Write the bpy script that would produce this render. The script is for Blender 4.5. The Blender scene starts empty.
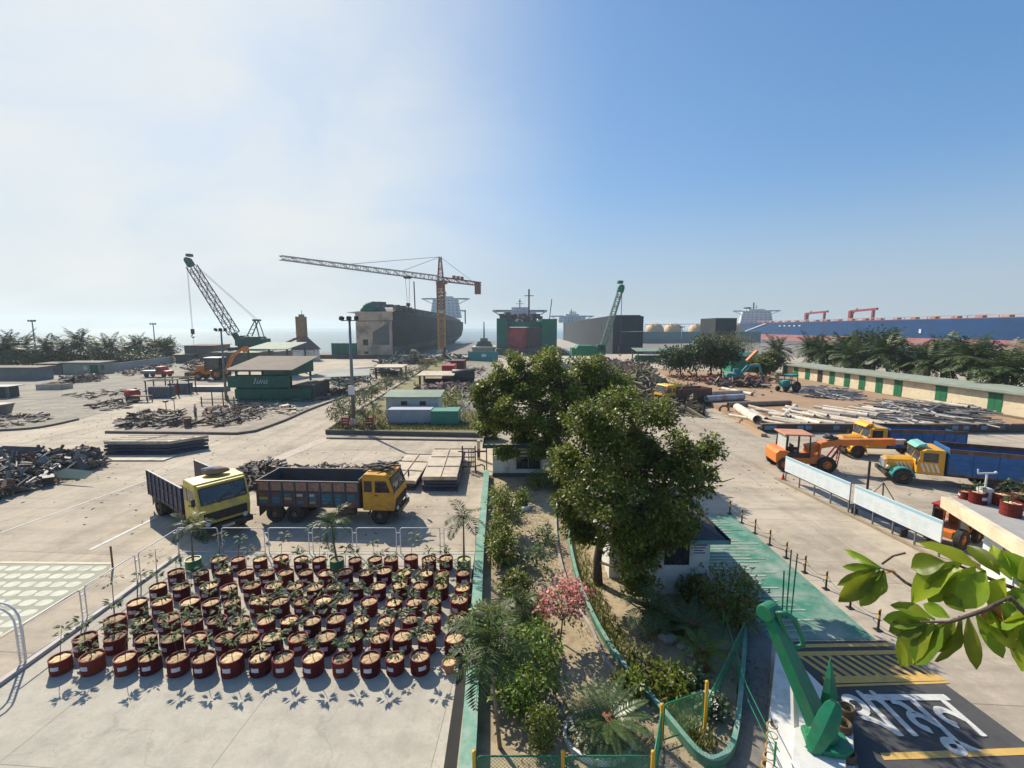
import bpy, math, random
from mathutils import Vector as V, Matrix, Euler
random.seed(7)
R = math.radians
PI = math.pi
scene = bpy.context.scene
COL = scene.collection
FPX, PIT, HC = 455.0, R(7.02), 10.0

def ray(px, py):
    u = (px - 512) / FPX; v = (384 - py) / FPX
    return u, math.cos(PIT) + v * math.sin(PIT), v * math.cos(PIT) - math.sin(PIT)
def G(px, py, z=0.0):
    """site survey: ground position (height z) of a photographed point"""
    x, y, w = ray(px, py); t = (z - HC) / w
    return V((x * t, y * t, z))
def G2(px, py, z=0.0):
    p = G(px, py, z); return (p.x, p.y)
def D(px, py, Y):
    x, y, w = ray(px, py); t = Y / y
    return V((x * t, Y, HC + w * t))

# ------------------------------------------------------------------ materials
MATS = {}
def mat(name, col, rough=0.7, col2=None, scale=3.0, bump=0.0, metal=0.0, dirt=None, dscale=0.7, dlim=(0.5, 0.7), island=0.0, spec=0.4, stretch=None, trans=0.0):
    if name in MATS: return MATS[name]
    m = bpy.data.materials.new(name); m.use_nodes = True
    nt = m.node_tree; N = nt.nodes; L = nt.links
    b = N['Principled BSDF']
    b.inputs['Roughness'].default_value = rough; b.inputs['Metallic'].default_value = metal
    b.inputs['Specular IOR Level'].default_value = spec
    tc = N.new('ShaderNodeTexCoord'); vec = tc.outputs['Object']
    if stretch:
        mp = N.new('ShaderNodeMapping'); mp.inputs['Scale'].default_value = stretch
        L.new(vec, mp.inputs['Vector']); vec = mp.outputs['Vector']
    c2 = col2 or tuple(max(0, c * 0.72) for c in col)
    nz = N.new('ShaderNodeTexNoise'); nz.inputs['Scale'].default_value = scale; nz.inputs['Detail'].default_value = 6; nz.inputs['Roughness'].default_value = 0.65
    L.new(vec, nz.inputs['Vector'])
    rp = N.new('ShaderNodeValToRGB'); rp.color_ramp.elements[0].position = 0.33; rp.color_ramp.elements[1].position = 0.68
    rp.color_ramp.elements[0].color = (*c2, 1); rp.color_ramp.elements[1].color = (*col, 1)
    L.new(nz.outputs['Fac'], rp.inputs['Fac']); out = rp.outputs['Color']
    if dirt:
        n2 = N.new('ShaderNodeTexNoise'); n2.inputs['Scale'].default_value = dscale; n2.inputs['Detail'].default_value = 8; n2.inputs['Roughness'].default_value = 0.7
        L.new(vec, n2.inputs['Vector'])
        r2 = N.new('ShaderNodeMapRange'); r2.inputs['From Min'].default_value = dlim[0]; r2.inputs['From Max'].default_value = dlim[1]
        L.new(n2.outputs['Fac'], r2.inputs['Value'])
        mx = N.new('ShaderNodeMix'); mx.data_type = 'RGBA'; mx.inputs[7].default_value = (*dirt, 1)
        L.new(r2.outputs['Result'], mx.inputs[0]); L.new(out, mx.inputs[6]); out = mx.outputs[2]
    if island:
        ge = N.new('ShaderNodeNewGeometry')
        hs = N.new('ShaderNodeHueSaturation')
        r3 = N.new('ShaderNodeMapRange'); r3.inputs['To Min'].default_value = 1 - island; r3.inputs['To Max'].default_value = 1 + island
        L.new(ge.outputs['Random Per Island'], r3.inputs['Value']); L.new(r3.outputs['Result'], hs.inputs['Value'])
        mlt = N.new('ShaderNodeMath'); mlt.operation = 'MULTIPLY'; mlt.inputs[1].default_value = 7.13
        fr = N.new('ShaderNodeMath'); fr.operation = 'FRACT'
        L.new(ge.outputs['Random Per Island'], mlt.inputs[0]); L.new(mlt.outputs[0], fr.inputs[0])
        r4 = N.new('ShaderNodeMapRange'); r4.inputs['To Min'].default_value = 0.475; r4.inputs['To Max'].default_value = 0.525
        L.new(fr.outputs[0], r4.inputs['Value']); L.new(r4.outputs['Result'], hs.inputs['Hue'])
        L.new(out, hs.inputs['Color']); out = hs.outputs['Color']
    L.new(out, b.inputs['Base Color'])
    if bump:
        bp = N.new('ShaderNodeBump'); bp.inputs['Strength'].default_value = bump; bp.inputs['Distance'].default_value = 0.05
        L.new(nz.outputs['Fac'], bp.inputs['Height']); L.new(bp.outputs['Normal'], b.inputs['Normal'])
    if trans:
        tr = N.new('ShaderNodeBsdfTranslucent'); L.new(out, tr.inputs['Color'])
        ms = N.new('ShaderNodeMixShader'); ms.inputs[0].default_value = trans
        L.new(b.outputs[0], ms.inputs[1]); L.new(tr.outputs[0], ms.inputs[2]); L.new(ms.outputs[0], N['Material Output'].inputs['Surface'])
    MATS[name] = m
    return m

def glass_mat():
    m = mat('dark_glass', (0.035, 0.045, 0.055), 0.1, (0.012, 0.018, 0.022), 1.6, spec=0.8, dirt=(.09, .085, .075), dscale=2.5, dlim=(.5, .75))
    return m

def concrete(name, c1, c2, stain, slab=6.0, sc=0.1, joint=0.006, tyre=0.35):
    m = bpy.data.materials.new(name); m.use_nodes = True
    nt = m.node_tree; N = nt.nodes; L = nt.links; b = N['Principled BSDF']
    b.inputs['Roughness'].default_value = 0.88; b.inputs['Specular IOR Level'].default_value = 0.25
    tc = N.new('ShaderNodeTexCoord'); vec = tc.outputs['Object']
    def noise(scale, det=8, rough=0.62, stretch=None):
        n = N.new('ShaderNodeTexNoise'); n.inputs['Scale'].default_value = scale; n.inputs['Detail'].default_value = det; n.inputs['Roughness'].default_value = rough
        if stretch:
            mp = N.new('ShaderNodeMapping'); mp.inputs['Scale'].default_value = stretch[:3]; mp.inputs['Rotation'].default_value = (0, 0, stretch[3])
            L.new(vec, mp.inputs['Vector']); L.new(mp.outputs['Vector'], n.inputs['Vector'])
        else: L.new(vec, n.inputs['Vector'])
        return n.outputs['Fac']
    def rng(x, a, b_, c=0.0, d=1.0):
        r = N.new('ShaderNodeMapRange'); r.inputs['From Min'].default_value = a; r.inputs['From Max'].default_value = b_
        r.inputs['To Min'].default_value = c; r.inputs['To Max'].default_value = d; L.new(x, r.inputs['Value']); return r.outputs['Result']
    def mix(f, a, b_, mode='MIX'):
        x = N.new('ShaderNodeMix'); x.data_type = 'RGBA'; x.blend_type = mode
        if isinstance(f, float): x.inputs[0].default_value = f
        else: L.new(f, x.inputs[0])
        for s, i in ((a, 6), (b_, 7)):
            if isinstance(s, tuple): x.inputs[i].default_value = (*s, 1)
            else: L.new(s, x.inputs[i])
        return x.outputs[2]
    c = mix(rng(noise(sc), 0.35, 0.65), c1, c2)
    c = mix(rng(noise(sc * 3.3, 9, 0.72), 0.46, 0.7, 0, 0.8), c, stain)
    c = mix(rng(noise(sc * 11, 9, 0.75), 0.56, 0.72, 0, 0.5), c, tuple(x * 0.7 for x in stain))
    vo = N.new('ShaderNodeTexVoronoi'); vo.feature = 'DISTANCE_TO_EDGE'; vo.inputs['Scale'].default_value = 0.16; wn = N.new('ShaderNodeTexNoise'); wn.inputs['Scale'].default_value = .8; wn.inputs['Detail'].default_value = 5
    va = N.new('ShaderNodeVectorMath'); va.operation = 'MULTIPLY_ADD'; va.inputs[1].default_value = (2.2, 2.2, 0); L.new(vec, wn.inputs['Vector']); L.new(wn.outputs['Color'], va.inputs[0]); L.new(vec, va.inputs[2]); L.new(va.outputs[0], vo.inputs['Vector'])
    c = mix(rng(vo.outputs['Distance'], 0.0, 0.005, 0.3 if slab else 0.0, 0), c, tuple(x * 0.5 for x in stain))
    c = mix(rng(noise(0.35, 7, 0.6, (0.16, 3.2, 1, R(18))), 0.5, 0.68, 0, tyre * 1.4), c, stain)
    c = mix(rng(noise(0.3, 7, 0.6, (3.0, 0.14, 1, R(8))), 0.52, 0.7, 0, tyre * 1.4), c, tuple(x * 0.8 for x in stain))
    c = mix(rng(noise(1.7, 6, 0.75), 0.5, 0.68, 0, 0.35), c, tuple(min(1, x * 1.2) for x in c1))
    c = mix(rng(noise(14.0, 4, 0.7), 0.3, 0.75, 0, 0.4), c, tuple(x * 0.75 for x in c2))
    if slab:
        br = N.new('ShaderNodeTexBrick'); br.offset = 0.5; br.inputs['Scale'].default_value = 1.0
        br.inputs['Brick Width'].default_value = slab; br.inputs['Row Height'].default_value = slab * 0.85; br.inputs['Mortar Size'].default_value = joint * 3
        br.inputs['Color1'].default_value = (0.9, 0.9, 0.9, 1); br.inputs['Color2'].default_value = (1, 1, 1, 1); br.inputs['Mortar'].default_value = (0.45, 0.42, 0.4, 1)
        br.inputs['Mortar Smooth'].default_value = 0.3
        mp = N.new('ShaderNodeMapping'); mp.inputs['Rotation'].default_value = (0, 0, R(4))
        L.new(vec, mp.inputs['Vector']); L.new(mp.outputs['Vector'], br.inputs['Vector'])
        c = mix(0.8, c, br.outputs['Color'], 'MULTIPLY')
    L.new(c, b.inputs['Base Color'])
    bp = N.new('ShaderNodeBump'); bp.inputs['Strength'].default_value = 0.25; bp.inputs['Distance'].default_value = 0.03
    L.new(noise(9.0, 6, 0.7), bp.inputs['Height']); L.new(bp.outputs['Normal'], b.inputs['Normal'])
    MATS[name] = m
    return m

def hullmat(name, col, streak, seam=0.75, amt=0.5):
    """painted shell plating: plate seams and run-down rust streaks"""
    m = mat(name, col, 0.78, tuple(c * .8 for c in col), 0.05, spec=.2)
    nt = m.node_tree; N = nt.nodes; L = nt.links; b = N['Principled BSDF']; src = b.inputs['Base Color'].links[0].from_socket
    tc = N.new('ShaderNodeTexCoord'); sx = N.new('ShaderNodeSeparateXYZ'); cx = N.new('ShaderNodeCombineXYZ'); ad = N.new('ShaderNodeMath')
    L.new(tc.outputs['Object'], sx.inputs[0]); L.new(sx.outputs['X'], ad.inputs[0]); L.new(sx.outputs['Y'], ad.inputs[1]); L.new(ad.outputs[0], cx.inputs['X']); L.new(sx.outputs['Z'], cx.inputs['Y'])
    br = N.new('ShaderNodeTexBrick'); br.inputs['Brick Width'].default_value = 11; br.inputs['Row Height'].default_value = 2.6; br.inputs['Scale'].default_value = 1; br.inputs['Mortar Size'].default_value = .09
    br.inputs['Color1'].default_value = (1, 1, 1, 1); br.inputs['Color2'].default_value = (.8, .8, .8, 1); br.inputs['Mortar'].default_value = (seam, seam, seam, 1)
    L.new(cx.outputs[0], br.inputs['Vector'])
    mx = N.new('ShaderNodeMix'); mx.data_type = 'RGBA'; mx.blend_type = 'MULTIPLY'; mx.inputs[0].default_value = 1; L.new(src, mx.inputs[6]); L.new(br.outputs['Color'], mx.inputs[7])
    mp = N.new('ShaderNodeMapping'); mp.inputs['Scale'].default_value = (.35, .06, 1); L.new(cx.outputs[0], mp.inputs['Vector'])
    nz = N.new('ShaderNodeTexNoise'); nz.inputs['Scale'].default_value = 1.0; nz.inputs['Detail'].default_value = 8; nz.inputs['Roughness'].default_value = .7; L.new(mp.outputs[0], nz.inputs['Vector'])
    r = N.new('ShaderNodeMapRange'); r.inputs['From Min'].default_value = .48; r.inputs['From Max'].default_value = .72; r.inputs['To Max'].default_value = amt; L.new(nz.outputs['Fac'], r.inputs['Value'])
    m2 = N.new('ShaderNodeMix'); m2.data_type = 'RGBA'; m2.inputs[7].default_value = (*streak, 1); L.new(r.outputs[0], m2.inputs[0]); L.new(mx.outputs[2], m2.inputs[6]); L.new(m2.outputs[2], b.inputs['Base Color'])
    return m

# ------------------------------------------------------------------ mesh builder
class MB:
    def __init__(s): s.v = []; s.f = []; s.m = []; s.cur = 0
    def add(s, vs, fs):
        o = len(s.v); s.v.extend([tuple(p) for p in vs])
        for f in fs: s.f.append(tuple(i + o for i in f)); s.m.append(s.cur)
        return s
    def box(s, c, d, rot=None):
        x, y, z = d[0] / 2, d[1] / 2, d[2] / 2
        vs = [V((a * x, b * y, e * z)) for e in (-1, 1) for a, b in ((-1, -1), (1, -1), (1, 1), (-1, 1))]
        if rot is not None:
            mt = rot if isinstance(rot, Matrix) else Euler(rot).to_matrix()
            vs = [mt @ p for p in vs]
        c = V(c)
        return s.add([p + c for p in vs], [(3, 2, 1, 0), (4, 5, 6, 7), (0, 1, 5, 4), (1, 2, 6, 5), (2, 3, 7, 6), (3, 0, 4, 7)])
    def bx(s, x0, x1, y0, y1, z0, z1):
        return s.box(((x0 + x1) / 2, (y0 + y1) / 2, (z0 + z1) / 2), (x1 - x0, y1 - y0, z1 - z0))
    def bar(s, p0, p1, w, h=None, up=(0, 0, 1)):
        """square bar from p0 to p1"""
        p0 = V(p0); p1 = V(p1); d = p1 - p0; l = d.length
        if l < 1e-6: return s
        h = h or w; d.normalize(); u = V(up)
        if abs(d.dot(u)) > 0.98: u = V((1, 0, 0))
        a = d.cross(u).normalized(); b = a.cross(d).normalized()
        vs = []
        for p in (p0, p1):
            for i, j in ((-1, -1), (1, -1), (1, 1), (-1, 1)): vs.append(p + a * (i * w / 2) + b * (j * h / 2))
        return s.add(vs, [(0, 1, 2, 3), (7, 6, 5, 4), (1, 0, 4, 5), (2, 1, 5, 6), (3, 2, 6, 7), (0, 3, 7, 4)])
    def tube(s, pts, r, n=6, cap=True, closed=False):
        pts = [V(p) for p in pts]; k = len(pts)
        rs = r if isinstance(r, (list, tuple)) else [r] * k
        vs = []; fs = []; prev = None
        for i, p in enumerate(pts):
            if closed: t = pts[(i + 1) % k] - pts[i - 1]
            else: t = pts[min(i + 1, k - 1)] - pts[max(i - 1, 0)]
            t.normalize()
            if prev is None:
                u = V((0, 0, 1)) if abs(t.z) < 0.95 else V((1, 0, 0))
                a = t.cross(u).normalized()
            else:
                a = prev - t * prev.dot(t)
                a = a.normalized() if a.length > 1e-6 else t.orthogonal().normalized()
            prev = a; b = t.cross(a)
            for j in range(n):
                q = 2 * PI * j / n; vs.append(p + (a * math.cos(q) + b * math.sin(q)) * rs[i])
        for i in range(k if closed else k - 1):
            i2 = (i + 1) % k
            for j in range(n):
                j2 = (j + 1) % n; fs.append((i * n + j, i * n + j2, i2 * n + j2, i2 * n + j))
        if cap and not closed:
            fs.append(tuple(range(n - 1, -1, -1))); fs.append(tuple((k - 1) * n + j for j in range(n)))
        return s.add(vs, fs)
    def cyl(s, p0, p1, r0, r1=None, n=12, cap=True):
        return s.tube([p0, p1], [r0, r0 if r1 is None else r1], n, cap)
    def prism(s, poly, a0, a1, axis='z'):
        k = len(poly)
        def mk(p, a):
            if axis == 'z': return (p[0], p[1], a)
            if axis == 'y': return (p[0], a, p[1])
            return (a, p[0], p[1])
        vs = [mk(p, a0) for p in poly] + [mk(p, a1) for p in poly]
        fs = [tuple(range(k - 1, -1, -1)), tuple(range(k, 2 * k))] + [(i, (i + 1) % k, k + (i + 1) % k, k + i) for i in range(k)]
        return s.add(vs, fs)
    def lathe(s, prof, n=16, c=(0, 0, 0), sx=1, sy=1):
        vs = []; fs = []
        for r, z in prof:
            for j in range(n):
                q = 2 * PI * j / n; vs.append((c[0] + r * math.cos(q) * sx, c[1] + r * math.sin(q) * sy, c[2] + z))
        for i in range(len(prof) - 1):
            for j in range(n):
                j2 = (j + 1) % n; fs.append((i * n + j, i * n + j2, (i + 1) * n + j2, (i + 1) * n + j))
        return s.add(vs, fs)
    def sph(s, c, r, n=10, m=6, jit=0.0):
        rx, ry, rz = (r, r, r) if not isinstance(r, (tuple, list)) else r
        vs = [(c[0], c[1], c[2] - rz)]
        for i in range(1, m):
            t = PI * i / m
            for j in range(n):
                q = 2 * PI * j / n; k = 1 + random.uniform(-jit, jit)
                vs.append((c[0] + rx * math.sin(t) * math.cos(q) * k, c[1] + ry * math.sin(t) * math.sin(q) * k, c[2] - rz * math.cos(t) * k))
        vs.append((c[0], c[1], c[2] + rz)); fs = []
        for j in range(n):
            j2 = (j + 1) % n; fs.append((0, 1 + j2, 1 + j))
            for i in range(m - 2): fs.append((1 + i * n + j, 1 + i * n + j2, 1 + (i + 1) * n + j2, 1 + (i + 1) * n + j))
            fs.append((1 + (m - 2) * n + j, 1 + (m - 2) * n + j2, len(vs) - 1))
        return s.add(vs, fs)
    def quad(s, a, b, c, d): return s.add([a, b, c, d], [(0, 1, 2, 3)])
    def lattice(s, p0, p1, w0, w1, n, r, r2=None, up=(0, 0, 1)):
        """four chords with zigzag bracing"""
        p0 = V(p0); p1 = V(p1); d = (p1 - p0).normalized(); u = V(up)
        if abs(d.dot(u)) > 0.98: u = V((1, 0, 0))
        a = d.cross(u).normalized(); b = a.cross(d).normalized(); r2 = r2 or r * 0.6
        rings = []
        for i in range(n + 1):
            t = i / n; w = (w0 + (w1 - w0) * t) / 2; p = p0.lerp(p1, t)
            rings.append([p + a * (x * w) + b * (y * w) for x, y in ((-1, -1), (1, -1), (1, 1), (-1, 1))])
        for j in range(4):
            s.bar(rings[0][j], rings[n][j], r * 2)
        for i in range(n):
            for j in range(4):
                j2 = (j + 1) % 4
                if i % 2: s.bar(rings[i][j], rings[i + 1][j2], r2 * 2)
                else: s.bar(rings[i][j2], rings[i + 1][j], r2 * 2)
                s.bar(rings[i][j], rings[i][j2], r2 * 2)
        return s
    def leaf(s, p, d, nrm, l, w, fold=0.15):
        """pointed leaf blade of 4 triangles, slightly folded along its rib"""
        p = V(p); d = V(d).normalized(); sd = d.cross(V(nrm))
        sd = sd.normalized() if sd.length > 1e-5 else d.orthogonal().normalized()
        up = sd.cross(d)
        m = p + d * (l * 0.5) - up * (w * fold); tip = p + d * l - up * (l * 0.12)
        return s.add([p, m + sd * (w / 2) + up * (w * fold), tip, m - sd * (w / 2) + up * (w * fold), m], [(0, 4, 1), (4, 2, 1), (0, 3, 4), (3, 2, 4)])
    def leaf2(s, p, d, nrm, l, w):
        """cheap two-triangle leaf"""
        p = V(p); d = V(d).normalized(); sd = d.cross(V(nrm))
        sd = sd.normalized() if sd.length > 1e-5 else d.orthogonal().normalized()
        m = p + d * (l * 0.45)
        return s.add([p, m + sd * (w / 2), p + d * l, m - sd * (w / 2)], [(0, 1, 2, 3)])
    def build(s, name, mats, parent=None, smooth=False, bevel=0.0, loc=None):
        me = bpy.data.meshes.new(name)
        me.from_pydata([tuple(p) for p in s.v], [], s.f)
        if not isinstance(mats, (list, tuple)): mats = [mats]
        for m in mats: me.materials.append(m)
        if len(mats) > 1: me.polygons.foreach_set('material_index', s.m)
        if smooth: me.polygons.foreach_set('use_smooth', [True] * len(me.polygons))
        me.update()
        o = bpy.data.objects.new(name, me); COL.objects.link(o)
        if parent: o.parent = parent
        if loc is not None: o.location = loc
        if bevel:
            md = o.modifiers.new('bevel', 'BEVEL'); md.width = bevel; md.segments = 2; md.limit_method = 'ANGLE'; md.angle_limit = R(40)
        return o

def thing(name, label, cat, loc=(0, 0, 0), rz=0.0, group=None, sc=1.0):
    o = bpy.data.objects.new(name, None); COL.objects.link(o)
    o.location = loc; o.rotation_euler = (0, 0, rz); o.empty_display_size = 0.2
    if sc != 1.0: o.scale = (sc, sc, sc)
    o['label'] = label; o['category'] = cat
    if group: o['group'] = group
    return o
def tag(o, label, cat, group=None):
    o['label'] = label; o['category'] = cat
    if group: o['group'] = group
    return o
def struct(o): o['kind'] = 'structure'; return o
def stuff(o, label=None, cat=None):
    o['kind'] = 'stuff'
    if label: o['label'] = label
    if cat: o['category'] = cat
    return o
def kids(o): return [c for c in bpy.data.objects if c.parent == o]
def dup(root, loc, rz=0.0, label=None, sc=None):
    r = root.copy(); COL.objects.link(r); r.location = loc; r.rotation_euler = (0, 0, rz)
    if label: r['label'] = label
    if sc: r.scale = (sc, sc, sc)
    for ch in TREE[root.name]:
        c = ch[0].copy(); COL.objects.link(c); c.parent = r
        for g in ch[1]:
            d = g.copy(); COL.objects.link(d); d.parent = c
    return r
TREE = {}
def proto(root):
    TREE[root.name] = [(c, kids(c)) for c in kids(root)]
    return root
ORD = 'first second third fourth fifth sixth seventh eighth ninth tenth eleventh twelfth thirteenth fourteenth fifteenth sixteenth seventeenth eighteenth nineteenth twentieth'.split()

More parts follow.
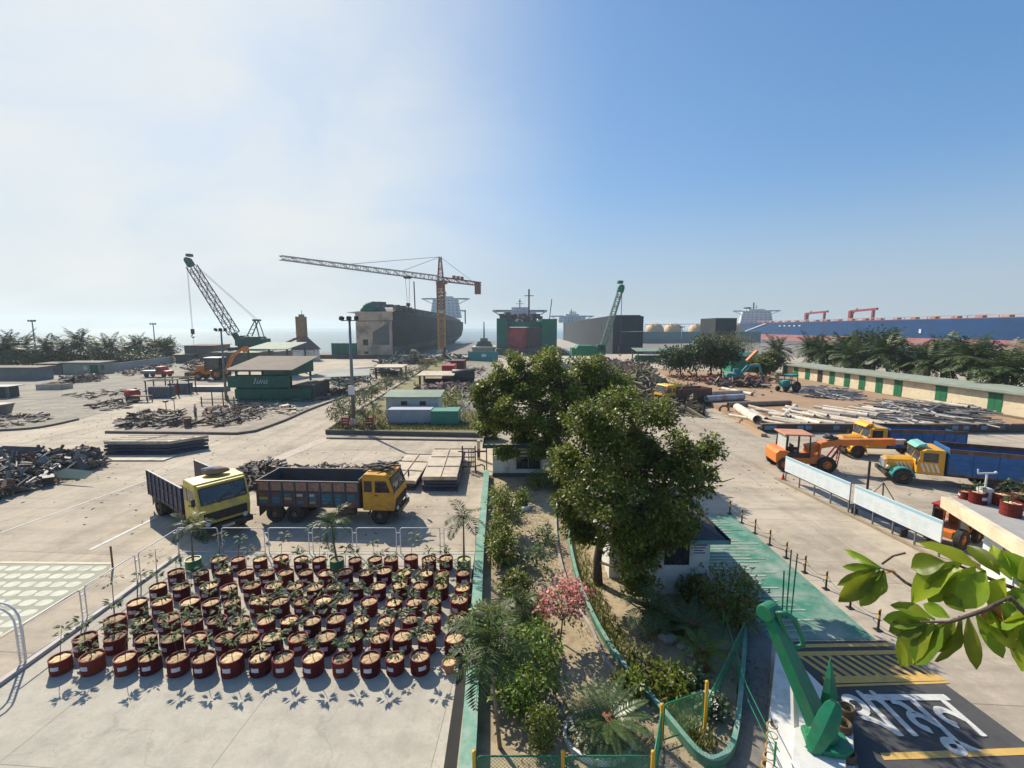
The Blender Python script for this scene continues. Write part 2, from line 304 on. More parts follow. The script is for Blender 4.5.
# ------------------------------------------------------------------ palette
M_ = dict(
    white=mat('white_paint', (0.72, 0.73, 0.74), 0.45, (0.6, 0.6, 0.6), 4, dirt=(0.4, 0.36, 0.3), dscale=2.0, dlim=(0.58, 0.8)),
    steel=mat('galvanised_steel', (0.62, 0.63, 0.66), 0.35, (0.5, 0.51, 0.54), 6, metal=0.2),
    dark=mat('black_steel', (0.025, 0.025, 0.028), 0.55, (0.05, 0.04, 0.035), 5),
    rubber=mat('tyre_rubber', (0.022, 0.021, 0.02), 0.9, (0.06, 0.055, 0.05), 8),
    glass=glass_mat(),
    interior=mat('cab_interior', (0.2, 0.17, 0.14), 0.8, (0.05, 0.05, 0.05), 9, dirt=(.35, .3, .24), dscale=7),
    rust=mat('rusty_steel', (0.16, 0.085, 0.05), 0.85, (0.08, 0.05, 0.04), 2.5, dirt=(0.25, 0.14, 0.08), dscale=1.3),
    scrap=mat('scrap_metal', (0.15, 0.14, 0.132), 0.75, (0.04, 0.036, 0.036), 1.6, dirt=(0.12, 0.075, 0.05), dscale=1.0, island=0.7, spec=.25),
    yellow=mat('cab_yellow', (0.72, 0.56, 0.08), 0.4, (0.6, 0.46, 0.09), 3, dirt=(0.3, 0.24, 0.13), dscale=1.3, dlim=(0.47, 0.72)),
    orange=mat('cab_orange', (0.72, 0.36, 0.03), 0.42, (0.62, 0.3, 0.03), 3, dirt=(0.26, 0.16, 0.08), dscale=1.3, dlim=(0.53, 0.78)),
    hydra=mat('machine_orange', (0.78, 0.22, 0.03), 0.42, (0.66, 0.18, 0.03), 3, dirt=(0.26, 0.14, 0.08), dscale=1.5, dlim=(0.5, 0.75)),
    green=mat('enamel_green', (0.015, 0.22, 0.1), 0.42, (0.012, 0.16, 0.075), 4, dirt=(0.06, 0.11, 0.07), dscale=3.5, dlim=(.5, .72), bump=.15),
    mint=mat('mint_paint', (0.17, 0.34, 0.26), 0.6, (0.1, 0.26, 0.19), 3, dirt=(0.3, 0.37, 0.32), dscale=1.5, dlim=(.45, .7)),
    shed=mat('shed_green', (0.008, 0.13, 0.08), 0.6, (0.006, 0.075, 0.05), 1.2, dirt=(0.05, 0.08, 0.06), dscale=0.8),
    teal=mat('teal_paint', (0.03, 0.28, 0.27), 0.5, (0.02, 0.2, 0.2), 3, dirt=(0.12, 0.16, 0.14), dscale=1.2),
    blue=mat('body_blue', (0.012, 0.13, 0.36), 0.45, (0.012, 0.09, 0.25), 2.5, dirt=(0.06, 0.08, 0.12), dscale=1.1, dlim=(0.52, 0.75)),
    navy=mat('body_navy', (0.02, 0.035, 0.09), 0.5, (0.02, 0.028, 0.06), 2.5, dirt=(0.09, 0.08, 0.08), dscale=1.5),
    cream=mat('cream_wall', (0.74, 0.65, 0.46), 0.8, (0.58, 0.5, 0.35), 1.5, dirt=(0.45, 0.38, 0.27), dscale=0.8),
    wall=mat('plaster_wall', (0.72, 0.72, 0.68), 0.85, (0.6, 0.6, 0.56), 1.5, dirt=(0.3, 0.29, 0.26), dscale=0.9),
    roofg=mat('roof_grey', (0.17, 0.14, 0.11), 0.85, (0.12, 0.1, 0.08), 0.7, dirt=(0.2, 0.15, 0.1), dscale=0.5),
    slate=mat('roof_slate', (0.10, 0.10, 0.11), 0.8, (0.07, 0.07, 0.075), 1.3, dirt=(0.15, 0.13, 0.12), dscale=1.0),
    palegreen=mat('roof_pale_green', (0.19, 0.26, 0.2), 0.75, (0.14, 0.2, 0.16), 0.9, dirt=(0.28, 0.3, 0.24), dscale=.6),
    red=mat('drum_red', (0.15, 0.014, 0.014), 0.65, (0.11, 0.011, 0.011), 4, spec=.15, dirt=(0.09, 0.02, 0.018), dscale=5.0),
    bright_red=mat('bright_red', (0.45, 0.03, 0.03), 0.45, (0.35, 0.025, 0.025), 4),
    potsoil=mat('sandy_soil', (0.62, 0.46, 0.28), 0.95, (0.45, 0.31, 0.17), 9, bump=0.6, dirt=(0.3, 0.2, 0.1), dscale=6),
    bark=mat('bark', (0.12, 0.085, 0.06), 0.9, (0.06, 0.045, 0.035), 6, bump=0.8),
    pbark=mat('palm_bark', (0.25, 0.21, 0.16), 0.9, (0.15, 0.12, 0.09), 10, bump=0.6),
    leafA=mat('leaf_dark', (0.19, 0.22, 0.028), 0.42, (0.1, 0.13, 0.017), 0.6, island=0.6, spec=0.5, trans=0.42),
    leafG=mat('leaf_grove', (0.05, 0.085, 0.014), 0.5, (0.03, 0.055, 0.01), 0.6, island=0.6, spec=0.3, trans=0.2),
    leafW=mat('palm_leaf_shore', (0.045, 0.078, 0.024), 0.6, (0.03, 0.052, 0.016), 0.5, island=0.4, spec=0.25, trans=0.15),
    leafB=mat('leaf_fresh', (0.225, 0.265, 0.032), 0.42, (0.125, 0.16, 0.023), 0.4, island=0.6, spec=0.35, trans=0.42),
    leafL=mat('leaf_lime', (0.17, 0.24, 0.03), 0.5, (0.11, 0.18, 0.025), 0.7, island=0.4, trans=0.35),
    leafS=mat('sapling_leaf', (0.13, 0.18, 0.06), 0.5, (0.065, 0.1, 0.04), 1.0, island=0.4, trans=0.3),
    leafP=mat('palm_leaf', (0.065, 0.1, 0.026), 0.5, (0.045, 0.07, 0.02), 0.5, island=0.45, spec=0.35, trans=0.25),
    leafC=mat('cycad_leaf', (0.05, 0.10, 0.03), 0.35, (0.09, 0.13, 0.04), 1.0, island=0.3, spec=0.6, trans=0.15),
    leafY=mat('leaf_olive', (0.16, 0.16, 0.05), 0.6, (0.09, 0.11, 0.03), 0.8, island=0.4, trans=0.25),
    pink=mat('blossom_pink', (0.68, 0.2, 0.2), 0.6, (0.62, 0.3, 0.25), 1.5, island=0.3, trans=0.3),
    mast=mat('mast_grey', (0.2, 0.22, 0.22), 0.5, (0.15, 0.17, 0.17), 3, metal=0.3),
    yel=mat('safety_yellow', (0.75, 0.42, 0.03), 0.45, (0.65, 0.35, 0.03), 4),
    paintw=mat('marking_white', (0.62, 0.62, 0.59), 0.8, (0.46, 0.46, 0.43), 5, dirt=(0.22, 0.21, 0.2), dscale=2.2, dlim=(0.55, 0.75)),
    painty=mat('marking_yellow', (0.62, 0.40, 0.11), 0.8, (0.5, 0.32, 0.1), 4, dirt=(0.2, 0.16, 0.1), dscale=2.0, dlim=(0.55, 0.78)),
    hullb=hullmat('hull_black', (0.036, 0.046, 0.058), (0.07, 0.068, 0.07), .7, .35),
    hullt=mat('cut_steel_tan', (0.62, 0.46, 0.34), 0.85, (0.38, 0.28, 0.21), 0.25, dirt=(0.12, 0.1, 0.1), dscale=0.15),
    hullg=hullmat('hull_green', (0.03, 0.19, 0.135), (0.06, 0.1, 0.085), .75, .6),
    hullr=mat('hull_red', (0.62, 0.11, 0.11), 0.8, (0.34, 0.07, 0.08), 0.2, dirt=(0.1, 0.05, 0.05), dscale=0.3),
    hullblue=hullmat('hull_blue', (0.001, 0.05, 0.18), (0.004, 0.05, 0.14), .8, .5),
    hullpink=hullmat('hull_pink', (0.46, 0.17, 0.165), (0.33, 0.3, 0.28), .85, .8),
    sup=mat('superstructure_white', (0.68, 0.68, 0.68), 0.6, (0.55, 0.55, 0.54), 0.3),
    brown=mat('tower_brown', (0.34, 0.23, 0.11), 0.8, (0.24, 0.16, 0.08), 0.5),
    purple=mat('roof_purple', (0.15, 0.09, 0.11), 0.8, (0.12, 0.075, 0.09), 0.6),
    cryel=mat('crane_yellow', (0.58, 0.3, 0.05), 0.5, (0.5, 0.24, 0.05), 1, dirt=(0.3, 0.13, 0.06), dscale=0.8),
    crred=mat('crane_rust', (0.3, 0.09, 0.05), 0.6, (0.24, 0.08, 0.05), 1),
    crwhite=mat('crane_pale', (0.46, 0.46, 0.44), 0.6, (0.34, 0.3, 0.27), 0.5),
    crgreen=mat('crane_green', (0.025, 0.11, 0.08), 0.6, (0.02, 0.075, 0.06), 0.8),
    lattm=mat('lattice_grey', (0.16, 0.13, 0.14), 0.6, (0.1, 0.09, 0.1), 0.8),
    plate=mat('steel_plate', (0.56, 0.48, 0.37), 0.75, (0.4, 0.34, 0.27), 1.2, dirt=(0.27, 0.2, 0.14), dscale=0.7),
    pipe=mat('pale_pipe', (0.62, 0.57, 0.48), 0.6, (0.48, 0.42, 0.35), 1.0, dirt=(0.26, 0.17, 0.11), dscale=0.8, dlim=(0.5, 0.72)),
    dome=mat('dome_tan', (0.62, 0.42, 0.24), 0.7, (0.52, 0.35, 0.2), 0.2),
    terracotta=mat('terracotta', (0.42, 0.19, 0.1), 0.8, (0.33, 0.15, 0.08), 4),
    rock=mat('garden_rock', (0.5, 0.47, 0.43), 0.9, (0.32, 0.3, 0.27), 2.5, bump=0.5),
    signw=mat('sign_white', (0.68, 0.73, 0.77), 0.5, (0.62, 0.68, 0.72), 1.5, dirt=(0.5, 0.6, 0.68), dscale=1.2),
    skyblue=mat('sign_blue', (0.33, 0.55, 0.66), 0.5, (0.28, 0.48, 0.6), 2),
    skin=mat('skin', (0.25, 0.14, 0.09), 0.6), shirt=mat('shirt', (0.25, 0.24, 0.25), 0.9), trousers=mat('trousers', (0.1, 0.09, 0.09), 0.9), hair=mat('hair', (0.015, 0.012, 0.01), 0.6),
)

def vary(m, amt, hue=0.0):
    """every object with this paint a little lighter or darker, as weathered singly"""
    nt = m.node_tree; b = nt.nodes['Principled BSDF']; src = b.inputs['Base Color'].links[0].from_socket
    oi = nt.nodes.new('ShaderNodeObjectInfo'); r = nt.nodes.new('ShaderNodeMapRange'); r.inputs['To Min'].default_value = 1 - amt; r.inputs['To Max'].default_value = 1 + amt
    h = nt.nodes.new('ShaderNodeHueSaturation'); nt.links.new(oi.outputs['Random'], r.inputs['Value']); nt.links.new(r.outputs[0], h.inputs['Value']); nt.links.new(src, h.inputs['Color']); nt.links.new(h.outputs[0], b.inputs['Base Color'])
    if hue:
        r2 = nt.nodes.new('ShaderNodeMapRange'); r2.inputs['To Min'].default_value = .5 - hue; r2.inputs['To Max'].default_value = .5 + hue; nt.links.new(oi.outputs['Random'], r2.inputs['Value']); nt.links.new(r2.outputs[0], h.inputs['Hue'])
vary(M_['red'], .45, .012); vary(M_['potsoil'], .4, .01); vary(M_['leafS'], .3, .025); vary(M_['pipe'], .3)
HAZE = 0.00026; EXPO = 1.0
# ------------------------------------------------------------------ setting
m_yard = concrete('yard_concrete', (0.52, 0.45, 0.35), (0.41, 0.35, 0.275), (0.21, 0.18, 0.145), 7.0, 0.07)
m_pad = concrete('pot_pad_concrete', (0.52, 0.485, 0.405), (0.43, 0.40, 0.335), (0.31, 0.29, 0.255), 5.0, 0.35, 0.004, 0.2)
m_asph = concrete('asphalt', (0.075, 0.075, 0.078), (0.06, 0.06, 0.064), (0.11, 0.105, 0.1), 0, 0.5, tyre=0.4)
m_dirt = concrete('yard_dirt', (0.40, 0.255, 0.15), (0.34, 0.235, 0.15), (0.25, 0.17, 0.115), 0, 0.12, tyre=0.3)
m_soil = concrete('garden_sand', (0.46, 0.37, 0.25), (0.33, 0.265, 0.17), (0.15, 0.13, 0.07), 0, 0.9, tyre=0.1)
m_left = concrete('left_yard_cement', (0.32, 0.295, 0.24), (0.24, 0.22, 0.185), (0.13, 0.12, 0.11), 0, 0.09, tyre=0.6)
m_kerb = mat('kerb_cement', (0.2, 0.17, 0.14), 0.9, (0.12, 0.1, 0.085), 1.2)
m_mud = concrete('beach_mud', (0.24, 0.215, 0.185), (0.2, 0.185, 0.16), (0.15, 0.14, 0.13), 0, 0.04, tyre=0.3)

def sheet(name, pts, z, m, kind='structure'):
    b = MB(); b.add([(p[0], p[1], z) for p in pts], [tuple(range(len(pts)))])
    o = b.build(name, m); o['kind'] = kind
    return o
sheet('ground', [(-150, -60), (330, -60), (330, 71), (115, 141), (70, 176), (-40, 176), (-75, 147), (-112, 150), (-150, 106)], 0, m_yard)
sheet('beach', [(-240, -80), (600, -80), (600, 129), (300, 224), (150, 388), (-20, 388), (-70, 224), (-130, 177), (-190, 141)], -1.3, m_mud)
m_sea = bpy.data.materials.new('sea_water'); m_sea.use_nodes = True
_n = m_sea.node_tree; _b = _n.nodes['Principled BSDF']
_b.inputs['Base Color'].default_value = (0.07, 0.13, 0.15, 1); _b.inputs['Roughness'].default_value = 0.22; _b.inputs['IOR'].default_value = 1.33
_t = _n.nodes.new('ShaderNodeTexCoord'); _w = _n.nodes.new('ShaderNodeTexNoise'); _w.inputs['Scale'].default_value = 0.25; _w.inputs['Detail'].default_value = 4
_p = _n.nodes.new('ShaderNodeBump'); _p.inputs['Strength'].default_value = 0.5; _p.inputs['Distance'].default_value = 0.6
_n.links.new(_t.outputs['Object'], _w.inputs['Vector']); _n.links.new(_w.outputs['Fac'], _p.inputs['Height']); _n.links.new(_p.outputs['Normal'], _b.inputs['Normal'])
sheet('sea', [(-6000, -300), (6000, -300), (6000, 9000), (-6000, 9000)], -2.2, m_sea)

# yard surfaces, each 4 mm above the one below
sheet('left_yard', [(-118, 43)] + [G2(*p) for p in ((0, 431), (40, 428), (78, 420), (150, 400), (225, 383), (225, 365))] + [(-108, 130)], 0.004, m_left)
pad_poly = [(-14.62, -4), (-1.45, -4), (-1.45, 19.45), (-14.72, 19.45)]
sheet('potting_yard', pad_poly, 0.008, m_pad)
sheet('garden_bed', [(-1.0, 4), (7.0, 4), (7.9, 14), (8.1, 24), (5, 31), (-1.4, 31), (-1.3, 14.6)], 0.006, m_soil)
sheet('asphalt_road', [G2(*p) for p in ((800, 641.5), (886, 640.5), (1024, 742))] + [(12.9, 3), (7.6, 3), (7.95, 9.3), (8.6, 13.5)], 0.006, m_asph)

def line(name, a, b, w, m, z=0.012):
    a = V((a[0], a[1], z)); b = V((b[0], b[1], z)); d = (b - a).normalized(); s = V((-d.y, d.x, 0)) * (w / 2)
    o = MB().quad(a - s, b - s, b + s, a + s).build(name, m); o['kind'] = 'structure'; return o
# painted lines on the yard
m_creamline = mat('line_cream', (.6, .56, .42), .8, (.5, .45, .33), 4)
line('road_line', G(0, 533), G(190, 465), 0.1, M_['paintw'])
line('road_line', G(90, 550), G(157, 517), 0.2, M_['paintw'])
line('road_line', G(0, 562.5), G(112, 563.5), 0.16, m_creamline)
line('road_line', G(0, 637), G(108, 573), 0.1, m_creamline)
line('road_line', G(270, 462), G(328, 438), 1.1, mat('worn_strip', (0.5, 0.43, 0.36), 0.9, (0.4, 0.34, 0.28), 1.5))
# white ovals painted on the inspection bay
b = MB()
for r in range(9):
    for c in range(24):
        x = -23.9 + c * 0.6 + r * 0.04; y = 17.97 - r * 0.6
        
        if x > -16.98 or y < 12.9: continue
        b.add([(x + 0.25 * math.copysign(abs(math.cos(q)) ** 0.7, math.cos(q)), y + 0.2 * math.copysign(abs(math.sin(q)) ** 0.7, math.sin(q)), 0.012) for q in [2 * PI * k / 16 for k in range(16)]], [tuple(range(16))])
struct(b.build('road_markings', mat('bay_white', (0.58, 0.58, 0.49), 0.8, (0.46, 0.46, 0.38), 2, dirt=(.34, .36, .29), dscale=1.3)))
sheet('inspection_bay', [G2(0, 564), G2(111, 565), G2(104, 576), G2(0, 636), (-30, 14), (-30, 18.3)], 0.009, mat('bay_cement', (0.36, 0.355, 0.28), 0.9, (0.28, 0.28, 0.22), 1.2))
# stripes and hatching on the asphalt
def quadmark(pts, m, z=0.014):
    o = MB().quad(*[V((*G2(*p), z)) for p in pts]).build('road_marking', m); o['kind'] = 'structure'
for pts in (((801, 644.5), (889, 643), (893, 646.5), (802, 648)), ((795, 652), (897, 650.5), (900, 654.5), (796, 656.5)), ((822, 677), (937, 674.5), (946, 681), (826, 684)), ((824, 685.5), (946, 681.5), (950, 683.5), (828, 687.5)), ((880, 753.5), (1024, 748), (1034, 755), (884, 760.5))):
    quadmark(pts, M_['painty'])
for k in range(11):
    x0 = 797 + k * 9.6; 
    quadmark(((x0, 656), (x0 + 4.2, 656), (x0 + 36.5 + k * 0.6, 677.5 - k * 0.2), (x0 + 30.5 + k * 0.6, 677.5 - k * 0.2)), M_['painty'], 0.016)

def kerb(name, pts, w, h, m, z0=0.0, closed=False):
    """kerb strip following plan points, mitred"""
    P = [V((p[0], p[1], 0)) for p in pts]; k = len(P); L_, R_ = [], []
    for i, p in enumerate(P):
        a = P[i - 1] if i > 0 or closed else None; c = P[(i + 1) % k] if i < k - 1 or closed else None
        d = ((p - a).normalized() if a is not None else V()) + ((c - p).normalized() if c is not None else V())
        d.normalize(); s = V((-d.y, d.x, 0)) * (w / 2); L_.append(p + s); R_.append(p - s)
    b = MB(); rng = range(k if closed else k - 1)
    vs = [(q.x, q.y, z0) for q in L_] + [(q.x, q.y, z0) for q in R_] + [(q.x, q.y, h) for q in L_] + [(q.x, q.y, h) for q in R_]
    fs = []
    for i in rng:
        j = (i + 1) % k
        fs += [(i, j, 2 * k + j, 2 * k + i), (k + j, k + i, 3 * k + i, 3 * k + j), (2 * k + i, 2 * k + j, 3 * k + j, 3 * k + i)]
    if not closed: fs += [(0, 2 * k, 3 * k, k), (k - 1, 2 * k - 1, 4 * k - 1, 3 * k - 1)]
    b.add(vs, fs)
    return b.build(name, m)
def bez(pts, n=6):
    """Catmull-Rom through the plan points"""
    P = [V((*p, 0)[:3]) for p in pts]; out = []
    for i in range(len(P) - 1):
        a, b_, c, d = P[max(i - 1, 0)], P[i], P[i + 1], P[min(i + 2, len(P) - 1)]
        for k in range(n):
            t = k / n
            out.append(0.5 * ((2 * b_) + (c - a) * t + (2 * a - 5 * b_ + 4 * c - d) * t * t + (3 * b_ - a - 3 * c + d) * t ** 3))
    out.append(P[-1]); return [(p.x, p.y) for p in out]
# raised scrap pads with dark kerbs
padA = [G2(*p) for p in ((106, 433), (237, 434.5))] + bez([G2(*p) for p in ((255, 432), (285, 421), (310, 410), (345, 397), (405, 374), (428, 365.5))], 4)
struct(kerb('kerb', padA, 0.25, 0.22, m_kerb))
padA_poly = padA + [G2(426, 362), G2(330, 372), G2(230, 392), G2(150, 418)]
sheet('scrap_pad', padA_poly, 0.012, concrete('pad_dirt', (0.37, 0.31, 0.25), (0.3, 0.26, 0.21), (0.15, 0.13, 0.11), 0, 0.15, tyre=0.4))
struct(kerb('kerb', bez([G2(*p) for p in ((-40, 432), (0, 431), (40, 428), (78, 420))], 4), 0.3, 0.2, m_kerb))
# planted island in the middle
isl = [G2(*p) for p in ((327, 434), (480, 437))] + [(-2.6, 71), (-2.6, 127.5)] + [G2(440, 360)]
m_grass = concrete('island_grass', (0.23, 0.2, 0.09), (0.17, 0.16, 0.07), (0.27, 0.21, 0.13), 0, 0.5, tyre=0.1)
sheet('planting_strip', isl, 0.3, m_grass)
struct(kerb('kerb', [G2(440, 360), G2(327, 434), G2(482, 437)], 0.3, 0.42, mat('kerb_dark', (0.13, 0.12, 0.1), 0.9, (0.09, 0.085, 0.075), 0.8)))
struct(kerb('kerb', [G2(327, 438.5), G2(482, 441)], 0.3, 0.12, m_kerb))
sheet('cleared_ground', [(-12.5, 52.2), (-2.65, 52.2), (-2.65, 126.8), (-18, 126.8)], 0.306, m_left)
# raised dirt pad with pipes, right
rp = [G2(757, 432), G2(1020, 432)] + [(52.5, 47.5), (55, 94.5), (34, 106), G2(690, 395)]
b = MB(); b.prism(rp, 0.0, 0.55); o = b.build('pipe_yard_ground', m_dirt); struct(o)
struct(kerb('kerb', bez([G2(*p) for p in ((764, 437), (748, 427), (722, 410), (694, 396), (680, 385))], 4), 0.5, 0.3, mat('kerb_tan', (0.42, 0.29, 0.18), 0.9, (0.33, 0.23, 0.15), 1.2)))
w = MB().bx(24.0, 49.7, 42.9, 43.15, 0, 0.8).build('retaining_wall', mat('dark_wall', (0.06, 0.055, 0.05), 0.9, (0.1, 0.08, 0.065), 0.8)); tag(w, 'long low dark retaining wall in front of the heaped pipes', 'retaining wall')
MB().bx(24.0, 49.7, 42.87, 43.21, 0.803, 0.87).build('coping', mat('coping_tan', (0.3, 0.22, 0.15), 0.9, (0.2, 0.15, 0.11), 2), w)
m_bluepatch = mat('blue_patch', (0.16, 0.3, 0.45), 0.6, (0.1, 0.2, 0.3), 3)
for px in (768, 774, 801, 809, 837, 956, 967, 985, 1003):
    p = G(px, 433); MB().bx(p.x - 0.28, p.x + 0.28, 42.87, 42.897, 0.3, 0.68).build('blue_patch', m_bluepatch, w)
# dirt apron in front of the store building
sheet('dirt_apron', [(50, 43.4), (57, 45), (60, 106), (53, 106)], 0.03, m_dirt)
# green rumble ramp
m_ramp = mat('ramp_green', (0.055, 0.23, 0.155), 0.7, (0.035, 0.165, 0.11), 1.2, dirt=(0.30, 0.33, 0.29), dscale=0.7, dlim=(0.42, 0.68))
sheet('rumble_ramp', [(8.35, 13.6), (11.75, 13.6), (11.85, 23.5), (8.35, 23.5)], 0.016, m_ramp)
b = MB()
for k in range(34):
    y = 13.95 + k * 0.28
    b.bx(8.4, 10.2 + random.uniform(-.5, .9) + (.6 if k > 20 else 0), y, y + 0.07, 0.017, 0.036)
struct(b.build('ramp_ribs', mat('rib_pale', (0.44, 0.44, 0.39), 0.7, (0.3, 0.33, 0.29), 1.5, dirt=(0.07, 0.24, 0.17), dscale=0.9, dlim=(0.5, 0.62))))
# fine debris strewn over the concrete
rd = random.Random(17); b = MB()
for k in range(2600):
    if rd.random() < .6: x, y = rd.uniform(-60, -3), rd.uniform(21, 75)
    else: x, y = rd.uniform(9, 34), rd.uniform(26, 95)
    s = rd.uniform(.02, .1); b.box((x, y, .012), (s * rd.uniform(.6, 2), s, .02), (0, 0, rd.uniform(0, 3)))
stuff(b.build('debris', mat('debris_mix', (.2, .16, .12), .9, (.08, .07, .06), 1.0, island=.7)), 'bits of broken stone and metal strewn over the yard concrete', 'debris')
# drain along the potting yard and the long green-topped wall
sheet('drain', [(-1.44, -4), (-1.08, -4), (-1.55, 28.7), (-1.75, 28.7)], 0.012, mat('drain_black', (0.03, 0.03, 0.03), 0.95))
w = kerb('boundary_wall', [(-0.8, 2), (-1.02, 9.9), (-1.38, 18.1), (-1.72, 29.85)], 0.26, 0.4, M_['wall']); tag(w, 'long low wall with mint green top between potted saplings and garden', 'wall')
t_ = kerb('wall_top', [(-0.8, 2), (-1.02, 9.9), (-1.38, 18.1), (-1.72, 29.85)], 0.36, 0.46, M_['mint'], 0.402); t_.parent = w
# pale rail kerb along the bottom of the barriers
o = kerb('kerb', [G2(-60, 722), G2(0, 685), G2(100, 613), G2(177, 557)], 0.16, 0.12, mat('kerb_pale', (0.5, 0.46, 0.44), 0.8, (0.42, 0.38, 0.36), 2)); struct(o)
# garden channel
chL = bez([G2(*p, .14) for p in ((556, 498), (556, 530), (561, 562), (574, 598), (590, 625), (604, 655), (622, 682))], 5)
chR = bez([G2(*p, .28) for p in ((566, 498), (569, 535), (576, 570), (587, 600), (603, 632), (626, 665), (656, 700), (690, 741))], 5)
n = min(len(chL), len(chR))
b = MB(); b.add([(p[0], p[1], 0.016) for p in chL[:n]] + [(p[0], p[1], 0.016) for p in chR[:n]], [(i, i + 1, n + i + 1, n + i) for i in range(n - 1)])
struct(b.build('garden_path', mat('path_brick', (0.34, 0.25, 0.17), 0.9, (0.22, 0.16, 0.11), 5, dirt=(0.14, 0.11, 0.08), dscale=1.5)))
o = kerb('garden_kerb', chL, 0.1, 0.14, mat('kerb_grey', (.42, .39, .34), .9, (.26, .24, .2), 2)); tag(o, 'curved pale kerb on the sapling side of the sunken garden path', 'garden kerb')
uw = chR + bez([G2(*p, .28) for p in ((690, 741), (700, 751), (713, 757), (726, 752), (735, 735), (740, 700), (744, 655), (746, 612))], 5)[1:]
w = kerb('garden_wall', uw, 0.09, 0.24, mat('wall_green', (0.03, 0.16, 0.1), .7, (.1, .22, .16), 1.2)); tag(w, 'curving low wall with green top winding round the tree garden to the ramp', 'garden wall')
t_ = kerb('wall_top', uw, 0.12, 0.28, M_['mint'], 0.242); t_.parent = w
# paved ramp walkway between garden wall and anchor
sheet('walkway', [G2(726, 775), G2(764, 775), G2(772, 640), G2(772, 608), G2(748, 612)], 0.014, concrete('walkway_cement', (0.22, 0.21, 0.19), (0.17, 0.165, 0.15), (0.11, 0.105, 0.1), 0, 0.8, tyre=0.1))
sheet('forecourt', [G2(748, 612), G2(772, 608), G2(760, 585), (8.2, 23.5), (7.9, 24), (7.6, 15.05)], 0.012, m_left)
# ------------------------------------------------------------------ potted saplings
def sapling_leaves(h, n, ln, lean, bushy):
    b = MB(); top = V((lean[0], lean[1], h))
    for k in range(n):
        if bushy: z = random.uniform(0.3, 1.0)
        else: z = 1 - random.random() ** 2 * 0.3
        base = V((lean[0] * z, lean[1] * z, 0.44 + (h - 0.44) * z))
        a = random.uniform(0, 2 * PI); el = random.uniform(-0.25, 0.6)
        d = V((math.cos(a) * math.cos(el), math.sin(a) * math.cos(el), math.sin(el)))
        st = base + d * random.uniform(0.05, 0.16)
        # palmate cluster of leaflets
        for q in range(random.choice((2, 3, 3, 4))):
            d2 = (d + V((random.uniform(-.6, .6), random.uniform(-.6, .6), random.uniform(-.5, .3)))).normalized()
            l = ln * random.uniform(0.7, 1.25); b.leaf(st, d2, (0, 0, 1), l, l * 0.34)
    return b
def stem_mesh(h, lean):
    b = MB(); b.tube([(0, 0, 0.4), (lean[0] * .4, lean[1] * .4, 0.44 + (h - .44) * .5), (lean[0], lean[1], h)], [0.012, 0.009, 0.005], 5); return b
m_rim = mat('pot_rim', (0.1, 0.02, 0.02), 0.5)
m_tag = mat('label_tag', (0.6, 0.62, 0.66), 0.5, (0.42, 0.45, 0.52), 14)
def make_pot(colour, tagged=True):
    b = MB(); b.lathe([(0.27, 0), (0.285, 0.02), (0.283, 0.13), (0.292, 0.14), (0.283, 0.15), (0.283, 0.27), (0.292, 0.28), (0.284, 0.29), (0.284, 0.45), (0.296, 0.46), (0.297, 0.475), (0.262, 0.475), (0.26, 0.36)], 20)
    b.lathe([(0.001, 0), (0.27, 0)], 20)
    return b.build('pot', colour, smooth=False)
def make_tag():
    b = MB(); vs = []
    for i in range(5):
        q = R(-112 + i * 11)
        for z in (0.19, 0.32): vs.append((0.2935 * math.cos(q), 0.2935 * math.sin(q), z))
    b.add(vs, [(2 * i, 2 * i + 2, 2 * i + 3, 2 * i + 1) for i in range(4)])
    return b.build('label_tag', m_tag)
variants = []
specs = [(1.0, 11, .19, (.06, -.03), 0), (1.15, 13, .2, (-.09, .06), 0), (0.85, 18, .17, (.03, .08), 1), (1.4, 14, .2, (.1, .07), 0), (0.9, 28, .17, (.04, .03), 1), (0.72, 11, .17, (.1, -.09), 1), (1.05, 22, .18, (-.09, -.05), 1), (0.78, 9, .18, (-.05, .08), 0)]
for i, (h, n, ln, lean, bu) in enumerate(specs):
    variants.append((stem_mesh(h, lean), sapling_leaves(h, n, ln, lean, bu), h))
pot_protos = []
for i, (sm, lv, h) in enumerate(variants):
    t = thing('potted_sapling', 'x', 'potted plant', (0, 0, 0), 0, 'saplings in red drum pots')
    if i == 0:
        pot0 = make_pot(M_['red']); pot0.parent = t
        tg0 = make_tag(); tg0.parent = pot0
        sb = MB(); sb.add([(0.262 * math.cos(2 * PI * k / 18), 0.262 * math.sin(2 * PI * k / 18), 0.41 + 0.012 * (k % 3)) for k in range(18)] + [(0.02, 0.03, 0.44)], [(k, (k + 1) % 18, 18) for k in range(18)])
        soil0 = sb.build('soil', M_['potsoil'], t)
    else:
        p = pot0.copy(); COL.objects.link(p); p.parent = t
        g = tg0.copy(); COL.objects.link(g); g.parent = p
        s_ = soil0.copy(); COL.objects.link(s_); s_.parent = t
    st = sm.build('stem', M_['bark'], t)
    lv.build('foliage', M_['leafL'] if i == 4 else M_['leafS'], st)
    proto(t); pot_protos.append(t)
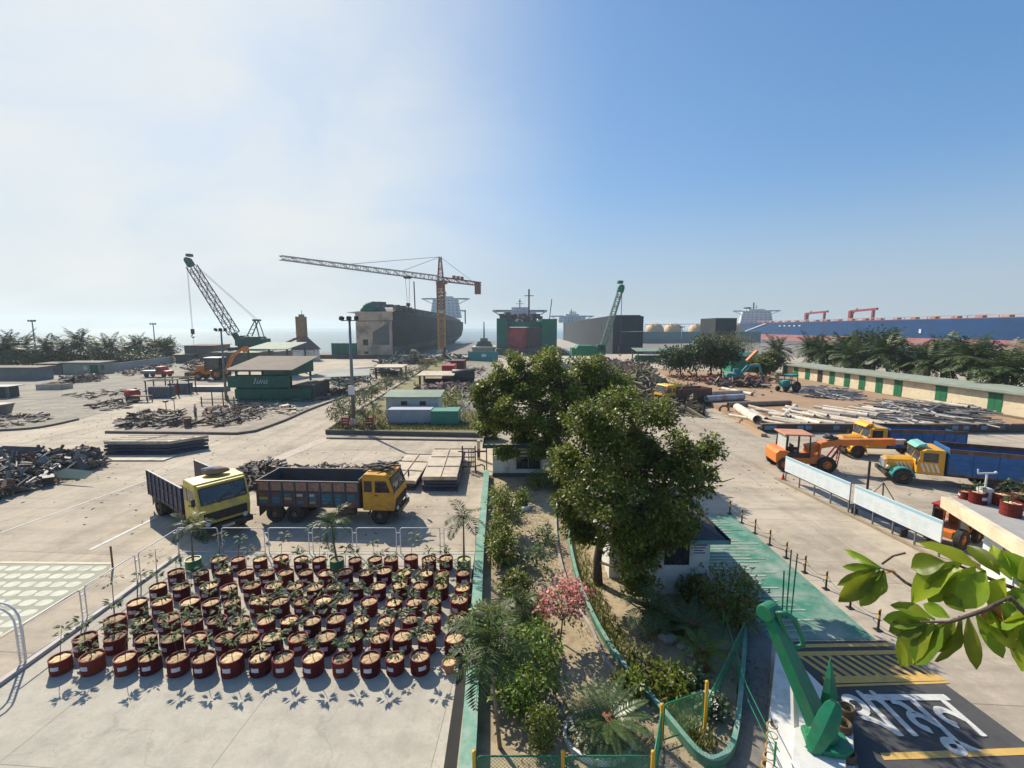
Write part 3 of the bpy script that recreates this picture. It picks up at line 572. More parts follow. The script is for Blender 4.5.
rows = [
 ('back row', 559, [219, 238, 260, 281, 301, 319, 355, 375, 391, 411, 429, 446]),
 ('second row from the back', 573, [176, 201, 224, 246, 267, 286, 306, 326, 345, 366, 384, 404, 426, 442, 463]),
 ('third row from the back', 587, [158, 181, 209, 229, 252, 274, 295, 315, 335, 356, 378, 399, 420, 441, 462]),
 ('fourth row from the back', 602, [137, 162, 190, 211, 232, 259, 280, 302, 323, 345, 369, 394, 414, 434, 459]),
 ('third row from the front', 620, [115, 142, 169, 193, 217, 241, 266, 289, 312, 336, 361, 386, 410, 432, 456]),
 ('second row from the front', 638, [85, 115, 146, 172, 196, 225, 248, 272, 298, 326, 353, 380, 402, 427, 454]),
 ('front row', 657.5, [60, 92, 125, 150, 178, 204, 232, 260, 283, 313, 342, 370, 395, 420]),
]
LOOK = ['slim sapling', 'tall slim sapling', 'bushy little sapling', 'very tall sapling', 'lime green bushy sapling', 'low sparse sapling', 'full leafy sapling', 'thin small sapling']
used_p = set(); rr = random.Random(11)
for name, y, xs in rows:
    for i, x in enumerate(xs):
        k = rr.choice((0, 0, 1, 1, 2, 2, 2, 3, 5, 5, 6, 6, 6, 7)) if not (name.startswith('third row from the back') and x in (399, 441)) else 4
        if name == 'fourth row from the back' and x == 434: k = 4
        if name == 'front row': k = [3, 6, 3, 2, 1, 0, 0, 7, 1, 0, 0, 1, 5, 1][i]
        p = G(x, y + rr.uniform(-1, 1), 0.44); p.z = 0.009
        fromleft = i < len(xs) / 2
        o_ = ORD[i] if fromleft else ORD[len(xs) - 1 - i]
        side = 'left' if fromleft else 'right'
        lab = f'{LOOK[k]} in red drum pot, {o_} from {side}, {name}'
        rz = rr.uniform(-0.45, 0.45)
        s = rr.uniform(0.92, 1.07)
        if k not in used_p:
            used_p.add(k); t = pot_protos[k]; t.location = p; t.rotation_euler = (0, 0, rz); t['label'] = lab; t.scale = (s, s, s)
        else:
            dup(pot_protos[k], p, rz, lab, s)
for k in range(8):
    if k not in used_p:
        for c, gs in TREE[pot_protos[k].name]:
            for g in gs: bpy.data.objects.remove(g)
            bpy.data.objects.remove(c)
        bpy.data.objects.remove(pot_protos[k])
t = thing('potted_sapling', 'small seedling in terracotta flowerpot at the end of the front row', 'potted plant', (*G2(449, 662, .3), 0.009))
MB().lathe([(0.12, 0), (0.13, .01), (0.17, .25), (.2, .25), (.205, .31), (.18, .31), (.17, .26), (.01, .26)], 18).build('pot', M_['terracotta'], t)
MB().lathe([(0.17, 0.27), (.001, .29)], 14).build('soil', M_['potsoil'], t)
MB().tube([(0, 0, .28), (.02, .01, .5)], .006, 5).build('stem', M_['bark'], t)
sapling_leaves(.5, 3, .1, (.02, .01), 0).build('foliage', M_['leafS'], t)

# fronds ----------------------------------------------------------
def frond(b, base, az, el, ln, droop, nl, ll, lw, vee=0.5, rib=0.012, two=True):
    """an arching palm frond with leaflets on both sides"""
    p = V(base); d = V((math.cos(az) * math.cos(el), math.sin(az) * math.cos(el), math.sin(el))); pts = [p.copy()]; st = ln / nl; dirs = [d.copy()]
    for i in range(nl):
        p = p + d * st; pts.append(p.copy()); d = (d + V((0, 0, -droop * st))).normalized(); dirs.append(d.copy())
    b.tube(pts, [rib * (1 - 0.85 * i / nl) for i in range(nl + 1)], 4, False)
    for i in range(1, nl + 1):
        t = i / nl; l = ll * (math.sin(PI * min(1, t * 0.9 + 0.12)) ** 0.6) ; d = dirs[i]; sd = d.cross(V((0, 0, 1)))
        if sd.length < 1e-3: continue
        sd.normalize(); up = sd.cross(d)
        for s in (-1, 1):
            q = (sd * s + d * 0.55 + up * (vee * random.uniform(0.4, 1.0)) + V((0, 0, -0.25)) + V((random.uniform(-.12, .12), random.uniform(-.12, .12), random.uniform(-.2, .1)))).normalized()
            if two: b.leaf2(pts[i], q, up, l, lw)
            else: b.leaf(pts[i], q, up, l, lw)
    return b
def palm_crown(n, ln, droop, nl, ll, lw, el=(0.0, 1.2), vee=0.4, two=True, rib=0.015):
    b = MB()
    for k in range(n):
        e = el[0] + (el[1] - el[0]) * (k / max(1, n - 1)) + random.uniform(-.1, .1)
        frond(b, (0, 0, 0), k * 2.4 + random.uniform(-.25, .25), e, ln * random.uniform(0.8, 1.1), droop * random.uniform(.7, 1.2), nl, ll, lw, vee, rib, two)
    return b
def young_palm(loc, h, crownr, label, potted=True, lean=(0, 0), n=9, group=None):
    t = thing('potted_palm' if potted else 'young_palm', label, 'palm', loc, random.uniform(0, 6), group)
    if potted:
        p = make_pot(M_['green']); p.parent = t
        MB().lathe([(0.262, 0.42), (.001, .45)], 16).build('soil', M_['potsoil'], t)
    b = MB(); b.tube([(0, 0, .3 if potted else 0), (lean[0] * .5, lean[1] * .5, h * .5), (lean[0], lean[1], h)], [0.055, .035, .03], 8)
    b.build('trunk', M_['pbark'], t, True)
    palm_crown(n, crownr * 1.25, 1.7 / crownr, 20, crownr * 0.42, crownr * 0.045, (-.1, 1.3), 0.25).build('crown', M_['leafP'], t, loc=(lean[0], lean[1], h))
    return t
young_palm((*G2(464, 561, .38), .009), 2.2, .95, 'young palm in green drum pot at the wall end of the back row', group='palms in green drum pots')
young_palm((*G2(337, 561, .38), .009), 2.0, .95, 'young palm in green drum pot before the orange truck rear', group='palms in green drum pots', lean=(-.15, .1))
young_palm((*G2(193, 561, .38), .009), 1.9, .85, 'young palm in green drum pot before the yellow truck cab', group='palms in green drum pots', lean=(-.05, .1))
# two tall tree saplings by the slanting barriers
def tall_sapling(px, py, h, label):
    p = G(px, py); t = thing('young_tree', label, 'sapling', (p.x, p.y, .009))
    MB().tube([(0, 0, 0), (.04, 0, h * .5), (.02, .05, h)], [.018, .013, .007], 5).build('trunk', M_['bark'], t)
    b = MB()
    for k in range(22):
        z = random.uniform(.72, 1.0) * h; a = random.uniform(0, 6.3); r = random.uniform(.05, .35)
        b.leaf((r * math.cos(a), r * math.sin(a), z), (math.cos(a), math.sin(a), random.uniform(-.5, .3)), (0, 0, 1), random.uniform(.13, .22), .075)
    for k in range(6):
        a = k; b.tube([(0.02, 0, h * (.75 + .04 * k)), (.3 * math.cos(a), .3 * math.sin(a), h * (.8 + .035 * k))], .004, 3)
    b.build('crown', M_['leafS'], t)
tall_sapling(114, 612, 1.5, 'thin young tree with sparse dark leaves at the middle slanting barrier')
tall_sapling(157, 583, 1.35, 'thin young tree with sparse leaves where the slanting barriers meet')

# ------------------------------------------------------------------ white barrier panels
def barrier(a, b_, h, label, grp='white tube barriers round the potting yard'):
    a = V(a); b_ = V(b_); d = b_ - a; ln = d.length; rz = math.atan2(d.y, d.x)
    t = thing('barrier_panel', label, 'barrier', (a.x, a.y, 0.0), rz, grp)
    r = 0.1
    def loop(x0, x1, z0, z1, rad):
        pts = [(x0, 0, z0)]
        pts += [(x0 + rad - rad * math.cos(q), 0, z1 - rad + rad * math.sin(q)) for q in [R(k) for k in (0, 30, 60, 90)]]
        pts += [(x1 - rad + rad * math.sin(q), 0, z1 - rad + rad * math.cos(q)) for q in [R(k) for k in (0, 30, 60, 90)]]
        pts += [(x1, 0, z0)]; return pts
    b = MB().tube(loop(.09, ln - .09, 0, h, r), .021, 8)
    b.tube([(.09, 0, .1), (ln - .09, 0, .1)], .016, 6)
    b.build('frame', M_['white'], t, True)
    m = MB()
    for z in (h * .28, h * .8): m.bx(-.09, .09, -.012, .012, z - .018, z + .018)
    m.build('clamp', M_['white'], t)
    return t
Yb = 19.25
xs = [G(p, 553).x for p in (178, 222, 268, 312, 355.5, 399, 442.5, 478)]
names = ['below the yellow truck front wheel', 'in front of the yellow truck bumper', 'below the orange truck tail', 'below the orange truck rear wheels', 'below the orange truck middle', 'below the orange truck cab', 'second from the green topped wall', 'against the green topped wall']
for i in range(7):
    barrier((xs[i], Yb, 0), (xs[i + 1], Yb, 0), 1.2, f'white tube barrier panel {names[i] if i < 6 else names[7]}')
Pl = [(-14.6, 11.7), (-14.68, 14.55), (-14.74, 16.9), (-14.78, 19.2)]
Ls = ['nearest the arched one', 'in the middle of the slanting row', 'at the far end of the slanting row']
for i in range(3):
    a, b_ = Pl[i], Pl[i + 1]
    if i == 0: a = (-14.62, 12.5)
    barrier((*a, 0), (*b_, 0), 1.2, f'white tube barrier panel of the side row, {Ls[i]}')
# arched tube end piece at the left
t = thing('arched_barrier', 'tall double arched white tube barrier at the frame edge beside the first potted sapling', 'barrier', (-14.5, 12.45, 0), R(186))
for off in (0, .14):
    pts = [(off, 0, 0), (off, 0, 1.45 - off)] + [(off + .55 - .55 * math.cos(R(q)), 0, 1.45 - off + .6 * math.sin(R(q))) for q in (15, 35, 55, 75, 90)] + [(2.85 + .55 * math.sin(R(q)) - off, 0, 1.45 - off + .6 * math.cos(R(q))) for q in (0, 15, 35, 55, 75)] + [(3.4 - off, 0, 1.45 - off), (3.4 - off, 0, 0)]
    MB().tube(pts, .028, 8).build('tube_arch', M_['white'], t, True)
b = MB()
for k in range(12): b.cyl((0, 0, .15 + k * .12), (.14, 0, .15 + k * .12), .009, n=4)
b.build('rung', M_['white'], t)
p = G(113, 569); MB().cyl((p.x, p.y, 0), (p.x, p.y, 1.0), .035, n=8).build('marker_post', M_['rust'])
tag(bpy.data.objects['marker_post'], 'thin rusty post standing at the corner of the painted inspection bay', 'post')

# ------------------------------------------------------------------ vehicles
def wheel(parent, x, y, r, w, side, rimcol=None, dual=False):
    """side = +1 outer face towards +y"""
    pr = [(r * .55, -w / 2), (r * .93, -w / 2), (r, -w / 2 + .05), (r, w / 2 - .05), (r * .93, w / 2), (r * .55, w / 2), (r * .5, w / 2 - .05)]
    b = MB(); b.lathe(pr, 22); b.v = [(v[0], v[2] * side, v[1]) for v in b.v]
    t = b.build('wheel', M_['rubber'], parent, loc=(x, y, r))
    b = MB(); b.lathe([(r * .56, w / 2 - .03), (r * .5, w / 2 - .1), (r * .28, w / 2 - .1), (r * .24, w / 2 - .01), (.001, w / 2 - .01)], 18)
    for k in range(6): b.sph((r * .38 * math.cos(k * PI / 3), r * .38 * math.sin(k * PI / 3), w / 2 - .095), .025, 5, 4)
    b.v = [(v[0], v[2] * side, v[1]) for v in b.v]
    b.build('rim', rimcol or M_['rust'], t)
    return t

def flat_truck(name, label, loc, rz, cabm, bodym, lower, bl=4.6, bh=1.25, decor=None, load=False, endgate=True, wb_twin=True, rimc=None):
    """forward-control tipper: x forward, origin under the middle"""
    t = thing(name, label, 'truck', loc, rz)
    W = 2.3; cx0, cx1 = 2.05, 3.75                 # cab
    zc = 0.78
    prof = [(cx0, zc), (cx1 - .02, zc), (cx1 + .06, zc + .55), (cx1 + .02, zc + .95), (cx1 - .28, zc + 1.82), (cx1 - .42, zc + 1.98), (cx0 + .12, zc + 2.02), (cx0, zc + 1.9)]
    MB().prism(prof, -W / 2 + .02, W / 2 - .02, 'y').build('cab', cabm, t, bevel=.05)
    # windscreen follows the slope between (cx1+.02, zc+.95) and (cx1-.28, zc+1.82)
    a = V((cx1 + .0, 0, zc + 1.02)); c = V((cx1 - .245, 0, zc + 1.74)); n_ = V((.87, 0, .3)).normalized() * .012
    hw = W / 2 - .16
    b = MB(); b.quad(a + n_ + V((0, -hw, 0)), a + n_ + V((0, hw, 0)), c + n_ + V((0, hw, 0)), c + n_ + V((0, -hw, 0)))
    ws = b.build('windscreen', M_['glass'], t)
    b = MB()
    for y in (-.35, .45): b.bar(a + n_ * 2 + V((0, y, 0)), a + n_ * 2 + V((0, y + .5, .28)) + V((-.09, 0, 0)), .02)
    b.build('wiper', M_['dark'], ws)
    d = MB(); rq = random.Random(4)
    for k in range(9): y = -hw + .1 + k * .2; e_ = a.lerp(c, rq.uniform(.03, .14)); d.bar(e_ + n_ * 1.2 + V((0, y, 0)), e_ + n_ * 1.2 + V((0, y + rq.uniform(.1, .25), rq.uniform(-.02, .03))), .012, rq.uniform(.06, .2), (-.3, 0, .9))
    stuff(d.build('dashboard_clutter', M_['interior'], ws))
    MB().bx(cx1 + .205, cx1 + .215, -.28, .28, .52, .66).build('number_plate', M_['cream'], t)
    MB().bx(cx1 - .34, cx1 - .2, -W / 2 + .12, W / 2 - .12, zc + 1.83, zc + 1.9).build('sun_visor', cabm, t)
    fr = MB()
    for p_, q_ in ((a + V((0, -hw, 0)), a + V((0, hw, 0))), (c + V((0, -hw, 0)), c + V((0, hw, 0))), (a + V((0, -hw, 0)), c + V((0, -hw, 0))), (a + V((0, hw, 0)), c + V((0, hw, 0)))):
        fr.bar(p_ + n_, q_ + n_, .05, .03)
    fr.build('windscreen_frame', M_['dark'], ws)
    for s in (-1, 1):
        y = s * (W / 2 - .015)
        d = MB(); d.prism([(cx0 + .62, zc + .06), (cx1 - .1, zc + .06), (cx1 - .04, zc + .9), (cx1 - .33, zc + 1.74), (cx0 + .62, zc + 1.74)], y - .015, y + .015, 'y')
        door = d.build('door', cabm, t, bevel=.01)
        g = MB(); g.prism([(cx0 + .7, zc + 1.02), (cx1 - .18, zc + 1.02), (cx1 - .4, zc + 1.66), (cx0 + .7, zc + 1.66)], y + s * .016 - .004, y + s * .016 + .004, 'y'); g.build('window', M_['glass'], door)
        MB().bx(cx0 + .68, cx0 + .86, y + (.016 if s > 0 else -.05), y + (.05 if s > 0 else -.016), zc + .84, zc + .88).build('handle', M_['dark'], door)
        g = MB(); g.bx(cx0 + .1, cx0 + .52, y - .02, y + .02, zc + 1.05, zc + 1.65); g.build('quarter_window', M_['glass'], t)
        m = MB(); m.tube([(cx1 - .1, s * (W / 2 - .02), zc + 1.5), (cx1 + .12, s * (W / 2 + .2), zc + 1.55), (cx1 + .12, s * (W / 2 + .2), zc + 1.0)], .014, 5); m.box((cx1 + .12, s * (W / 2 + .2), zc + 1.3), (.05, .16, .36))
        m.build('mirror', M_['dark'], t)
        h = MB(); h.lathe([(.001, .03), (.1, .02), (.115, 0), (.115, -.06)], 12); h.v = [(v[2] + cx1 + .13, v[0] + s * .82, v[1] + zc + .08) for v in h.v]; h.build('headlight', M_['steel'], t)
        f = MB()
        for k in range(9):
            q0, q1 = R(20 * k), R(20 * k + 20)
            f.add([(2.95 + .62 * math.cos(q), yy, .5 + .62 * math.sin(q)) for q in (q0, q1) for yy in (s * .72, s * (W / 2 + .02))], [(0, 1, 3, 2)])
        f.build('mudguard', M_['dark'], t)
    # grille and bumper
    g = MB(); g.bx(cx1 + .03, cx1 + .075, -.95, .95, zc + .18, zc + .6)
    for k in range(6): g.bx(cx1 + .076, cx1 + .1, -.9, .9, zc + .2 + k * .065, zc + .225 + k * .065)
    g.build('grille', M_['dark'], t)
    b = MB().bx(cx1 - .02, cx1 + .2, -W / 2, W / 2, .45, .74).build('bumper', M_['dark'], t, bevel=.03)
    # chassis
    b = MB()
    for s in (-1, 1): b.bx(-3.4, cx1 - .1, s * .42 - .05, s * .42 + .05, .62, .86)
    for x in (-3.3, -2.2, -1, .2, 1.4): b.bx(x - .05, x + .05, -.4, .4, .64, .84)
    b.cyl((-1.75, -.9, .5), (-1.75, .9, .5), .11, n=8); b.cyl((2.95, -.9, .5), (2.95, .9, .5), .09, n=8)
    b.build('chassis', M_['dark'], t)
    MB().cyl((.6, -.75, .62), (1.5, -.75, .62), .25, n=14).build('fuel_tank', M_['rust'], t)
    MB().bx(.5, 1.4, .55, 1.0, .45, .85).build('battery_box', M_['dark'], t)
    # tipper body
    x0, x1 = 1.9 - bl - .95, 1.9; z0 = 1.02
    MB().bx(x0, x1, -W / 2, W / 2, z0 - .1, z0).build('load_floor', M_['rust'], t)
    for s in (-1, 1):
        b = MB(); y = s * (W / 2 - .03); b.bx(x0, x1, y - .03, y + .03, z0 + .003, z0 + bh)
        nrib = 9
        for k in range(nrib):
            x = x0 + .06 + (x1 - x0 - .12) * k / (nrib - 1); b.bx(x - .035, x + .035, y + s * .031 - .02, y + s * .031 + .04 * s if s > 0 else y + s * .031 + .02, z0 - .08, z0 + bh - .005) if s > 0 else b.bx(x - .035, x + .035, y - .075, y - .031, z0 - .08, z0 + bh - .005)
        for z in (z0 + .02, z0 + bh * .5, z0 + bh - .06): b.bx(x0 + .004, x1 - .004, min(y + s * .031, y + s * .06), max(y + s * .031, y + s * .06), z, z + .06)
        sd = b.build('side_board', bodym, t)
        if decor:
            rr2 = random.Random(5)
            for k in range(nrib - 1):
                xa = x0 + .12 + (x1 - x0 - .12) * k / (nrib - 1); w_ = (x1 - x0 - .12) / (nrib - 1) - .12
                ya, yb = min(y + s * .031, y + s * .036), max(y + s * .031, y + s * .036)
                MB().bx(xa, xa + w_, ya, yb, z0 + bh * .6, z0 + bh * .94).build('painted_panel', decor[0], sd)
                for q in range(3):
                    zz = z0 + .08 + q * .2; MB().bx(xa + .03, xa + w_ * (.55 + .4 * rr2.random()), ya, yb, zz, zz + .15).build('painted_panel', decor[rr2.choice((1, 2, 2, 3, 4))], sd)
    MB().bx(x1 - .06, x1 - .003, -W / 2 + .061, W / 2 - .061, z0 + .003, z0 + bh + .12).build('headboard', bodym, t)
    if endgate:
        MB().bx(x0 + .003, x0 + .06, -W / 2 + .061, W / 2 - .061, z0 + .003, z0 + bh - .01).build('tailgate', bodym, t)
    for s in (-1, 1):
        b = MB(); b.prism([(x0 + .02, z0 - .1), (x0 + .75, z0 - .1), (x0 + .02, z0 - .75)], s * 1.0 - .02, s * 1.0 + .02, 'y'); b.build('mudflap', M_['dark'], t)
    b = MB().cyl((-.4, 0, .75), (.9, 0, .95), .1, n=10).build('tipping_ram', M_['steel'], t)
    for s in (-1, 1):
        wheel(t, 2.95, s * .98, .5, .28, s, rimc)
        wheel(t, -1.75, s * 1.0, .5, .28, s, rimc); wheel(t, -1.75, s * .68, .5, .26, s, rimc)
        if wb_twin: wheel(t, -2.85, s * 1.0, .5, .28, s, rimc)
    return t
def bundle(n, size, ln, r):
    b = MB()
    for k in range(n):
        p = V((random.uniform(-size[0], size[0]), random.uniform(-size[1], size[1]), random.uniform(.02, size[2]))); a = random.gauss(0.3, .5); e = random.uniform(-.2, .25); d = V((math.cos(a) * math.cos(e), math.sin(a) * math.cos(e), math.sin(e))) * ln * random.uniform(.4, 1) / 2
        b.bar(p - d, p + d, r * random.uniform(.6, 2.2), r * random.uniform(.5, 1.0))
    return b
# orange truck, broadside, heading right
m_deco = [mat('deco_pink', (0.46, 0.25, 0.16), 0.6, (0.2, 0.08, 0.06), 7, dirt=(.3, .26, .16), dscale=9), mat('deco_white', (0.5, 0.5, 0.44), 0.6, (0.35, 0.3, 0.2), 6), mat('deco_teal', (0.04, 0.2, 0.26), 0.6, (0.03, 0.12, 0.17), 6), mat('deco_red', (0.3, 0.07, 0.05), 0.6, (0.18, 0.05, 0.04), 6), mat('deco_yellow', (0.45, 0.33, 0.1), 0.6, (0.28, 0.2, 0.08), 6)]
pf = G(381, 523); pr_ = G(284, 522)
ot = flat_truck('tipper_truck', 'dusty orange cab tipper truck with painted blue and brown side boards, broadside behind the barriers', (-9.5, 23.45, 0), R(-3), M_['orange'], mat('old_truck_body', (0.03, 0.09, 0.13), 0.6, (0.1, 0.06, 0.045), 2.2, dirt=(0.13, 0.075, 0.05), dscale=1.2), None, bl=4.75, bh=1.35, decor=m_deco)
ot.scale = (.95, .95, .95)
o = bundle(30, (.45, .5, .22), 1.2, .06).build('scrap_bundle', M_['scrap'], loc=(-9.5 + 2.7 * math.cos(R(-3)), 23.45 - .15, 2.69)); stuff(o, 'bundle of bent scrap strips lying on the orange truck cab roof', 'scrap')
# yellow truck, heading to the right and towards the camera
yz = math.atan2(G(222, 517).y - G(172, 497).y - .8, G(222, 517).x - G(172, 497).x) - .35
yt = flat_truck('tipper_truck', 'pale yellow cab tipper truck with dark navy body, parked at an angle facing the barriers', (-16.85, 23.25, 0), R(-36), M_['yellow'], M_['navy'], None, bl=4.0, bh=1.3, endgate=False, wb_twin=False)
cr = V((-16.85, 23.25, 0)) + Matrix.Rotation(R(-36), 3, 'Z') @ V((2.55, .15, 2.815))
t = thing('tarp_roll', 'rolled tan and blue tarpaulin lying on the yellow truck cab roof', 'tarpaulin', cr, R(28))
b = MB().sph((0, 0, .17), (.62, .3, .18), 12, 8, .12); b.build('tarpaulin', mat('tarp_tan', (0.3, 0.2, 0.13), 0.9, (0.2, 0.13, 0.09), 4), t, True)
b = MB().sph((-.18, .06, .25), (.45, .26, .13), 10, 6, .15); b.build('blue_sheet', mat('tarp_blue', (0.12, 0.2, 0.32), 0.8, (0.2, 0.2, 0.22), 4), t, True)

def bonnet_truck(label, loc, rz, visor, bl=5.6, fender=None, stripes=False, bodyh=1.15, canopy=None, group=None):
    """old bonneted truck: x forward"""
    t = thing('bonneted_truck', label, 'truck', loc, rz, group); Y = M_['orange']
    W = 2.3
    # bonnet: rounded box
    prof = [(-.62, .75), (-.62, 1.35), (-.5, 1.55), (-.25, 1.66), (0, 1.69), (.25, 1.66), (.5, 1.55), (.62, 1.35), (.62, .75)]
    b = MB(); b.prism(prof, 2.3, 3.75, 'x'); b.v = [(v[0], v[1] * (1 - .12 * (v[0] - 2.3) / 1.45), v[2] - (.12 if v[0] > 3 and v[2] > 1.3 else 0)) for v in b.v]
    bo = b.build('bonnet', Y, t, bevel=.06)
    if stripes:
        for s in (-1, 1):
            s_ = MB()
            for k in range(4):
                x = 2.38 + k * .2; y = s * .628
                s_.quad((x, y, .95), (x + .08, y, .95), (x + .3, y * .985, 1.33), (x + .22, y * .985, 1.33))
            s_.build('stripe', M_['white'], bo)
    g = MB(); g.bx(3.755, 3.79, -.45, .45, .85, 1.4)
    for k in range(7): g.bx(3.79, 3.82, -.42 + k * .14 - .02, -.42 + k * .14 + .02, .88, 1.38)
    g.build('grille', M_['steel'], t)
    for s in (-1, 1):
        f = MB()
        for k in range(10):
            q0, q1 = R(-5 + 19 * k), R(14 + 19 * k)
            f.add([(2.95 + .62 * math.cos(q), yy, .5 + .62 * math.sin(q)) for q in (q0, q1) for yy in (s * .5, s * 1.14)], [(0, 1, 3, 2)])
            f.add([(2.95 + rr_ * math.cos(q), s * 1.14, .5 + rr_ * math.sin(q)) for q in (q0, q1) for rr_ in (.54, .62)], [(0, 1, 3, 2)])
        f.build('fender', fender or Y, t)
        h = MB(); h.lathe([(.001, .05), (.09, .04), (.12, 0), (.1, -.1)], 12); h.v = [(v[2] + 3.72, v[0] + s * .72, v[1] + 1.0) for v in h.v]; h.build('headlight', M_['steel'], t)
    cp = [(.95, .8), (2.32, .8), (2.34, 1.55), (2.05, 2.3), (1.9, 2.4), (.95, 2.4)]
    MB().prism(cp, -W / 2 + .1, W / 2 - .1, 'y').build('cab', canopy or Y, t, bevel=.05)
    n_ = V((.94, 0, .34)) * .014; a = V((2.3, 0, 1.66)); c = V((2.08, 0, 2.28))
    ws = MB(); 
    for s in (-1, 1): ws.quad(a + n_ + V((0, s * .06, 0)), a + n_ + V((0, s * .98, 0)), c + n_ + V((0, s * .98, 0)), c + n_ + V((0, s * .06, 0)))
    ws.build('windscreen', M_['glass'], t)
    b = MB(); b.prism([(1.75, 2.46), (2.15, 2.46), (2.42, 2.4), (2.2, 2.62), (1.85, 2.72)], -.75, .75, 'y'); b.build('visor', visor, t, bevel=.04)
    for s in (-1, 1):
        y = s * (W / 2 - .095)
        d = MB().bx(1.15, 2.22, y - .012, y + .012, .9, 2.3).build('door', canopy or Y, t)
        if stripes:
            s_ = MB()
            for k in range(4): x = 1.16 + k * .24; s_.quad((x, y + s * .0135, .98), (x + .1, y + s * .0135, .98), (x + .3, y + s * .0135, 1.5), (x + .2, y + s * .0135, 1.5))
            s_.build('stripe', M_['white'], d)
        MB().bx(1.3, 2.05, y + s * .013 - .003, y + s * .013 + .003, 1.6, 2.2).build('window', M_['glass'], d)
        m = MB(); m.tube([(2.2, s * 1.05, 1.7), (2.45, s * 1.3, 1.75), (2.45, s * 1.3, 1.4)], .015, 5); m.box((2.45, s * 1.3, 1.6), (.04, .15, .3)); m.build('mirror', M_['dark'], t)
    MB().bx(3.7, 3.9, -1.1, 1.1, .45, .7).build('bumper', M_['dark'], t, bevel=.03)
    b = MB()
    for s in (-1, 1): b.bx(-4.6, 3.6, s * .42 - .05, s * .42 + .05, .65, .88)
    b.cyl((2.95, -.9, .5), (2.95, .9, .5), .08, n=8); b.cyl((-2.6, -.9, .5), (-2.6, .9, .5), .11, n=8); b.build('chassis', M_['dark'], t)
    x1 = .85; x0 = x1 - bl; z0 = 1.0
    MB().bx(x0, x1, -W / 2, W / 2, z0 - .1, z0).build('load_floor', M_['rust'], t)
    for s in (-1, 1):
        b = MB(); y = s * (W / 2 - .03); b.bx(x0, x1, y - .03, y + .03, z0 + .003, z0 + bodyh)
        for k in range(8):
            x = x0 + .05 + (bl - .1) * k / 7; b.bx(x - .03, x + .03, min(y + s * .031, y + s * .07), max(y + s * .031, y + s * .07), z0 - .05, z0 + bodyh - .01)
        for z in (.25, .55, .85): b.bx(x0 + .01, x1 - .01, min(y + s * .031, y + s * .05), max(y + s * .031, y + s * .05), z0 + z, z0 + z + .05)
        b.build('side_board', M_['blue'], t)
        b = MB().bx(x0, x1, y - .035, y + .035, z0 + bodyh + .003, z0 + bodyh + .26); b.build('top_rail', M_['rust'], t)
        wheel(t, 2.95, s * .95, .5, .28, s); wheel(t, -2.6, s * .98, .5, .28, s); wheel(t, -2.6, s * .66, .5, .26, s); wheel(t, -1.45, s * .98, .5, .28, s)
    MB().bx(x1 - .06, x1 - .003, -W / 2 + .061, W / 2 - .061, z0 + .003, z0 + bodyh + .3).build('headboard', M_['blue'], t)
    MB().bx(x0 + .003, x0 + .06, -W / 2 + .061, W / 2 - .061, z0 + .003, z0 + bodyh).build('tailgate', M_['blue'], t)
    return t
a_ = R(152)
bonnet_truck('long bonneted truck with striped yellow bonnet, teal mudguards and blue body, beyond the white boards', (28.3, 28.1, 0), R(156), mat('visor_mint', (.2, .5, .42), .5), 8.2, M_['teal'], True, 1.3, None)
bonnet_truck('bonneted truck with yellow cab, bright yellow visor and blue body, beyond the striped truck', (29.8, 34.9, 0), R(172), M_['yel'], 5.2, None, False, 1.1)
# distant yellow truck by the tree
bt = flat_truck('tipper_truck', 'far off yellow truck seen from its side on the road beyond the big tree', (22.6, 59.2, 0), R(197), M_['yel'], M_['rust'], None, bl=4.4, bh=1.2)

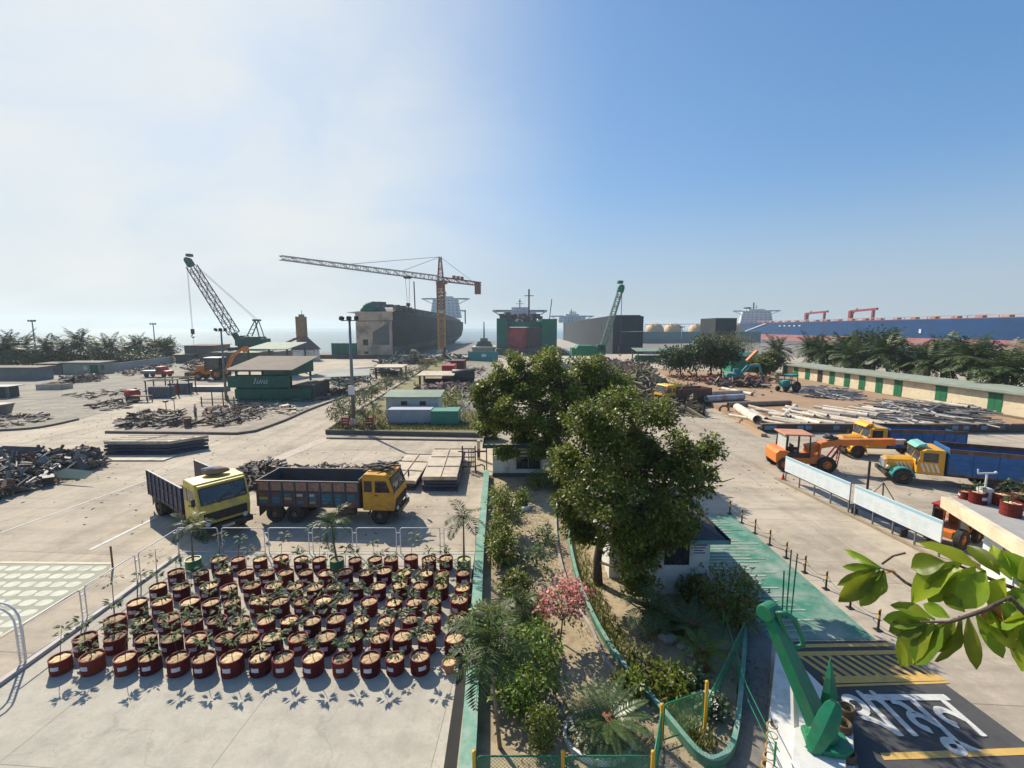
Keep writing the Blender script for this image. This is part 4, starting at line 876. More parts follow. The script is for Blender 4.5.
# pick and carry crane
def hydra_crane(loc, rz):
    t = thing('mobile_crane', 'orange crane vehicle with open roofed cab and long straight boom behind the white boards', 'crane', loc, rz); H = M_['hydra']
    MB().bx(-1.9, 1.6, -.75, .75, .55, 1.05).build('chassis', H, t, bevel=.05)
    MB().prism([(-1.95, .6), (-1.2, .6), (-1.2, 1.5), (-1.75, 1.5), (-1.98, 1.3)], -1.0, 1.0, 'y').build('engine_cover', H, t, bevel=.06)
    c = MB()
    for x, y in ((-1.25, -.85), (-1.25, .85), (.25, -.85), (.25, .85), (-.5, -.86), (-.5, .86)): c.bar((x * 1.04, y, 1.0), (x, y * .93, 2.55), .07)
    c.bx(-1.25, .25, -.86, -.82, 1.0, 1.35); c.bx(-1.25, .25, .82, .86, 1.0, 1.35)
    for x in (-1.25, .25): c.bar((x, -.8, 2.5), (x, .8, 2.5), .06)
    c.build('cab_frame', M_['dark'], t)
    b = MB().bx(-1.45, .45, -.95, .95, 2.55, 2.66).build('cab_roof', mat('faded_roof', (0.55, 0.27, 0.17), 0.7, (0.45, 0.2, 0.12), 2), t, bevel=.03)
    g = MB(); g.quad((-1.26, -.78, 1.4), (-1.26, .78, 1.4), (-1.24, .76, 2.45), (-1.24, -.76, 2.45)); g.build('rear_window', mat('pale_glass', (0.5, 0.55, 0.56), 0.2, (0.4, 0.45, 0.46), 1), t)
    s = MB(); s.bx(-.6, -.15, -.25, .25, 1.05, 1.25); s.bx(-.65, -.55, -.25, .25, 1.25, 1.75); s.build('seat', M_['dark'], t)
    b = MB(); b.bar((.35, 0, 1.2), (1.1, 0, 1.6), .5, .45); b.bar((1.0, -.4, .9), (1.2, -.35, 2.0), .12); b.bar((1.0, .4, .9), (1.2, .35, 2.0), .12); b.build('boom_support', H, t)
    for y in (-.3, .3):
        MB().cyl((1.9, y, .85), (2.5, y * .8, 1.85), .07, n=8).build('lift_ram', M_['bright_red'], t)
    b = MB(); b.bar((.3, 0, 1.55), (2.4, 0, 2.05), .5, .42); b.bar((2.3, 0, 2.02), (5.9, 0, 2.18), .42, .44); bm = b.build('boom', H, t, bevel=.02)
    MB().bar((5.85, 0, 2.18), (6.6, 0, 2.21), .3, .32).build('boom_extension', mat('boom_pale', (0.6, 0.5, 0.42), 0.5), t)
    b = MB(); b.bar((6.5, 0, 2.3), (6.75, 0, 1.95), .3, .25); b.cyl((6.6, -.16, 2.1), (6.6, .16, 2.1), .16, n=12); b.build('boom_head', M_['dark'], t)
    MB().tube([(6.7, 0, 2.0), (6.7, 0, 1.45)], .012, 4).build('cable', M_['dark'], t)
    b = MB(); b.box((6.7, 0, 1.38), (.12, .1, .18)); b.tube([(6.7, 0, 1.3), (6.78, 0, 1.2), (6.7, 0, 1.1), (6.62, 0, 1.16)], .025, 6); b.build('hook', M_['dark'], t)
    b = MB(); b.bx(1.5, 2.3, -.2, .2, 2.25, 2.4); b.cyl((1.8, -.3, 2.45), (1.8, .3, 2.45), .15, n=10); b.build('winch', M_['dark'], t)
    l = MB()
    for y in (-.5, -.25): l.bar((2.2, y, .3), (2.35, y, 1.7), .05)
    for k in range(5): l.bar((2.2 + k * .03, -.5, .45 + k * .27), (2.2 + k * .03, -.25, .45 + k * .27), .04)
    l.build('ladder', M_['bright_red'], t)
    for s in (-1, 1):
        wheel(t, -1.35, s * .95, .5, .32, s, H); wheel(t, 1.35, s * .9, .58, .34, s, H)
    return t
hydra_crane((20.6, 31.7, 0), R(-9))

# backhoe loader far left
def loader(label, loc, rz, colr, bucket=True, arm=True, sc=1.0):
    t = thing('backhoe_loader', label, 'loader', loc, rz, sc=sc)
    MB().bx(-1.6, 1.7, -.6, .6, .7, 1.2).build('chassis', colr, t, bevel=.05)
    MB().prism([(.5, 1.2), (1.8, 1.2), (1.75, 1.75), (.5, 1.9)], -.55, .55, 'y').build('bonnet', colr, t, bevel=.06)
    c = MB()
    for x, y in ((-1.2, -.75), (-1.2, .75), (.45, -.75), (.45, .75)): c.bar((x, y, 1.1), (x, y * .95, 2.7), .09)
    for x in (-1.2, .45): c.bar((x, -.72, 2.66), (x, .72, 2.66), .08)
    for y in (-.72, .72): c.bar((-1.2, y, 2.66), (.45, y, 2.66), .08)
    c.build('cab_frame', M_['dark'], t)
    MB().bx(-1.3, .55, -.85, .85, 2.7, 2.82).build('cab_roof', M_['white'] if arm else M_['bright_red'], t, bevel=.03)
    for s in (-.71, .71): MB().bx(-1.17, .42, s - .01, s + .01, 1.25, 2.65).build('cab_window', M_['glass'], t)
    if arm:
        b = MB(); b.bar((-1.6, 0, 1.0), (-2.6, 0, 3.0), .3, .35); b.bar((-2.6, 0, 3.0), (-3.9, 0, 3.9), .25, .3); b.build('backhoe_arm', colr, t)
        MB().prism([(-3.8, 3.9), (-4.3, 4.2), (-4.5, 3.7), (-4.1, 3.4)], -.4, .4, 'y').build('backhoe_bucket', colr, t)
    b = MB()
    for y in (-.62, .62): b.bar((.6, y, 1.6), (2.6, y, .7), .15, .22)
    b.build('loader_arm', colr, t)
    MB().prism([(2.5, .2), (3.4, .15), (3.5, .25), (2.8, .5), (2.75, 1.0), (2.5, 1.0)], -1.1, 1.1, 'y').build('loader_bucket', M_['rust'], t)
    for s in (-1, 1): wheel(t, -1.0, s * .85, .72, .42, s, colr); wheel(t, 1.35, s * .8, .5, .32, s, colr)
    return t
loader('orange backhoe loader with raised digging arm on the far side of the cement yard', (-58.5, 88.6, 0), R(183), M_['hydra'], sc=1.55)
bl_ = loader('small orange and red loader tucked between white board and gatehouse', (20.75, 20.4, 0), R(24), M_['hydra'], arm=False, sc=.66)
# teal excavator and tractor on the pipe yard
def excavator(label, loc, rz, colr, sc=1.0):
    t = thing('excavator', label, 'excavator', loc, rz, sc=sc)
    for s in (-1, 1):
        pts = [(-1.7, .45), (-1.4, .12), (1.4, .12), (1.75, .45), (1.4, .8), (-1.4, .8)]
        MB().prism(pts, s * 1.05 - .28, s * 1.05 + .28, 'y').build('track', M_['rubber'], t)
    MB().bx(-.7, .7, -.7, .7, .5, .95).build('undercarriage', M_['dark'], t)
    MB().prism([(-2.0, .95), (1.2, .95), (1.2, 1.35), (.0, 1.9), (-1.9, 1.9), (-2.1, 1.5)], -1.2, 1.2, 'y').build('house', colr, t, bevel=.08)
    cb = MB().prism([(-.1, 1.3), (1.35, 1.3), (1.35, 2.2), (1.0, 2.85), (-.1, 2.85)], .25, 1.18, 'y').build('cab', colr, t, bevel=.05)
    MB().bx(.05, 1.1, 1.183, 1.195, 1.8, 2.7).build('side_window', M_['glass'], cb); g = MB(); g.quad((1.36, .35, 1.8), (1.36, 1.1, 1.8), (1.36, 1.1, 2.2), (1.36, .35, 2.2)); g.build('windscreen', M_['glass'], cb)
    b = MB(); b.bar((1.0, -.1, 1.5), (2.6, -.1, 3.6), .45, .5); b.bar((2.5, -.1, 3.55), (5.2, -.1, 3.7), .4, .45); b.build('boom', colr, t)
    b = MB(); b.bar((5.1, -.1, 3.9), (5.9, -.1, 1.2), .32, .36); b.build('dipper_arm', colr, t)
    b = MB(); b.cyl((1.6, -.1, 1.4), (3.0, -.1, 3.4), .08, n=8); b.cyl((3.2, -.1, 3.95), (5.0, -.1, 4.1), .08, n=8); b.build('ram', M_['steel'], t)
    MB().prism([(5.6, 1.2), (6.2, 1.15), (6.3, .6), (5.9, .25), (5.4, .4), (5.7, .7)], -.6, .4, 'y').build('bucket', M_['rust'], t)
    return t
excavator('teal excavator with arched boom standing among scrap before the dark trees', (39.6, 80.5, .55), R(-8), M_['teal'], .78)
def tractor(label, loc, rz):
    t = thing('tractor', label, 'tractor', loc, rz, sc=1.02)
    MB().bx(-1.0, 1.6, -.35, .35, .7, 1.1).build('chassis', M_['teal'], t)
    MB().prism([(.3, 1.1), (1.7, 1.1), (1.65, 1.6), (.3, 1.7)], -.4, .4, 'y').build('bonnet', M_['teal'], t, bevel=.05)
    c = MB()
    for x, y in ((-.9, -.6), (-.9, .6), (.25, -.6), (.25, .6)): c.bar((x, y, 1.1), (x, y, 2.4), .08)
    for x in (-.9, .25): c.bar((x, -.6, 2.36), (x, .6, 2.36), .07)
    for y in (-.6, .6): c.bar((-.9, y, 2.36), (.25, y, 2.36), .07)
    c.build('cab_frame', M_['dark'], t)
    MB().bx(-1.0, .4, -.7, .7, 2.4, 2.5).build('cab_roof', M_['teal'], t)
    b = MB(); b.bar((1.7, .0, 1.0), (2.9, 0, 2.6), .2, .25); b.build('front_mast', M_['palegreen'], t)
    for s in (-1, 1): wheel(t, -.5, s * .8, .75, .4, s); wheel(t, 1.4, s * .65, .42, .25, s)
tractor('dark teal tractor with upright front mast at the far end of the pipe yard', (41.6, 67.8, .55), R(200))
# ------------------------------------------------------------------ trees and plants
def clump_leaves(b, centers, per, cr, ll, lw, up=0.35, full=False, rnd=random):
    for c, s in centers:
        for k in range(int(per * s)):
            q = V((rnd.gauss(0, 1), rnd.gauss(0, 1), rnd.gauss(0, .75)))
            if q.length > 2: q *= 2 / q.length
            p = c + q * (cr * s * .55)
            d = (q.normalized() + V((rnd.uniform(-.8, .8), rnd.uniform(-.8, .8), rnd.uniform(-.9, .5)))).normalized()
            n = V((rnd.uniform(-.8, .8), rnd.uniform(-.8, .8), 1))
            l = ll * rnd.uniform(.6, 1.25)
            if full: b.leaf(p, d, n, l, lw * l / ll)
            else: b.leaf2(p, d, n, l, lw * l / ll)
def crown_centers(lobes, n, rnd=random):
    out = []
    tot = sum(r[0] * r[1] * r[2] for c, r in lobes)
    for c, r in lobes:
        for k in range(max(3, int(n * r[0] * r[1] * r[2] / tot))):
            while True:
                q = V((rnd.uniform(-1, 1), rnd.uniform(-1, 1), rnd.uniform(-1, 1)))
                if .2 < q.length < 1: break
            q = q * (q.length ** -.45)       # push to the outside
            if q.length > 1.06: q *= 1.06 / q.length
            out.append((V(c) + V((q.x * r[0], q.y * r[1], q.z * r[2])), rnd.uniform(.65, 1.3)))
    return out
def tree(name, label, cat, loc, trunk, lobes, n, per, cr, ll, lw, lm, limbs=7, r0=.16, full=False, group=None, extra=None, seed=1):
    rnd = random.Random(seed)
    t = thing(name, label, cat, loc, 0, group)
    b = MB(); trunk = [V(p) for p in trunk]; k = len(trunk)
    b.tube(trunk, [r0 * (1 - .6 * i / (k - 1)) for i in range(k)], 9)
    cs = crown_centers(lobes, n, rnd)
    for i in range(limbs):
        c = cs[rnd.randrange(len(cs))][0]; s = trunk[rnd.randrange(max(1, k - 2), k)]
        m = s.lerp(c, .5) + V((rnd.uniform(-.3, .3), rnd.uniform(-.3, .3), .25))
        b.tube([s, m, c], [r0 * .4, r0 * .25, r0 * .08], 5)
        for q in range(4):
            c2 = cs[rnd.randrange(len(cs))][0]
            if (c2 - m).length < (lobes[0][1][0]) * 1.1: b.tube([m, m.lerp(c2, .5) + V((0, 0, .1)), c2], [r0 * .16, r0 * .1, r0 * .04], 4)
    if extra:
        for e in extra: b.tube(e[0], e[1], 5)
    b.build('trunk', M_['bark'], t, True)
    b = MB(); clump_leaves(b, cs, per, cr, ll, lw, full=full, rnd=rnd)
    b.build('crown', lm, t)
    return t
# the two big trees by the garden: crowns made of separate leafy boughs on visible limbs
def bough_tree(label, loc, trunk, boughs, Y0, dY, ll, lw, lm, r0, seed, per, twigs=(), low=None):
    rnd = random.Random(seed); t = thing('leafy_tree', label, 'tree', loc); L0 = V(loc)
    b = MB(); trunk = [V(p) for p in trunk]; k = len(trunk); b.tube(trunk, [r0 * (1 - .62 * i / (k - 1)) for i in range(k)], 9)
    lv = MB()
    for px, py, r in boughs:
        yy = Y0 + rnd.uniform(-dY, dY)
        if low and py > low[0] and px > 600: yy = low[1] + rnd.uniform(-.4, .4)
        c = D(px, py, yy) - L0
        s = min(trunk[1:], key=lambda q: (q - c).length + (2 if q.z > c.z else 0)); m = s.lerp(c, .55) + V((rnd.uniform(-.2, .2), rnd.uniform(-.2, .2), .15))
        b.tube([s, m, c], [r0 * .34, r0 * .2, r0 * .07], 5)
        cs = []
        for q in range(int(13 * (r + .3))):
            v = V((rnd.gauss(0, 1), rnd.gauss(0, 1), rnd.gauss(0, .8))).normalized() * (rnd.random() ** .4)
            e = c + V((v.x * r, v.y * r, v.z * r * .75)); cs.append((e, rnd.uniform(.5, 1.25)))
            if q % 2 == 0: b.tube([c, c.lerp(e, .6) + V((0, 0, -.05)), e], [r0 * .08, r0 * .05, r0 * .02], 4)
        clump_leaves(lv, cs, per, .42 * (r ** .5), ll, lw, rnd=rnd)
    for e in twigs: b.tube([D(x, y, yy) - L0 for x, y, yy in e], [.05, .035, .025, .01][:len(e)], 5)
    b.build('trunk', M_['bark'], t, True); lv.build('crown', lm, t); return t
bough_tree('big dark green tree with bare lower trunk leaning over the guard house roof', (3.4, 16.8, 0),
    [(0, 0, 0), (-.05, .1, .9), (.12, .3, 1.9), (.3, .4, 3.0), (.7, .6, 4.4), (.8, .7, 5.6)],
    [(590, 423, .9), (622, 402, .9), (655, 418, .95), (684, 447, .8), (709, 447, .5), (573, 462, .8), (608, 455, 1.1), (645, 462, 1.1), (690, 480, .7), (574, 506, .7), (604, 500, 1.0), (640, 508, 1.1), (676, 514, .85), (583, 530, .5), (628, 548, .9), (660, 541, .5), (684, 530, .4), (580, 528, .5), (640, 580, .5), (706, 470, .4), (628, 432, .9), (620, 480, .9), (660, 490, .9), (590, 480, .7), (625, 525, .8), (668, 465, .9), (600, 435, .9), (638, 445, 1.0), (662, 516, .6), (640, 526, .5), (648, 556, .35)],
    17.3, 1.3, .15, .085, M_['leafA'], .19, 3, 165, (((690, 500, 17.2), (702, 478, 17.2), (722, 482, 17.2), (735, 478, 17.1)), ((700, 482, 17.2), (712, 470, 17.1), (722, 464, 17.0))), low=(495, 15.3))
bough_tree('wide spreading fresh green tree behind the flat roofed garden office', (3.2, 29.4, 0),
    [(0, 0, 0), (.1, 0, 1.5), (-.2, .1, 3.0), (.2, .2, 4.6), (.1, .2, 6.2)],
    [(497, 377, 1.1), (522, 364, 1.2), (556, 366, 1.4), (590, 371, 1.3), (616, 384, 1.1), (489, 402, 1.0), (525, 394, 1.4), (562, 396, 1.3), (598, 400, 1.1), (485, 428, .8), (511, 424, 1.0), (541, 424, 1.0), (628, 398, .6), (480, 388, .6), (575, 428, .9), (506, 450, .6), (546, 448, .8), (565, 452, .7), (524, 440, .6), (607, 425, .8), (540, 380, 1.3), (510, 383, 1.2), (575, 384, 1.2), (508, 408, 1.0), (543, 410, 1.2), (578, 412, 1.1), (528, 428, .9), (556, 432, .9), (493, 418, .8), (612, 404, .9), (594, 388, 1.0)],
    29.6, 1.8, .22, .12, M_['leafB'], .24, 5, 160)
# foreground branch reaching in from a tree outside the frame
def big_leaf(b, p, d, nrm, l, w, curl=.3, nseg=7):
    p = V(p); d = V(d).normalized(); sd = d.cross(V(nrm)).normalized(); up = sd.cross(d).normalized(); vs = []; fs = []
    for i in range(nseg + 1):
        t = i / nseg; hw = w / 2 * (math.sin(PI * (t ** 1.25) * .97 + .03) ** .8) if t < 1 else 0.001
        c = p + d * (l * t) - up * (curl * l * t * t) 
        rip = .03 * l * math.sin(t * 13 + p.x * 50)
        vs += [c + sd * hw + up * (hw * .35 + rip), c + sd * hw * .5 + up * hw * .13, c, c - sd * hw * .5 + up * hw * .13, c - sd * hw + up * (hw * .35 - rip)]
    for i in range(nseg):
        for j in range(4): fs.append((i * 5 + j, i * 5 + j + 1, (i + 1) * 5 + j + 1, (i + 1) * 5 + j))
    b.add(vs, fs)
def ve(px, py, dist):
    x, y, w = ray(px, py); q = V((x, y, w)).normalized(); return q * dist + V((0, 0, HC))
m_big = mat('broad_leaf', (0.28, 0.36, 0.02), 0.4, (0.14, 0.22, 0.016), 6.0, island=0.5, spec=0.35, trans=0.55)
root = V((4.6, 1.2, 8.2))
t = thing('broad_leaf_tree', 'broad leaved tree branch with big glossy leaves reaching in close at the frame edge', 'tree', (4.6, 1.2, 0))
tb = MB(); tb.tube([(.3, -.3, 0), (.2, -.2, 4), (.05, 0, 8.2), (.1, .1, 10.4)], [.16, .13, .1, .05], 10)
tb.build('trunk', M_['bark'], t, True)
bb = MB(); loc0 = V((4.6, 1.2, 0))
def br(pts, r):
    bb.tube([p - loc0 for p in pts], r, 6); return pts
main1 = br([root, ve(1120, 690, 2.5), ve(1045, 600, 2.45), ve(1000, 583, 2.42), ve(960, 566, 2.4), ve(915, 556, 2.4)], [.024, .012, .009, .007, .005, .003])
main2 = br([ve(1120, 690, 2.5), ve(1050, 640, 2.35), ve(1010, 597, 2.3), ve(985, 610, 2.28), ve(950, 622, 2.25), ve(920, 622, 2.25)], [.014, .01, .008, .007, .005, .003])
main3 = br([ve(1000, 583, 2.42), ve(960, 597, 2.5), ve(935, 599, 2.5), ve(905, 582, 2.5), ve(893, 572, 2.5), ve(881, 568, 2.5)], [.009, .008, .007, .006, .005, .003])
main4 = br([ve(905, 553, 2.45), ve(893, 556, 2.5), ve(882, 564, 2.52)], [.004, .004, .004])
bb.build('branch', M_['bark'], t, True)
lb = MB()
def lf(px, py, qx, qy, wpx, dist=2.35, curl=.25, tilt=.0, dd=0.0):
    p = ve(px, py, dist); q = ve(qx, qy, dist + dd); d = q - p; l = d.length
    view = (p - V((0, 0, HC))).normalized(); n = (-view + V((0, 0, .5)) + V((random.uniform(-.8, .8), random.uniform(-.6, .6), random.uniform(-.6, .6))) + V((tilt, 0, 0))).normalized()
    big_leaf(lb, p - loc0, d, n, l * 1.08, wpx * dist / FPX * .66, random.uniform(.05, .65))
for a in [
 (985, 572, 928, 538, 17), (962, 562, 905, 590, 26), (945, 562, 912, 565, 24), (955, 565, 930, 600, 22), (975, 566, 950, 596, 22), (985, 570, 965, 606, 24), (1005, 578, 985, 602, 18), (1000, 575, 975, 545, 16), (1012, 580, 990, 548, 14), (1025, 585, 1005, 552, 24), (1030, 590, 1012, 610, 22), (1020, 588, 1040, 560, 24),
 (882, 568, 845, 552, 9), (882, 568, 845, 568, 10), (882, 568, 838, 582, 11), (880, 570, 842, 600, 20), (884, 570, 862, 604, 18), (884, 571, 878, 600, 15),
 (935, 620, 895, 602, 18), (930, 620, 886, 620, 18), (928, 624, 892, 632, 20), (935, 624, 893, 655, 26), (945, 622, 915, 660, 26), (955, 618, 935, 650, 16), (960, 616, 958, 666, 14), (968, 616, 976, 666, 13), (975, 612, 1005, 655, 15), (985, 608, 1013, 648, 15), (965, 612, 945, 595, 14), (950, 618, 925, 605, 14), (990, 608, 1010, 635, 20),
 (1030, 612, 990, 622, 30), (1045, 610, 1015, 640, 30), (1050, 640, 1018, 665, 30), (1040, 600, 1010, 600, 22), (1060, 620, 1030, 650, 30),
]:
    lf(*a)
lb.build('foliage', m_big, t, True)
lb = MB(); lf(1000, 606, 985, 625, 18)
m_wl = mat('withered_leaf', (0.5, 0.25, 0.05), 0.6, (0.3, 0.12, 0.04), 3, trans=.3); lb.build('withered_leaf', m_wl, t, True); lb = MB(); lf(897, 572, 884, 570, 6, 2.5); lb.build('withered_leaf', m_wl, t, True)
# out of frame remainder of that tree, so it is a tree from elsewhere too
ob = MB(); rnd_ = random.Random(8)
for k in range(150):
    a = rnd_.uniform(-.9, .9); p = V((rnd_.uniform(1.2, 2.6), rnd_.uniform(-1.5, .8), rnd_.uniform(8.6, 11.5))); d = V((rnd_.uniform(-1, 1), rnd_.uniform(-1, 1), rnd_.uniform(-.8, .3))).normalized()
    big_leaf(ob, p, d, (0, 0, 1), rnd_.uniform(.15, .26), .1, .25, 4)
ob.build('crown', m_big, t, True)

# shrub kinds --------------------------------------------------------
def shrub(label, px, py, r, h, lm, n=26, per=36, ll=.15, lw=.075, name='shrub', cat='shrub', dens=1.0, group=None, seed=0, pos=None):
    p = G(px, py) if pos is None else V(pos); rnd = random.Random(seed or int(px * 7 + py))
    t = thing(name, label, cat, (p.x, p.y, 0.006), 0, group)
    b = MB()
    for k in range(5):
        a = rnd.uniform(0, 6.3); b.tube([(0, 0, 0), (.3 * r * math.cos(a), .3 * r * math.sin(a), h * .4), (.7 * r * math.cos(a), .7 * r * math.sin(a), h * .75)], [.025, .016, .006], 5)
    b.build('stem', M_['bark'], t)
    b = MB(); cs = crown_centers([((0, 0, h * .55), (r * 1.15, r * 1.15, h * .45))], int(n * 1.25), rnd); clump_leaves(b, cs, per * dens, r * .45, ll, lw, rnd=rnd)
    b.build('foliage', lm, t)
    return t
# tall garden palm in front
young_palm((*G2(500, 748), .006), 2.75, 1.05, 'feathery young palm with thin dark trunk by the mint topped wall', False, (.05, .25), 16)
young_palm((*G2(522, 640), .006), 1.2, .8, 'low fan of palm fronds among the bright shrubs', False, (0, 0), 12)
young_palm((*G2(648, 640), .006), 1.1, .85, 'short bushy palm at the foot of the guard house wall', False, (0, 0), 14)
shrub('lime green leafy shrub at the mint topped wall, behind the feathery palm', 497, 680, .62, 1.7, M_['leafL'], 34, 40)
shrub('lime green upright shrub with thin stems beside the feathery palm', 537, 700, .5, 2.1, M_['leafL'], 26, 34)
shrub('bright green shrub behind the lime shrubs near the pink blossoms', 536, 655, .45, 1.2, M_['leafB'], 22, 34)
shrub('dark green columnar shrub close to the green mesh fence', 541, 752, .3, 1.15, M_['leafA'], 34, 44, .08, .04)
shrub('dark upright conifer like shrub at the wall by the garden office corner', 507, 535, .6, 2.3, M_['leafA'], 40, 40)
shrub('dark upright shrub along the wall, in front of the conifer like one', 505, 565, .55, 1.5, M_['leafB'], 30, 40)
shrub('dark green rounded bush along the wall behind the low fan palm', 515, 598, .45, 1.0, M_['leafA'], 26, 40)
shrub('small clipped brown green ball bush in the sandy bed', 527, 596, .28, .6, M_['leafY'], 20, 40, .06, .035)
shrub('small topiary shrub in the white stone ring by the garden office', 521, 505, .35, 1.0, M_['leafB'], 18, 36)
shrub('dark hedge clump below the garden office window', 545, 488, .9, .8, M_['leafA'], 34, 40)
shrub('dark hedge clump below the garden office corner', 566, 492, .7, .9, M_['leafA'], 26, 40)
shrub('airy grey green shrub in the middle of the sandy bed', 536, 570, .5, 1.1, M_['leafS'], 18, 26)
shrub('airy thin shrub beside the curved path top', 545, 545, .45, .9, M_['leafS'], 16, 26)
shrub('big dark bush with red flowers beside the rumble ramp', 728, 618, .85, 1.6, M_['leafA'], 50, 44)
shrub('dark leafy bush against the guard house sign wall', 695, 600, .5, 1.0, M_['leafA'], 24, 40)
shrub('dark spreading bush in the shade below the guard house', 668, 628, .6, .7, M_['leafA'], 26, 40)
shrub('small white flowered bush by the green wall', 690, 690, .35, .6, M_['leafS'], 18, 30)
shrub('small white flowered bush at the corner of the mesh fence', 712, 716, .3, .55, M_['leafS'], 14, 30)
shrub('dark leafy shrub filling the wall side behind the lime green shrub', 487, 640, .5, 1.1, M_['leafB'], 30, 40)
shrub('mid green shrub between the fan palm and the airy grey shrub', 524, 622, .5, .9, M_['leafA'], 26, 36)
shrub('yellow green shrub right beside the feathery palm trunk', 519, 715, .45, 1.3, M_['leafL'], 26, 34)
shrub('dark shrub halfway along the wall opposite the palm in the green pot', 500, 555, .45, 1.7, M_['leafA'], 34, 40)
shrub('loose shrub at the top of the sandy bed near the stone ring', 500, 512, .5, 1.5, M_['leafB'], 26, 36)
shrub('small shrub at the lower end of the pale curved kerb', 630, 698, .35, .6, M_['leafB'], 20, 34)
shrub('low green shrub at the big tree trunk', 622, 560, .45, .7, M_['leafB'], 20, 34)
shrub('yellow green shrub below the short bushy palm', 640, 668, .4, .5, M_['leafY'], 20, 34)
shrub('bright leafy shrub between star plant and garden wall', 672, 690, .4, .6, M_['leafB'], 20, 34)
# red flowers on the ramp bush
def blossoms(parent, r, h, n, m, size, seed, zlo=.5):
    rnd = random.Random(seed); b = MB()
    for k in range(n):
        a = rnd.uniform(0, 6.3); el = rnd.uniform(-.1, 1.4); p = V((r * math.cos(a) * math.cos(el), r * math.sin(a) * math.cos(el), h * zlo + h * (1 - zlo) * math.sin(el)))
        for q in range(5):
            d = V((rnd.uniform(-1, 1), rnd.uniform(-1, 1), rnd.uniform(-.4, 1))).normalized(); b.leaf2(p + d * .02, d, (rnd.uniform(-1, 1), rnd.uniform(-1, 1), 1), size * rnd.uniform(.7, 1.2), size * .8)
    return b.build('blossom', m, parent)
for o in list(bpy.data.objects):
    if o.get('label', '').startswith('big dark bush with red'): blossoms(o, .9, 1.7, 22, M_['bright_red'], .08, 4, .4)
    if 'white flowered' in o.get('label', ''): blossoms(o, .36, .62, 26, M_['white'], .05, 5, .4)
# bougainvillea
p = G(560, 642); t = thing('bougainvillea', 'bougainvillea bush covered in pink blossoms beside the sunken path', 'flowering shrub', (p.x, p.y, 0))
b = MB(); b.tube([(0, 0, 0), (.05, 0, .5), (.1, .05, 1.0)], [.03, .025, .02], 6)
for k in range(9):
    a = k * .7; b.tube([(.08, .02, .7), (.35 * math.cos(a), .35 * math.sin(a), 1.2), (.62 * math.cos(a), .62 * math.sin(a), 1.5)], [.015, .01, .005], 4)
b.build('stem', M_['bark'], t)
rnd_ = random.Random(2); b = MB(); clump_leaves(b, crown_centers([((.05, .1, 1.45), (.72, .6, .5))], 26, rnd_), 22, .3, .11, .06, rnd=rnd_); b.build('foliage', M_['leafS'], t)
rnd_ = random.Random(3); b = MB(); clump_leaves(b, crown_centers([((.05, 0, 1.55), (.75, .6, .5))], 30, rnd_), 34, .26, .1, .1, rnd=rnd_); b.build('blossom', M_['pink'], t)
# cycads
def cycad(label, px, py, r, n, pos=None, el=(-.05, .9), m=None):
    p = G(px, py); t = thing('cycad', label, 'cycad', (p.x, p.y, 0.0))
    MB().lathe([(.22, 0), (.26, .2), (.24, .5), (.16, .58), (.001, .62)], 12).build('trunk', mat('cycad_trunk', (0.26, 0.13, 0.06), 0.95, (0.13, 0.07, 0.04), 14, bump=1.0), t)
    b = MB()
    for k in range(26):
        a = rnd_.uniform(0, 6.3); q = rnd_.uniform(0, .2); b.leaf2((q * math.cos(a), q * math.sin(a), .5), (math.cos(a) * .6, math.sin(a) * .6, 1), (0, 1, 0), .22, .06)
    b.build('crown_scale', mat('cycad_scale', (0.36, 0.17, 0.07), 0.9, (0.25, 0.1, 0.04), 8), t)
    b = MB()
    for k in range(n):
        frond(b, (.1 * math.cos(k * 2.4), .1 * math.sin(k * 2.4), .55), k * 2.4, el[0] + (el[1] - el[0]) * k / n, r * rnd_.uniform(.85, 1.1), .6 / r, 40, .17, .017, .25, .012)
    b.build('frond', m or M_['leafC'], t)
cycad('large cycad with spread wheel of fronds and brown heart in a stone ring', 607, 738, 1.05, 60, el=(-.15, .75))
cycad('dark cycad in the shade before the guard house', 690, 640, 1.0, 26)
cycad('pale green spiky plant like a star at the garden wall bend', 702, 668, .75, 16, el=(.1, 1.0), m=M_['leafL'])
p = G(598, 738); o = kerb('stone_ring', [(p.x + .82 * math.cos(k * PI / 10), p.y + .72 * math.sin(k * PI / 10)) for k in range(20)], .07, .16, M_['wall'], 0, True); tag(o, 'low round stone ring round the large cycad', 'planter ring')
p = G(521, 508); o = kerb('stone_ring', [(p.x + .45 * math.cos(k * PI / 8), p.y + .4 * math.sin(k * PI / 8)) for k in range(16)], .09, .2, M_['white'], 0, True); tag(o, 'small white stone ring round the topiary by the garden office', 'planter ring')
# rocks
for i, (px, py, s, lab) in enumerate(((668, 640, .3, 'pale garden rock by the short bushy palm'), (655, 628, .2, 'small pale rock near the dark tree trunk'), (695, 655, .32, 'pale garden rock at the star shaped plant'), (682, 648, .18, 'small rock between cycad and palm'), (640, 655, .16, 'small rock near the yellow green border'))):
    p = G(px, py); o = MB().sph((0, 0, s * .3), (s, s * .8, s * .55), 9, 6, .16).build('rock', M_['rock'], None, False, loc=(p.x, p.y, 0)); tag(o, lab, 'rock', 'rocks in the tree garden')
